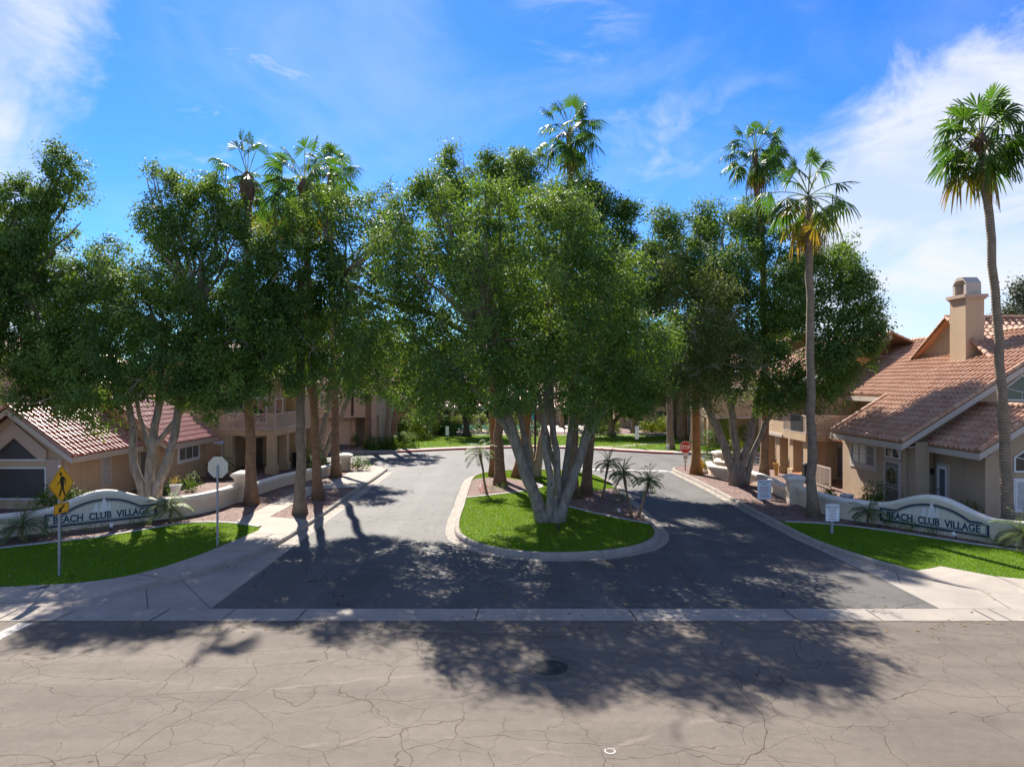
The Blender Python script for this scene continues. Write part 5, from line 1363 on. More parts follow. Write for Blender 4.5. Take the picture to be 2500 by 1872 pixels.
# ---------------- clubhouse behind the pool
hK = empty('clubhouse', (2, 100, 0), 'long low building with salmon tile roof behind the swimming pool', 'clubhouse')
mb = MB(); mb.box(-13, 20, 99, 110, .1, 2.6)
for x in np.arange(-12, 20, 3.6): mb.box(x, x + .5, 96.6, 97.1, .1, 2.4)
mb.build('wall', M['stucco'], hK)
fK = Face('-Y', 99)
for x in (-9.5, -4, 1.5, 6.5, 12, 16):
    dk = MB(); fK.box(dk, x, x + 1.8, .002, .05, .2, 2.1); dk.build('doorway', M['iron'], hK)
roof_part(hK, gable_x(-14, 21, 96, 113, 2.5, R(22), rngR, back=False), 'roof_red')
fb = MB(); fb.box(-14, 21, 95.93, 96.0, 2.2, 2.46); fb.build('fascia', M['trim'], hK)
hJ = empty('house', (20, 92, 0), 'brown shaded house behind the far trees on the right', 'house')
mb = MB(); mb.box(13, 30, 90, 99, .1, 5.0); mb.build('wall', M['stucco_dark'], hJ)
roof_part(hJ, gable_x(12.4, 30.6, 89.4, 99.6, 4.95, R(22), rngR), 'roof')
window_part(hJ, Face('-Y', 90), 15, 16.6, .9, 2.3, 2, 2, 'glass', fm='trim'); window_part(hJ, Face('-Y', 90), 18.4, 20, .9, 2.3, 2, 2, 'glass', fm='trim')
# ================================================================ TREES
def P3(*pts): return [tuple(p) for p in pts]
FG = 'ficus trees of the entrance'
# --- the big forked ficus on the island
T1_limbs = [
 (P3((1.07, 28.5, .1), (.5, 28.6, 1.6), (.2, 28.5, 2.6), (-.02, 28.4, 3.5), (-.5, 28.2, 5.1), (-1.0, 28, 7.2)), .31, .17),
 (P3((.1, 28.5, 3.0), (-.13, 28.4, 3.7), (-.95, 28.1, 4.6), (-2.2, 27.6, 6.2)), .2, .1),
 (P3((.6, 28.6, 1.4), (.45, 28.8, 2.8), (.15, 29, 4.6), (-.2, 29.2, 7.6)), .17, .09),
 (P3((1.25, 28.4, .1), (1.3, 28.3, 1.2), (1.22, 28.2, 2.5), (1.16, 28.2, 3.6), (1.25, 28.3, 4.8), (1.1, 28.5, 7.2)), .19, .09),
 (P3((1.6, 28.7, .1), (1.66, 28.8, 1.7), (1.62, 28.9, 3.5), (1.5, 29, 4.9), (1.6, 29.4, 8)), .2, .1),
 (P3((1.64, 28.5, .1), (1.98, 28.6, 1.05), (2.5, 28.6, 2.6), (3.0, 28.6, 4.1), (3.7, 28.6, 6.6)), .27, .13),
 (P3((1.75, 28.8, .3), (1.92, 29, 1.65), (2.18, 29.2, 3.0), (2.45, 29.4, 4.6), (2.8, 29.8, 7.2)), .17, .09),
 (P3((2.6, 28.6, 2.9), (3.3, 28.5, 4.2), (4.4, 28.4, 5.4), (5.0, 28.6, 6.6)), .13, .07),
 (P3((-.9, 28, 6.9), (-3, 28.8, 8.4), (-5.6, 29.9, 9.2), (-7.4, 30.5, 10.2)), .16, .08),
 (P3((1.45, 28.55, .1), (1.45, 28.55, .5), (1.5, 28.55, 1.1)), .42, .15),
 (P3((1.64, 28.9, 2.2), (1.4, 29.2, 3.0), (1.1, 29.6, 4.6), (.4, 30.4, 7.0)), .15, .09)]
T1_limbs = [([(x + (.22 if z < 3 else .12), y, z) for x, y, z in p], a_ * .9, b_ * .92) for p, a_, b_ in T1_limbs]
T1 = [(-4.4, 28.4, 7.0, 2.2, 2.3, 2.5), (-2.2, 26.6, 6.4, 2.2, 1.9, 2.0), (.4, 25.8, 6.6, 2.3, 1.8, 1.9), (2.9, 26.0, 6.8, 2.2, 1.8, 2.0), (4.4, 27.0, 6.6, 1.8, 1.9, 1.8), (5.5, 28.6, 6.8, 1.2, 1.7, 1.5),
 (-5.3, 29.3, 9.0, 1.7, 2.0, 2.0), (-3.4, 27.4, 9.6, 2.0, 1.9, 2.1), (-.9, 26.4, 9.5, 2.0, 1.8, 2.3), (1.4, 26.4, 9.6, 1.9, 1.8, 2.2), (3.3, 27.2, 9.2, 1.6, 1.8, 2.0), (4.1, 28.6, 8.9, 1.2, 1.7, 1.6),
 (-4.2, 29.0, 11.0, 1.3, 1.7, 1.3), (-2.5, 28.2, 11.7, 1.4, 1.6, 1.3), (-.5, 27.9, 11.9, 1.3, 1.6, 1.3), (1.5, 28.0, 11.6, 1.4, 1.6, 1.3), (1.9, 28.4, 11.5, 1.1, 1.5, 1.3), (-9.2, 30.8, 12.4, 1.2, 1.2, 1.1), (-7.4, 30.6, 12.9, 1.4, 1.3, 1.2), (-5.7, 30.4, 12.9, 1.3, 1.3, 1.2), (-8.7, 30.8, 10.3, 1.4, 1.3, 1.4), (-6.9, 30.4, 10.4, 1.5, 1.4, 1.5), (-7.7, 30.6, 8.1, 1.6, 1.4, 1.6), (-6.2, 30.2, 6.9, 1.5, 1.4, 1.5), (-7.8, 30.8, 6.0, 1.3, 1.2, 1.1), (-8.4, 30.6, 13.8, .8, .9, .6), (-3.0, 27.6, 12.6, .8, .9, .7), (-4.0, 27.4, 12.0, .7, .9, .8), (-1.0, 27.2, 12.9, .8, .9, .6), (2.2, 28.4, 12.5, .8, .9, .7),
 (-3.0, 27.4, 5.1, 1.4, 1.4, .8), (-.9, 27, 5.2, 1.3, 1.3, .7), (3.4, 27.6, 5.1, 1.4, 1.4, .8), (5.0, 28.4, 5.3, 1.1, 1.4, .8), (.4, 30.4, 7.4, 4.0, 2.2, 2.5), (1.6, 30.4, 9.8, 3.4, 2.2, 2.2), (-2.4, 30.4, 9.4, 2.6, 2.2, 2.3)]
T1 = [(x, y - (1.1 if z > 8.5 and x > -5.6 else 0), z, *r) for x, y, z, *r in T1]
t1 = tree('ficus_tree', 'large ficus with pale trunk forked low in a V on the grass island', (1.4, 28.6, .14), T1_limbs, T1, 101, 'bark', 'ficus', FG, twigs=7, per_m2=1.9, leaves=54, size=.125, spread=.2, flare=1.18)
# --- rear island ficus, warm tan stems
tree('ficus_tree', 'slim tan stemmed ficus at the back of the grass island', (1.35, 42.2, .14), [
 (P3((1.25, 42.2, .1), (.95, 42.2, 2.2), (.75, 42.2, 4.0), (.6, 42, 6.5)), .3, .13), (P3((1.4, 42.2, .1), (1.75, 42.2, 2.2), (2.0, 42.2, 3.6), (2.4, 42.4, 6.5)), .28, .12), (P3((1.1, 42.2, .9), (.2, 42, 2.8), (-.2, 41.8, 4.4), (-.6, 41.8, 6.6)), .2, .1)],
 [(.4, 42, 8.2, 3.0, 2.6, 2.6), (3.0, 42.4, 8.2, 2.6, 2.4, 2.5), (1.2, 40.8, 12.0, 2.8, 2.3, 2.6), (5.2, 41.3, 11.0, 2.4, 2.2, 2.6), (-3.8, 40.6, 15.8, 1.8, 1.8, 1.8), (-1.4, 40.4, 16.8, 1.8, 1.8, 1.6), (.9, 40.4, 16.4, 1.9, 1.8, 1.9), (3.2, 40.6, 15.6, 1.8, 1.8, 1.8), (5.2, 40.8, 14.6, 1.8, 1.8, 1.8), (7.0, 41.2, 13.2, 1.5, 1.7, 1.9), (-3.6, 40.8, 17.8, .9, 1.0, 1.1), (-1.2, 40.8, 18.2, .9, 1, .7), (.7, 40.6, 18.4, .9, 1, .8), (-3.7, 40.8, 19.2, .4, .5, .5, .7), (6.2, 40.6, 9.2, 2.2, 1.9, 2.3), (7.4, 40.8, 11.4, 1.7, 1.7, 1.8), (4.2, 40.4, 7.4, 1.8, 1.6, 1.8), (6.6, 41, 15.2, .9, .9, .8), (4.6, 41, 16.4, .8, .9, .8)], 103, 'bark_pale', 'ficus', FG, per_m2=1.9, leaves=50, size=.17, spread=.24, twigs=4)
# --- left ficus behind the sign wall
tree('ficus_tree', 'ficus with three pale stems rising behind the left village sign', (-15.5, 30.3, .14), [
 (P3((-15.6, 30.3, .1), (-15.72, 30.3, .9), (-16.1, 30.2, 2.2), (-16.2, 30.2, 4.3), (-16.9, 30, 6.6)), 0.204, 0.111),
 (P3((-15.5, 30.3, .1), (-15.47, 30.3, 1.3), (-15.4, 30.3, 2.9), (-15.2, 30.4, 4.4), (-15.0, 30.6, 8.0)), 0.230, 0.111),
 (P3((-15.35, 30.3, .2), (-15.0, 30.2, 1.5), (-14.4, 30.1, 3.0), (-14.1, 30.0, 4.6), (-13.4, 30, 8.5)), 0.230, 0.111),
 (P3((-15.4, 30.3, 2.7), (-15.9, 30.5, 3.8), (-16.4, 30.8, 5.6)), 0.119, 0.076), (P3((-15.3, 30.3, 3.0), (-14.8, 30.5, 3.7), (-13.2, 30.6, 6.0), (-12.0, 30.6, 8.0)), 0.128, 0.076)],
 [(-16.9, 29.6, 6.4, 1.9, 1.9, 1.9), (-18.7, 30.0, 6.2, 1.7, 1.8, 1.5), (-14.3, 29.2, 6.4, 1.9, 1.9, 1.9), (-12.2, 29.8, 6.9, 1.8, 1.9, 1.8), (-17.7, 30.2, 8.6, 1.7, 1.8, 1.7), (-15.6, 29.4, 8.7, 1.5, 1.7, 1.5, .8), (-13.0, 29.8, 9.3, 1.6, 1.7, 1.6, .8),
  (-16.3, 30.2, 10.7, 1.4, 1.6, 1.3), (-14.4, 30.2, 11.4, 1.5, 1.6, 1.5), (-12.4, 30.2, 11.3, 1.5, 1.6, 1.4), (-10.9, 30.4, 10.6, 1.2, 1.5, 1.5), (-14.6, 30.6, 13.4, 1.1, 1.3, 1.2), (-13.3, 30.6, 13.3, 1.1, 1.3, 1.1), (-15.6, 30.8, 14.9, .35, .4, .45, .8), (-10.9, 30.2, 8.3, 1.2, 1.4, 1.3), (-12.0, 30.6, 12.8, .8, .9, .7), (-14.8, 31.8, 8.0, 3.0, 1.4, 2.4, .9), (-16.5, 31.4, 9.0, 2.0, 1.2, 1.8), (-12.3, 31.6, 9.0, 2.0, 1.3, 2.0), (-11.0, 31.4, 6.8, 1.4, 1.3, 1.5), (-18.6, 31, 7.6, 1.6, 1.2, 1.6), (-13.6, 30.4, 12.4, 1.3, 1.3, 1.2), (-10.2, 29.3, 6.5, 1.5, 1.3, 1.7), (-9.0, 29.4, 8.6, 1.3, 1.2, 1.6), (-10.7, 29.2, 9.2, 1.4, 1.4, 1.6), (-8.6, 29.6, 6.2, 1.1, 1.1, 1.3), (-9.7, 29.4, 11.0, 1.2, 1.2, 1.1), (-16.6, 28.9, 5.3, 1.5, 1.3, 1.0), (-14.0, 28.8, 5.5, 1.4, 1.3, .9), (-18.6, 29.6, 5.2, 1.3, 1.3, .9), (-12.6, 29.6, 5.4, 1.0, 1.2, .9), (-20.0, 29.8, 5.6, 1.0, 1.3, .8)], 104, 'bark', 'ficus', FG, twigs=10, per_m2=2.3, leaves=68, size=.13, spread=.2)
# --- far left ficus
tree('ficus_tree', 'tall dark ficus filling the left edge above the low tiled gable', (-23.4, 30.0, .14), [
 (P3((-23.4, 30, .1), (-23.1, 30, 3), (-22.2, 30, 6), (-20.8, 30, 10)), .36, .14), (P3((-23.5, 30, .1), (-23.9, 30, 3), (-24, 30, 8)), .3, .14)],
 [(-21.6, 29.8, 7.0, 2.1, 2.0, 2.0), (-19.6, 30.2, 8.6, 1.6, 1.8, 1.7), (-22.8, 29.8, 9.8, 2.1, 2.0, 1.9), (-20.3, 30.0, 10.7, 1.6, 1.8, 1.7), (-21.8, 30.2, 12.5, 1.6, 1.7, 1.5), (-19.4, 30.2, 12.5, 1.0, 1.3, 1.2), (-19.2, 30.4, 14.4, .85, 1.0, 1.1), (-19.1, 30.4, 15.3, .45, .6, .6), (-23.8, 30, 12.4, 1.9, 1.8, 1.7), (-24.6, 30, 7.5, 2, 2, 2.2), (-20.6, 30.4, 13.6, .9, 1.0, .8), (-18.2, 30.2, 10.4, .8, 1.0, 1.2, .7), (-21.4, 29.2, 5.8, 1.7, 1.5, 1.3), (-23.5, 29.4, 6, 1.7, 1.5, 1.4), (-19.6, 30.2, 6.8, 1.5, 1.5, 1.3), (-21.8, 28.6, 8.4, 1.7, 1.4, 1.7), (-20.2, 31, 9.0, 1.9, 1.2, 2.0), (-21.8, 31.2, 11.2, 1.9, 1.2, 1.8), (-23.8, 30.6, 9.6, 1.6, 1.4, 1.8)], 105, 'bark', 'ficus', FG, per_m2=2.3, leaves=70, size=.135, spread=.2)
# --- white stemmed ficus behind the left wall
tree('ficus_tree', 'ficus with slender whitish stems between the palm trunks on the left', (-12.6, 45.6, .14), [
 (P3((-12.7, 45.6, .1), (-12.45, 45.6, 1.4), (-11.95, 45.5, 3.4), (-11.6, 45.3, 5.4), (-11.2, 45, 9)), .27, .13), (P3((-12.4, 45.6, .2), (-11.8, 45.5, 1.7), (-11.2, 45.4, 3.0), (-10.4, 45.2, 4.8), (-9.4, 45, 8)), .25, .12),
 (P3((-12.8, 45.6, .2), (-12.75, 45.6, 1.6), (-12.7, 45.6, 3.2), (-13.2, 45.4, 6.5)), .2, .11)],
 [(-11.6, 44.8, 8.0, 2.0, 1.9, 2.1), (-9.8, 45.0, 7.2, 1.6, 1.7, 1.6), (-13.6, 45.2, 7.8, 1.9, 1.9, 2.0), (-12.4, 45.2, 10.4, 1.8, 1.7, 1.6), (-15.6, 45.0, 7.6, 1.5, 1.6, 1.5), (-10.4, 45, 9.6, 1.4, 1.5, 1.4), (-14.6, 45, 10.2, 1.4, 1.5, 1.3)], 106, 'bark', 'ficus', FG, per_m2=1.9, leaves=50, size=.17, spread=.24, twigs=5)
# --- right forked ficus
t4 = tree('ficus_tree', 'broad dark ficus with forked trunk beside the private property sign', (12.5, 38.9, .14), [
 (P3((12.25, 38.9, .1), (12.1, 38.9, .9), (11.4, 38.8, 2.85), (10.7, 38.6, 4.2), (9.6, 38.2, 6.8)), 0.289, 0.128), (P3((12.45, 38.9, .1), (12.35, 38.9, 1.3), (12.15, 38.8, 3.2), (11.8, 38.6, 5.2), (11.4, 38.4, 9)), 0.255, 0.119),
 (P3((12.6, 38.9, .1), (12.6, 38.9, 1.4), (13.1, 38.8, 3.0), (13.3, 38.7, 4.4), (14, 38.4, 8)), 0.255, 0.119), (P3((12.75, 38.9, .1), (13.0, 38.9, 1.1), (13.6, 38.7, 3.0), (14.6, 38, 5.2), (16, 36.6, 7)), 0.187, 0.093)],
 [(9.2, 38.2, 7.4, 2.0, 2.0, 2.2), (11.4, 37.4, 7.0, 2.0, 1.9, 2.0), (13.6, 36.6, 6.4, 2.0, 1.9, 1.8), (15.4, 35.6, 6.2, 1.7, 1.7, 1.7), (16.9, 35.2, 7.0, 1.4, 1.6, 1.7), (9.0, 38.8, 11.0, 1.8, 1.9, 2.2), (11.4, 38.0, 10.6, 2.2, 2.0, 2.2), (14.0, 37.0, 9.8, 2.1, 2.0, 2.1), (16.3, 35.6, 9.6, 1.7, 1.7, 1.8), (17.6, 35.4, 8.7, .95, 1.3, 1.3),
  (9.8, 40.4, 14.2, 1.8, 1.8, 1.7), (12.4, 40.4, 14.2, 2.0, 1.8, 1.9), (15.0, 39.0, 12.8, 1.7, 1.8, 1.6), (17.0, 37.8, 12.3, 1.1, 1.4, 1.3), (8.4, 40.4, 13.6, 1.2, 1.5, 1.5), (13.8, 40.4, 15.2, 1.2, 1.3, .9), (17.6, 36.4, 10.9, .7, .9, .9, .8), (14.8, 36.2, 4.6, 1.2, 1.3, .6), (12.6, 39.6, 9, 3.4, 2.2, 3.4)], 107, 'bark', 'ficus', FG, per_m2=2.1, leaves=62, size=.155, spread=.23, twigs=9)
rngO = np.random.default_rng(7)
V, Fc, T = leaf_cloud(rngO, lobes(rngO, [(9.0, 33.4, 7.2, 1.7, 1.8, 1.9), (10.2, 33.8, 8.6, 1.2, 1.6, 1.6), (8.4, 34, 9.6, 1.5, 1.7, 1.6), (8.4, 33.4, 5.5, 1.4, 1.5, 1.0), (10.4, 33.6, 6.7, 1.0, 1.4, 1.3), (7.6, 34, 11.2, 1.0, 1.3, 1.0, .7)]), 2.8, 34, .14, .22, shoots=.05)
o_ = np_mesh('crown', V, Fc, M['ficus_olive'], t4, tint=T); o_['label'] = 'paler olive side of the crown'
tb = MB(); tb.tube(wobble((10.7, 38.5, 4.2), (9.0, 33.6, 7.0), 5, .1, rngO), [.14, .13, .12, .1, .08, .06], 8)
tb.build('limb', M['bark'], t4, smooth=True)
for k in range(14):
    tb = MB(); a = np.array([rngO.uniform(7.4, 10.6), rngO.uniform(31.8, 32.8), rngO.uniform(5.5, 10.4)]); d = np.array([rngO.normal(), -.5, rngO.normal(0, .5)]); d /= np.linalg.norm(d); e = a + d * rngO.uniform(.8, 1.8)
    tb.tube(wobble(a, e, 4, .06, rngO), [.018, .015, .011, .008, .005], 4, cap=False)
    for j in range(6):
        q = a + (e - a) * rngO.uniform(.2, .9); tb.tube(wobble(q, q + (d + rngO.normal(0, .8, 3)) * rngO.uniform(.3, .6), 2, .04, rngO), [.009, .007, .004], 3, cap=False)
    tb.build('bare_twig', M['twig'], t4)
# --- trees of the far lawn and beyond
def small_tree(label, base, h, r, seed, bark='bark_dark', leaf='ficus', trunk_h=None, name='lawn_tree', stems=3, rad=.2, group='trees around the far lawn', size=.26, per=1.3, leaves=38, zlow=None, spread=.42):
    rng = np.random.default_rng(seed); x, y, z = base; th = trunk_h or h * .3; L = []
    for k in range(stems):
        a = 6.28 * k / stems + rng.uniform(0, 1); q = r * rng.uniform(.35, .6)
        L.append((P3((x + .1 * math.cos(a), y + .1 * math.sin(a), z), (x + .1 * math.cos(a), y + .1 * math.sin(a), z + th * .55), (x + q * .5 * math.cos(a), y + q * .5 * math.sin(a), z + th), (x + q * math.cos(a), y + q * math.sin(a), z + th + (h - th) * .45)), rad, rad * .35))
    B = []
    for k in range(7):
        a = rng.uniform(0, 6.28); q = r * rng.uniform(.3, .62); zz = z + th + (h - th) * rng.uniform(.22, .78); s = r * rng.uniform(.42, .58)
        B.append((x + q * math.cos(a), y + q * math.sin(a), zz, s, s, s * .85))
    B.append((x, y, z + h - r * .45, r * .5, r * .5, r * .45))
    return tree(name, label, base, L, B, seed, bark, leaf, group, per_m2=per, leaves=leaves, size=size, spread=spread)
small_tree('dark forked shade tree standing on the far lawn in front of the pool', (-4.75, 74.2, .14), 8.5, 4.0, 201, rad=.34, stems=4, trunk_h=3.2)
small_tree('low branched dark tree leaning over the far lawn path', (10.6, 75.6, .14), 9.0, 4.4, 202, rad=.3, trunk_h=2.2, bark='bark')
small_tree('dark dense tree behind the far lawn path right of the leaning tree', (13.6, 79, .14), 11, 4.6, 203, rad=.3, trunk_h=2.4, bark='bark')
small_tree('many stemmed tree behind the pale palm on the right lawn', (16.9, 74.6, .14), 11, 4.6, 204, rad=.3, stems=5, trunk_h=3.4, bark='bark')
small_tree('shade tree over the path end on the far right', (21.5, 77, .14), 12, 5, 205, rad=.3, trunk_h=3)
small_tree('little round tree among the lime shrubs on the left', (-9.3, 73.6, .14), 4.2, 1.35, 206, rad=.12, trunk_h=2.0, leaf='ficus', size=.15)
small_tree('grey green tree behind the little round tree', (-8.6, 82.5, .14), 7.6, 2.4, 207, rad=.16, trunk_h=3.2, leaf='ficus_olive', size=.24)
small_tree('dark tree behind the far garage house', (-13.5, 90, .14), 10, 4.4, 208, trunk_h=3)
for i, (x, y, h, r, lf) in enumerate(((-18, 116, 11, 5.5, 'ficus'), (-9, 118, 12, 5.5, 'ficus_olive'), (0, 117, 11, 5, 'ficus'), (8, 118, 12.5, 5.5, 'ficus'), (17, 116, 13, 6, 'ficus'), (27, 112, 13, 6, 'ficus'), (-30, 100, 14, 6.5, 'ficus'), (-17, 92, 12, 5, 'ficus'))):
    small_tree('%s tree rising behind the pool building, %s' % (('broad dark', 'olive', 'rounded', 'taller', 'dense dark', 'large dark', 'big dark', 'full green')[i], ('left of its roof', 'over the left half of its roof', 'over the middle of its roof', 'over the right half of its roof', 'right of its roof end', 'at its far right', 'beyond the garage house', 'just behind the garage house roof')[i]), (x, y, .14), h, r, 220 + i, leaf=lf, per=.9, leaves=34, size=.42, spread=.6, group='background trees')
small_tree('grey pine crown showing over the roof at the right edge', (46.4, 64, .1), 14.4, 3.8, 240, leaf='pine', name='pine_tree', group='background trees', size=.24, per=1.4, leaves=36)
small_tree('grey pine crown poking in at the far left edge of the sky', (-32.2, 40, .1), 18, 3.6, 241, leaf='pine', name='pine_tree', group='background trees', size=.22, per=1.3, leaves=34)
# ================================================================ PALMS
PG = 'tall fan palms'
def gp(u, v): return (*GV(u, v), .14)
fan_palm('tall fan palm by the first wall pillar, shaggy brown husk under a thin crown', (-12.0, 32.7, .14), (-12.15, 32.6, 15.1), 0.264, 0.176, 301, PG, boot=1.2, nf=18, pet=1.6, blade=.9, dead=.4)
fan_palm('fan palm in the gravel strip nearest the road on the left, crown lost in leaves', (-9.05, 30.3, .14), (-9.05, 30.4, 10.4), 0.248, 0.168, 302, PG, nf=18, bark='palm_grey')
fan_palm('fan palm with the bright green crown, second along the left gravel strip', (-9.28, 34.0, .14), (-9.95, 34.0, 15.2), 0.240, 0.160, 303, PG, nf=22, pet=1.55, blade=1.15, dead=.3, boot=.6)
fan_palm('fan palm by the left pavement with a dense dark crown high above the leaves', (-10.45, 42.2, .14), (-10.8, 42.2, 18.2), 0.256, 0.185, 304, PG, nf=24, pet=1.2, blade=1.0)
fan_palm('fan palm behind the balcony house, drooping crown among leaves left of the bright crown', (-20.0, 59.5, .14), (-20.0, 59.5, 20.8), .34, .22, 305, PG, nf=22, pet=1.7, blade=1.45, dead=.4)
fan_palm('tall fan palm nearest the road on the right with orange hanging fronds', (12.6, 29.7, .14), (12.4, 29.7, 13.5), 0.216, 0.155, 306, PG, nf=24, pet=1.35, blade=.95, dead=.55, bark='palm_grey', lo=-78)
fan_palm('dark trunked fan palm behind the private property sign with small dense crown', (14.1, 39.7, .14), (13.55, 39.6, 18.5), 0.256, 0.160, 307, PG, nf=30, pet=1.25, blade=.95, dead=.15, bow=(.25, 0, 0))
fan_palm('leaning fan palm behind the right sign wall at the picture edge, full crown', (18.0, 25.75, .14), (16.9, 25.6, 14.45), 0.216, 0.143, 308, PG, nf=34, pet=1.15, blade=.95, dead=.2, lo=-62, bark='palm_grey', boot=.35, bow=(.15, 0, 0))
fan_palm('fan palm at the island rear whose crown tops the whole tree mass', (3.75, 44.4, .14), (3.55, 44.4, 21.4), 0.272, 0.168, 309, PG, nf=28, pet=1.5, blade=1.2, dead=.15, bow=(.1, 0, 0))
fan_palm('thick brown palm trunk leaning right in the island gravel', (2.9, 34.6, .14), (3.2, 34.6, 10.6), .29, .2, 330, PG, nf=18)
fan_palm('brown trunked palm in the rear right of the island gravel', (3.7, 35.6, .14), (4.6, 36.4, 11.0), 0.264, 0.202, 310, PG, nf=18)
fan_palm('slender reddish palm trunk at the island left gravel edge', (-1.15, 42.4, .14), (-1.2, 42.4, 11), 0.208, 0.185, 311, PG, nf=16, bark='palm_orange')
fan_palm('thick brown palm trunk beside the little date palm on the island', (-.66, 38.8, .14), (-.9, 38.8, 11), 0.288, 0.218, 312, PG, nf=16)
fan_palm('leaning dark brown palm trunk behind the forked ficus', (.25, 41.9, .14), (2.2, 42.2, 10.5), 0.240, 0.218, 313, PG, nf=16, bark='palm_orange')
fan_palm('orange palm trunk by the stop sign corner', (11.3, 43.6, .14), (11.25, 43.6, 10.5), 0.288, 0.235, 314, PG, nf=18, bark='palm_orange')
fan_palm('pale based palm on the right lawn beyond the loop road', (13.4, 60.0, .14), (13.2, 60, 9.5), 0.320, 0.252, 315, PG, nf=20, bark='palm_grey')
fan_palm('stout palm beside the many stemmed tree on the far lawn', (16.6, 68.6, .14), (16.4, 68.6, 11), 0.400, 0.286, 316, PG, nf=18)
fan_palm('palm with light trunk left of the orange trunk near the loop road', (15.9, 62.0, .14), (15.7, 62, 10), 0.336, 0.252, 317, PG, nf=18, bark='palm_grey')
fan_palm('dark palm in front of the garage house entry', (-12.4, 60.9, .14), (-12.2, 60.9, 9.3), 0.336, 0.235, 318, PG, nf=24, bark='palm')
fan_palm('palm between the dark shrubs left of the red kerb', (-10.6, 60.6, .14), (-10.4, 60.6, 9.2), 0.280, 0.227, 319, PG, nf=24, bark='palm_grey')
fan_palm('slim palm in front of the salmon gable', (-10.7, 64.4, .14), (-10.3, 64.4, 10), 0.256, 0.202, 320, PG, nf=22)
fan_palm('thin palm trunk behind the lime shrubs near the golf cart', (-7.9, 78.4, .14), (-7.7, 78.4, 8.5), 0.240, 0.185, 321, PG, nf=18)
fan_palm('far palm in front of the pool building', (6.3, 90, .14), (6.3, 90, 8), 0.280, 0.210, 322, PG, nf=20, name='fan_palm')
# small feathery palms
SG = 'small feathery palms'
date_palm('small date palm with arching fronds on the left island gravel', (-1.25, 35.5, .15), 2.0, 401, SG, 22, 1.15, (-.35, 0), width=.25)
date_palm('upright thin date palm beside the brown palm trunk on the island', (4.3, 33.9, .15), 1.7, 402, SG, 22, .85, (.3, 0), width=.2)
date_palm('tall curved date palm in the right island gravel, left of its twin', (4.95, 29.4, .15), 1.75, 403, SG, 26, .8, (-.3, .1), width=.2)
date_palm('date palm leaning right at the island kerb, right of its twin', (5.2, 29.3, .15), 1.5, 404, SG, 26, .8, (.45, 0), width=.2)
date_palm('bright feathery palm by the left wall at the picture edge', (-17.35, 25.15, .14), .5, 405, SG, 22, 1.15, width=.32)
date_palm('feathery palm right of the left village sign', (-13.75, 28.6, .14), .55, 406, SG, 22, 1.1, width=.3)
date_palm('small brownish palm left of the right village sign', (14.0, 27.9, .14), .45, 407, SG, 18, .85, width=.2)
date_palm('pale feathery palm right of the right village sign', (17.15, 23.75, .14), .45, 408, SG, 24, 1.15, width=.3)
date_palm('broad leaved potted palm by the balcony porch', (-17.1, 41.6, .14), .8, 409, SG, 12, .9, width=.4, mat='shrub')
for i, (x, y) in enumerate(((-7.2, 82), (-5.2, 82.4), (-3.6, 81.6))): date_palm(('young palm left of the dark lawn tree by the pool fence', 'young palm right behind the dark lawn tree', 'bright young palm by the pool fence')[i], (x, y, .14), 1.7, 420 + i, SG, 14, 1.3, width=.4, mat='shrub_lime')
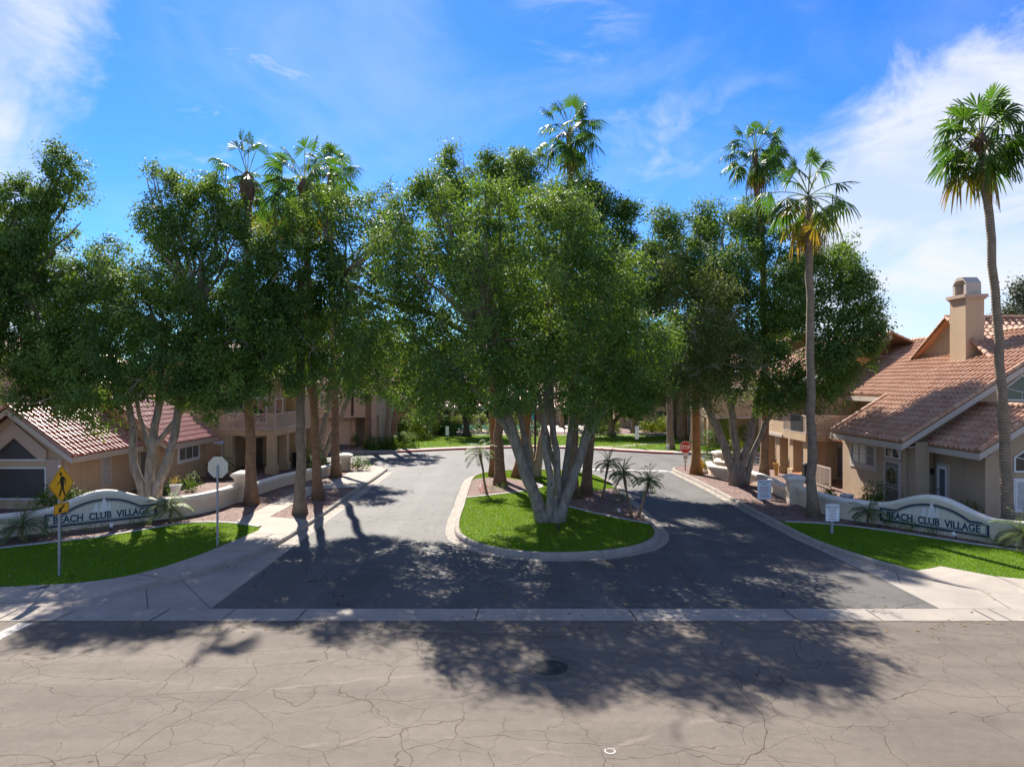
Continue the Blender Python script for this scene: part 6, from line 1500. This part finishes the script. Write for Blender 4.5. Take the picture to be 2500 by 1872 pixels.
# ================================================================ SHRUBS
GS = 'clipped shrubs along the garage house'
for i, (u, v, r, h, m, lab) in enumerate(((912, 1098, .95, .8, 'shrub', 'dark rounded shrub in front of the garage house, leftmost of the row'), (940, 1096, .7, .65, 'shrub', 'dark shrub behind the light palm trunk in the row'), (957, 1098, .8, .75, 'shrub', 'dark shrub between two palm trunks in the row'), (974, 1091, .75, .7, 'shrub', 'lighter feathery shrub near the end of the row'),
        (985, 1088, .75, .75, 'shrub', 'green rounded shrub second from the right end of the row'), (1002, 1093, .85, .75, 'shrub', 'sunlit rounded shrub at the right end of the row'), (868, 1092, .5, .7, 'shrub', 'small dark shrub by the garage door'))):
    x, y = GV(u, v); shrub(lab, (x, y, .14), (r, r * .8, h), 500 + i, m, GS, size=.12, per=7, leaves=14, spread=.15)
GL = 'bright shrubs beyond the loop road'
for i, (u, v, r, h, m, lab) in enumerate(((973, 1076, .95, 1.3, 'shrub', 'dark leggy shrub in front of the salmon gable'), (995, 1072, .9, 1.5, 'shrub', 'upright green shrub by the little round tree'), (1019, 1073, .8, 1.6, 'shrub_lime', 'tall yellow green shrub'), (1028, 1070, .7, 1.0, 'shrub_lime', 'small lime shrub behind the tall yellow green one'), (1045, 1065, 1.15, 1.7, 'shrub', 'tall dense green shrub with lime top'), (1072, 1058, 1.0, 1.1, 'shrub_lime', 'lime shrub by the thin palm trunk'), (1078, 1062, 1.3, 1.0, 'shrub', 'wide green mound near the white sign'), (1104, 1062, 1.4, .85, 'shrub', 'low wide green shrub behind the white sign'), (1110, 1050, 1.0, 1.1, 'shrub_lime', 'round lime shrub near the pool fence'), (1039, 1075, .45, .4, 'shrub', 'tiny round bush beside the path'), (1193, 1060, .55, .8, 'shrub_lime', 'cube shaped green bush by the pool fence'), (1150, 1060, .6, .7, 'shrub', 'dark bush beside the dark lawn tree'), (1170, 1058, .6, .7, 'shrub', 'dark bush right of the dark lawn tree'), (1250, 1062, .7, 1.6, 'shrub_lime', 'tall lime bush seen between the ficus stems'), (1278, 1060, .8, 1.5, 'shrub_lime', 'bright bush by the teal umbrella'), (1306, 1062, .8, .8, 'shrub', 'low bush behind the lamp post'),
        (1452, 1061, .6, .7, 'shrub', 'small clipped bush in the far right bed'), (1470, 1060, 1.0, .9, 'shrub', 'round clipped bush in the far right bed'), (1486, 1058, .9, 1.0, 'shrub_lime', 'lime clipped bush by the leaning tree'), (1501, 1058, .8, .9, 'shrub_lime', 'lime bush behind the leaning tree'), (1592, 1054, 1.6, .9, 'shrub_lime', 'long bright hedge mound in the shade garden'), (1630, 1052, 1.8, 1.0, 'shrub_lime', 'bright hedge mound behind the pale palm'), (1680, 1056, 1.2, .9, 'shrub', 'dark mound behind the palm pair'))):
    x, y = GV(u, v); shrub(lab, (x, y, .14), (r, r * .85, h), 520 + i, m, GL, size=.16, per=5, leaves=13, spread=.2)
GH = 'shrubs near the entrance walls'
for i, (x, y, r, h, m, lab) in enumerate(((-9.75, 45.6, .75, .55, 'shrub', 'low dark shrub by the inner left pillar'), (-12.05, 43.9, .7, .7, 'shrub', 'shrub behind the left wall under the white stemmed ficus'), (-11.4, 46.4, .6, .6, 'shrub', 'shrub behind the left wall near its end pillar'), (-13.2, 46.6, .6, .8, 'shrub_lime', 'lime bush seen between the balcony columns'), (-19.3, 30.4, 1.2, .75, 'shrub', 'dark hedge under the big left window'), (-16.6, 36.6, .5, .55, 'shrub', 'dark bush behind the left wall near the pots'), (-17.2, 35.6, .45, .35, 'shrub', 'low leafy clump by the white pot'), (16.0, 31.0, .75, .75, 'shrub', 'dense dark bush at the security door'), (14.9, 33.4, .4, .5, 'shrub', 'round bush behind the white pot at the right house'), (18.1, 28.4, .9, .5, 'shrub', 'low bush below the side door of the right house'), (12.2, 44.9, .5, .55, 'shrub_lime', 'yellow green bush by the hydrant'), (14.6, 48.9, .5, .5, 'shrub', 'small bush behind the end pillar on the right'), (14.3, 51, .8, 1.4, 'shrub', 'green bush behind the forked ficus'), (16.0, 50.5, .7, 1.2, 'shrub_lime', 'lime bush beside the columns'), (18.2, 60, .8, 1.7, 'shrub_lime', 'tall sunlit bush by the far right house'), (19.6, 60.4, .9, 1.3, 'shrub', 'dark bush by the far right house'))):
    shrub(lab, (x, y, .14), (r, r * .85, h), 560 + i, m, GH, size=.1, per=8, leaves=14, spread=.14)
GB = 'low plants in the sign beds'
rg = np.random.default_rng(9)
def bed(pts, side, k0):
    for i, (x, y, r, h, m, lab) in enumerate(pts): shrub(lab, (x, y, .14), (r, r * .8, h), k0 + i, m, GB, name='low_plant', size=.055, per=16, leaves=7, spread=.1, cat='plant')
bed(((-17.0, 25.6, .3, .22, 'shrub_pale', 'pale low plant at the left foot of the left sign'), (-16.55, 26.0, .42, .2, 'shrub_pale', 'pale sprawling plant under the letter B of the left sign'), (-15.95, 26.7, .4, .2, 'shrub_pale', 'light green plant under the left sign below CLUB'), (-15.5, 27.05, .3, .16, 'shrub_pale', 'thin pale plant under the middle of the left sign'), (-14.7, 27.75, .4, .26, 'shrub', 'dark low plant under VILLAGE of the left sign'), (-14.35, 28.0, .25, .3, 'shrub_pale', 'small upright plant at the right foot of the left sign')), 'L', 600)
bed(((14.55, 27.35, .3, .3, 'shrub', 'dark sprig at the left foot of the right sign'), (14.95, 26.75, .55, .26, 'shrub', 'dark spreading plant under BEACH of the right sign'), (15.5, 26.0, .45, .2, 'shrub', 'dark low plant under CLUB of the right sign'), (16.1, 25.0, .35, .2, 'shrub_pale', 'pale plant under VILLAGE of the right sign'), (16.45, 24.55, .35, .2, 'shrub_pale', 'light plant near the right foot of the right sign'), (16.75, 24.15, .3, .2, 'shrub_pale', 'straggly plant beyond the right foot of the right sign')), 'R', 620)
bed(((-1.5, 36.2, .3, .3, 'flower_red', 'red flowering plant at the tip of the left island gravel'), (-.9, 36.5, .35, .25, 'shrub_pale', 'low plant beside the red flowers on the island'), (-.4, 36.9, .35, .25, 'shrub', 'dark low plant behind the red flowers on the island'), (3.1, 34.2, .4, .3, 'shrub', 'low plant under the brown palm on the island'), (5.0, 33.2, .45, .4, 'shrub', 'dark plant by the island kerb')), 'I', 640)
# ================================================================ SIGNS AND SMALL THINGS
def post(parent, x, y, h, w=.05, mat='steel', name='post', z0=.1):
    mb = MB(); mb.box(x - w / 2, x + w / 2, y - w / 2, y + w / 2, z0, h); return mb.build(name, M[mat], parent)
# --- yellow crossing sign, turned towards traffic from the right
X, Y = GV(145, 1407)
ps = empty('crossing_sign', (X, Y, .14), 'yellow pedestrian crossing diamond with arrow plaque on a steel post in the left lawn', 'traffic sign')
post(ps, X, Y, 3.32, .055)
aa = R(87); ax = (math.cos(aa), math.sin(aa), 0)
zc = 5.7 - (462 / 6.506 + 1110 - 936) * Y / F
fr = frame_at((X + .04, Y, zc), ax) @ Matrix.Translation((.0, -.02, 0))
S = .54
def dia(s, d0, d1, name, mat, par):
    mb = MB(fr); r = .93; pts = []
    for q in range(4):
        c0, c1 = [(0, s), (s, 0), (0, -s), (-s, 0)][q], [(s, 0), (0, -s), (-s, 0), (0, s)][q]
        for t in (.06, .94): pts.append((c0[0] + (c1[0] - c0[0]) * t, -d0, c0[1] + (c1[1] - c0[1]) * t))
    mb.prism(pts, (0, d0 - d1, 0)); o = mb.build(name, M[mat], par); fixn(o); return o
pn = dia(S, 0, .004, 'sign_plate', 'yellow', ps); bd_ = dia(S * .955, .0045, .0055, 'border', 'black', pn); dia(S * .925, .006, .007, 'field', 'yellow', pn)
def px(x, y): return ((x - 570) / 372 * 1.078, (-(y - 462) - (x - 570) * .228) / 575 * 1.078)
def glyph(pts, d=.0085):
    mb = MB(fr); mb.prism([(a, -d, z) for a, z in pts], (0, .0012, 0)); return mb
fig = [px(*p) for p in ((556, 346), (582, 342), (606, 356), (628, 382), (632, 465), (620, 466), (614, 402), (602, 388), (605, 470), (600, 512), (626, 640), (608, 645), (580, 540), (546, 655), (522, 657), (562, 512), (556, 470), (551, 434), (508, 480), (500, 468), (541, 424), (549, 380))]
g1 = glyph(fig).build('walking_figure', M['black'], pn); fixn(g1)
hc = px(555, 310); hd_ = glyph([(hc[0] + .052 * math.cos(t), hc[1] + .05 * math.sin(t)) for t in np.linspace(0, 6.283, 17)[:-1]]).build('walking_figure', M['black'], pn); fixn(hd_)
fq = frame_at((X + .04, Y, zc - .54 - .16), ax) @ Matrix.Translation((0, -.02, 0))
mb = MB(fq); mb.box(-.31, .31, -.004, 0, -.15, .15); aq = mb.build('arrow_plaque', M['yellow'], ps)
mb = MB(fq)
for q in ((-.295, .295, .125, .14), (-.295, .295, -.14, -.125)): mb.box(q[0], q[1], -.0056, -.0042, q[2], q[3])
mb.box(-.305, -.29, -.0056, -.0042, -.14, .14); mb.box(.29, .305, -.0056, -.0042, -.14, .14); mb.build('border', M['black'], aq)
mb = MB(fq); mb.prism([(a, -.0057, z) for a, z in ((-.14, -.12), (-.09, .05), (-.055, .005), (.10, .11), (.14, .06), (-.01, -.045), (.03, -.085))], (0, .0012, 0)); ao = mb.build('arrow', M['black'], aq); fixn(ao)
# --- octagons
def octagon(fr_, r, d0, d1, mat, name, par):
    mb = MB(fr_); mb.prism([(r * math.cos(R(22.5 + 45 * k)), -d0, r * math.sin(R(22.5 + 45 * k))) for k in range(8)], (0, d0 - d1, 0)); o = mb.build(name, M[mat], par); fixn(o); return o
X, Y = GV(531, 1334)
st = empty('stop_sign', (X, Y, .14), 'back of an octagonal stop sign, bare metal, on a steel post in the left lawn', 'traffic sign')
post(st, X, Y, 2.92, .055)
fo = frame_at((X, Y + .04, 5.7 - (1140.5 - 936) * Y / F), (math.cos(R(-6)), math.sin(R(-6)), 0))
octagon(fo, .39, -.006, .0, 'alu', 'sign_plate', st); octagon(fo, .38, -.0085, -.0065, 'red', 'sign_face', st)
X, Y = GV(1673, 1148)
st = empty('stop_sign', (X, Y, .14), 'red STOP sign with a 15 plate below on the right corner', 'traffic sign')
post(st, X, Y, 1.86, .05, 'iron')
zz = 5.7 - (1091.5 - 936) * Y / F
fo = frame_at((X, Y - .04, zz), (1, 0, 0)); r8 = .405
pl8 = octagon(fo, r8, 0, .005, 'signwhite', 'sign_plate', st); octagon(fo, r8 * .93, .0055, .0065, 'red', 'sign_face', pl8)
text_mesh('lettering', 'STOP', M['signwhite'], pl8, fo, .60, .265, .002, bold=.03, depth=.007)
f15 = frame_at((X - .0, Y - .04, zz - .58), (1, 0, 0)); mb = MB(f15); mb.box(-.15, .15, -.005, 0, -.19, .19); pp = mb.build('speed_plate', M['signwhite'], st)
text_mesh('lettering', '15', M['black'], pp, f15 @ Matrix.Translation((0, 0, -.05)), .2, .17, .002, bold=.03, depth=.006)
text_mesh('lettering', 'SPEED LIMIT', M['black'], pp, f15 @ Matrix.Translation((0, 0, .11)), .23, .035, .002, depth=.006)
f16 = frame_at((X, Y - .04, zz - .9), (1, 0, 0)); mb = MB(f16); mb.box(-.13, .13, -.005, 0, -.06, .06); mb.build('small_plate', M['signwhite'], st)
# --- private property board
X, Y = GV(1866, 1229)
pb = empty('property_sign', (X, Y, .14), 'white Private Property board low on a stake in the shaded gravel', 'notice sign')
post(pb, X, Y + .03, .6, .05, 'iron')
zz = 5.7 - (1195 - 936) * Y / F
fb_ = frame_at((X, Y, zz), (1, 0, 0)); mb = MB(fb_); mb.box(-.32, .32, -.02, 0, -.455, .455); bo = mb.build('board', M['signwhite'], pb)
for body, z, w, h, m in (('Beach Club', .37, .46, .075, 'greytext'), ('Village', .25, .28, .075, 'greytext'), ('Private', .10, .36, .10, 'redtext'), ('Property', -.04, .40, .10, 'redtext'), ('No Trespassing', -.17, .36, .05, 'greytext')):
    text_mesh('lettering', body, M[m], bo, fb_ @ Matrix.Translation((0, 0, z)), w, h, .003, bold=.012, depth=.021)
mb = MB(fb_)
for z, w in ((-.24, .32), (-.29, .40), (-.34, .40)): mb.box(-w / 2, w / 2, -.0225, -.0205, z - .010, z + .010)
mb.build('fine_print', M['edging'], bo)
# --- beach club notice
X, Y = GV(2032, 1303)
nb = empty('notice_sign', (X, Y, .14), 'white Beach Club notice on a short post in the right lawn', 'notice sign')
post(nb, X, Y + .05, 1.3, .09, 'steel')
zz = 5.7 - (1251 - 936) * Y / F
fb_ = frame_at((X, Y, zz), (1, 0, 0)); mb = MB(fb_); mb.box(-.25, .25, -.02, 0, -.31, .31); bo = mb.build('board', M['signwhite'], nb)
for body, z, w, h, m in (('BEACH CLUB', .225, .45, .075, 'greytext'), ('PRIVATE PROPERTY', .15, .38, .032, 'greytext'), ('NO SCHOOL', .075, .30, .05, 'redtext'), ('PARKING', -.03, .22, .045, 'redtext'), ('DROP OFF', -.13, .25, .05, 'redtext'), ('OR PICKUP', -.24, .27, .05, 'redtext')):
    text_mesh('lettering', body, M[m], bo, fb_ @ Matrix.Translation((0, 0, z)), w, h, .003, bold=.012, depth=.021)
# --- small notices on the far lawn
for (u, v, hh, lab) in ((1092, 1079, 1.5, 'small pale notice on a thin post on the far left lawn'), (1555, 1094, 1.9, 'small pale notice on a thin post beside the far path')):
    X, Y = GV(u, v); sgn = empty('notice_sign', (X, Y, .14), lab, 'notice sign'); post(sgn, X, Y, hh * .7 + .14, .05, 'iron')
    mb = MB(); mb.box(X - .16, X + .16, Y - .045, Y - .026, .14 + hh * .42, .14 + hh); mb.build('board', M['signwhite'], sgn)
X, Y = GV(1633, 1098); mb = MB(); mb.prism([(X - .22, Y, .14), (X + .02, Y, .14), (X + .02, Y, .62), (X - .22, Y, .58)], (0, .04, 0)); mb.box(X - .12, X - .08, Y + .042, Y + .08, .05, .5)
tag(mb.build('yard_sign', M['signwhite'], loc=(X, Y, .14)), 'little pale blue yard sign leaning at the pale based palm', 'yard sign')
# --- lamp post on the island
X, Y = 1.42, 43.6
lp = empty('lamp_post', (X, Y, .14), 'thin black lamp post at the back of the island among the trunks', 'lamp post')
mb = MB(); mb.lathe((X, Y, .1), [(.14, 0), (.14, .25), (.07, .4), (.06, 4.4)], 10); mb.build('pole', M['iron'], lp)
mb = MB(); mb.lathe((X, Y, 4.5), [(.07, 0), (.2, .1), (.24, .5), (.3, .52), (.05, .72)], 10); mb.build('lantern', M['iron'], lp)
# --- hydrant
X, Y = 11.85, 44.5
hy = empty('fire_hydrant', (X, Y, .14), 'yellow fire hydrant beside the orange palm trunk', 'fire hydrant')
mb = MB(); mb.lathe((X, Y, .12), [(.16, 0), (.16, .06), (.12, .08), (.11, .55), (.15, .57), (.15, .63), (.12, .66), (.09, .78), (.03, .84), (.03, .9)], 14); mb.build('barrel', M['hydrant'], hy, smooth=False)
for d in ((-1, 0), (1, 0), (0, -1)):
    mb = MB(); p = Vector((X, Y, .55)); v = Vector((d[0], d[1], 0)); mb.tube([p + v * .1, p + v * .2], .055, 10); mb.tube([p + v * .2, p + v * .23], .07, 6); mb.build('outlet_cap', M['hydrant'], hy)
# --- pots
def pot(label, x, y, r, h, mat, name='plant_pot', plant=None, seed=0, z=.14):
    e = empty(name, (x, y, z), label, 'plant pot', 'plant pots'); mb = MB(); mb.lathe((x, y, z), [(r * .65, 0), (r * .95, h * .85), (r * 1.08, h * .86), (r * 1.08, h), (r * .9, h), (r * .85, h * .9)], 16); mb.build('pot', M[mat], e)
    if plant:
        rng = np.random.default_rng(seed); V, Fc, T = leaf_cloud(rng, [(x, y, z + h + r * .7, r * 1.1, r * 1.1, r)], 20, 9, .06, .1, inner=.4); np_mesh('plant', V, Fc, M[plant], e, tint=T)
pot('white pot with yellow flowers behind the left wall', -16.4, 34.6, .26, .62, 'white', plant='flower_yellow', seed=1, z=.14)
pot('ochre cylinder pot beside the column bases', 16.0, 43.0, .15, .75, 'potyellow')
pot('round white pot in front of the right house wall', 15.3, 32.4, .28, .5, 'white', plant=None)
pot('dark pot with small plant by the balcony porch door', -16.3, 41.9, .2, .4, 'iron', plant='shrub', seed=3)
pot('terracotta pot with pink flowers behind the right pillar', 14.9, 37.4, .18, .3, 'terracotta', plant='flower_red', seed=4)
# stack of bricks planter near the columns
mb = MB(); mb.box(16.3, 17.3, 40.7, 41.5, .1, .5); tag(mb.build('brick_planter', M['terracotta'], loc=(16.8, 41, .14), bevel=.03), 'low salmon brick planter at the foot of the columns', 'planter')
# wreath on the security door
mb = MB()
for k in range(20):
    a0, a1 = 2 * math.pi * k / 20, 2 * math.pi * (k + 1) / 20
    mb.tube([(17.0, 31.87 + .26 * math.cos(a0), 1.55 + .26 * math.sin(a0)), (17.0, 31.87 + .26 * math.cos(a1), 1.55 + .26 * math.sin(a1))], .075 + .015 * (k % 3), 6)
tag(mb.build('wreath', M['wreath'], loc=(17.0, 31.87, 1.3)), 'brown dried wreath hanging on the security door', 'wreath')
# striped windsock on the balcony
ws = empty('windsock', (17.85, 42.3, 3.6), 'striped blue and lime windsock hanging at the upper balcony', 'windsock')
for k, m in enumerate(('blue', 'white', 'lime', 'blue', 'teal_cloth', 'white', 'blue')):
    mb = MB(); z = 4.62 - k * .16; mb.lathe((17.85, 42.3, z - .155), [(.11, 0), (.12, .155)], 12); mb.build('stripe', M[m], ws)
mb = MB(); mb.tube([(17.85, 42.3, 4.61), (17.85, 42.3, 5.3)], .008, 4); mb.build('string', M['iron'], ws)
# lattice fence and grill cover
lf = empty('lattice_fence', (17, 38.2, .14), 'low tan lattice fence along the patio of the balcony house', 'fence')
mb = MB(); lattice(mb, Face('-X', 16.6), 36.9, 39.4, .2, 1.3, post=1); mb.build('lattice_panel', M['lattice'], lf)
gc = MB(); gc.box(16.3, 16.95, 39.5, 40.0, .14, 1.25); tag(gc.build('grill_cover', M['black'], loc=(16.6, 39.8, .14), bevel=.08), 'black covered grill behind the lattice fence', 'grill')
# bins by the balcony columns
for k, (x, y) in enumerate(((-14.3, 47.5),)):
    e = empty('rubbish_bin', (x, y, .14), 'dark wheeled bin between the left balcony columns', 'bin'); mb = MB(); mb.prism([(x - .25, y - .3, .2), (x + .25, y - .3, .2), (x + .3, y - .36, 1.0), (x - .3, y - .36, 1.0)], (0, .62, 0)); mb.build('bin_body', M['iron'], e)
    mb = MB(); mb.box(x - .32, x + .32, y - .4, y + .32, 1.0, 1.08); mb.build('lid', M['black'], e)
    for s in (-1, 1):
        mb = MB(); mb.tube([(x + s * .2, y + .28, .24), (x + s * .27, y + .28, .24)], .1, 10); mb.build('wheel', M['rubber'], e)
# garden lights
GLt = 'small ground spotlights'
for x, y, z, lab in ((-15.2, 26.9, .14, 'small white ground spotlight below the left sign'), (15.85, 25.35, .14, 'small white ground spotlight below the right sign'), (1.75, 26.6, .14, 'dark ground spotlight on the grass before the forked trunk'), (4.55, 30.0, .15, 'pale stub light in the right island gravel')):
    e = empty('ground_light', (x, y, z), lab, 'spotlight', GLt); mb = MB(); mb.lathe((x, y, z), [(.02, 0), (.02, .12)], 6); mb.build('stake', M['iron'], e)
    mb = MB(); mb.tube([(x, y, z + .12), (x - .03, y + .12, z + .2)], [.05, .07], 10); mb.build('lamp_head', M['iron' if 'dark' in lab else 'white'], e)
# --- pool fence
pf = empty('pool_fence', (0, 79.8, .14), 'thin black iron fence in front of the pool', 'fence')
mb = MB()
for x in np.arange(-9.5, 9.01, .16): mb.box(x - .012, x + .012, 79.79, 79.815, .14, 1.5)
mb.build('pickets', M['iron'], pf)
mb = MB(); mb.box(-9.6, 9.1, 79.78, 79.825, 1.36, 1.40); mb.box(-9.6, 9.1, 79.78, 79.825, .26, .30); mb.build('rail', M['iron'], pf)
for x in np.arange(-9.6, 9.2, 3.1):
    mb = MB(); mb.box(x - .04, x + .04, 79.75, 79.83, .1, 1.6); mb.build('fence_post', M['iron'], pf)
# --- pool furniture
LG = 'sun loungers by the pool'
def lounger(x, y, rz, label, first=[None]):
    if first[0] is None:
        e = empty('sun_lounger', (0, 0, 0), label, 'sun lounger', LG)
        mb = MB(); mb.box(-.32, .32, -.95, .4, .30, .36); mb.build('seat', M['iron'], e)
        mb = MB(); mb.prism([(-.32, .4, .3), (-.32, .4, .36), (-.32, .95, .82), (-.32, .98, .78)], (.64, 0, 0)); o = mb.build('backrest', M['iron'], e); fixn(o)
        for sx in (-1, 1):
            for yy in (-.85, .3):
                mb = MB(); mb.box(sx * .28 - .025, sx * .28 + .025, yy - .025, yy + .025, 0, .3); mb.build('leg', M['steel'], e)
        first[0] = e; o = e
    else:
        o = first[0].copy(); COL.objects.link(o); o['label'] = label
        for c_ in first[0].children:
            q = c_.copy(); COL.objects.link(q); q.parent = o
    o.location = (x, y, .16); o.rotation_euler = (0, 0, rz); return o
for x, y, lab in ((-4.0, 84.5, 'dark sun lounger by the pool left of the tree trunk gap'), (-2.4, 84.6, 'dark sun lounger by the pool behind the young palm'), (-6.4, 84.6, 'dark sun lounger at the left pool end'), (3.0, 84.4, 'dark sun lounger seen between the ficus stems')): lounger(x, y, math.pi, lab)
um = empty('parasol', (2.6, 89, .14), 'closed teal parasol standing beside the pool', 'parasol')
mb = MB(); mb.lathe((2.6, 85.4, .14), [(.3, 0), (.3, .08), (.03, .1), (.03, 2.9)], 10); mb.build('pole', M['white'], um)
mb = MB(); mb.lathe((2.6, 85.4, 1.3), [(.16, 0), (.2, .25), (.13, 1.0), (.03, 1.7)], 8); mb.build('canopy', M['teal_cloth'], um)
# --- golf cart
X, Y = -8.3, 84.0
gcart = empty('golf_cart', (X, Y, .14), 'white golf cart with roof parked left of the pool', 'golf cart')
mb = MB(); mb.prism([(X - 1.15, Y - .55, .35), (X + 1.15, Y - .55, .35), (X + 1.15, Y - .55, .7), (X + .7, Y - .55, .85), (X + .6, Y - .55, .5), (X - .3, Y - .55, .5), (X - .35, Y - .55, .75), (X - 1.15, Y - .55, .75)], (0, 1.1, 0)); o = mb.build('body', M['white'], gcart); fixn(o)
mb = MB(); mb.box(X - .75, X - .2, Y - .5, Y + .5, .76, .86); mb.box(X - .85, X - .72, Y - .5, Y + .5, .87, 1.25); mb.build('seat', M['iron'], gcart)
mb = MB(); mb.box(X - 1.0, X + .75, Y - .58, Y + .58, 1.82, 1.88); mb.build('roof', M['white'], gcart)
for sx, s0 in ((-.95, .75), (.7, .85)):
    for sy in (-.52, .52):
        mb = MB(); mb.tube([(X + sx, Y + sy, s0), (X + sx * .95, Y + sy, 1.82)], .022, 6); mb.build('roof_post', M['iron'], gcart)
for sx in (-.75, .75):
    for sy in (-.5, .5):
        mb = MB(); mb.tube([(X + sx, Y + sy - .08, .36), (X + sx, Y + sy + .08, .36)], .22, 14); mb.build('wheel', M['rubber'], gcart)
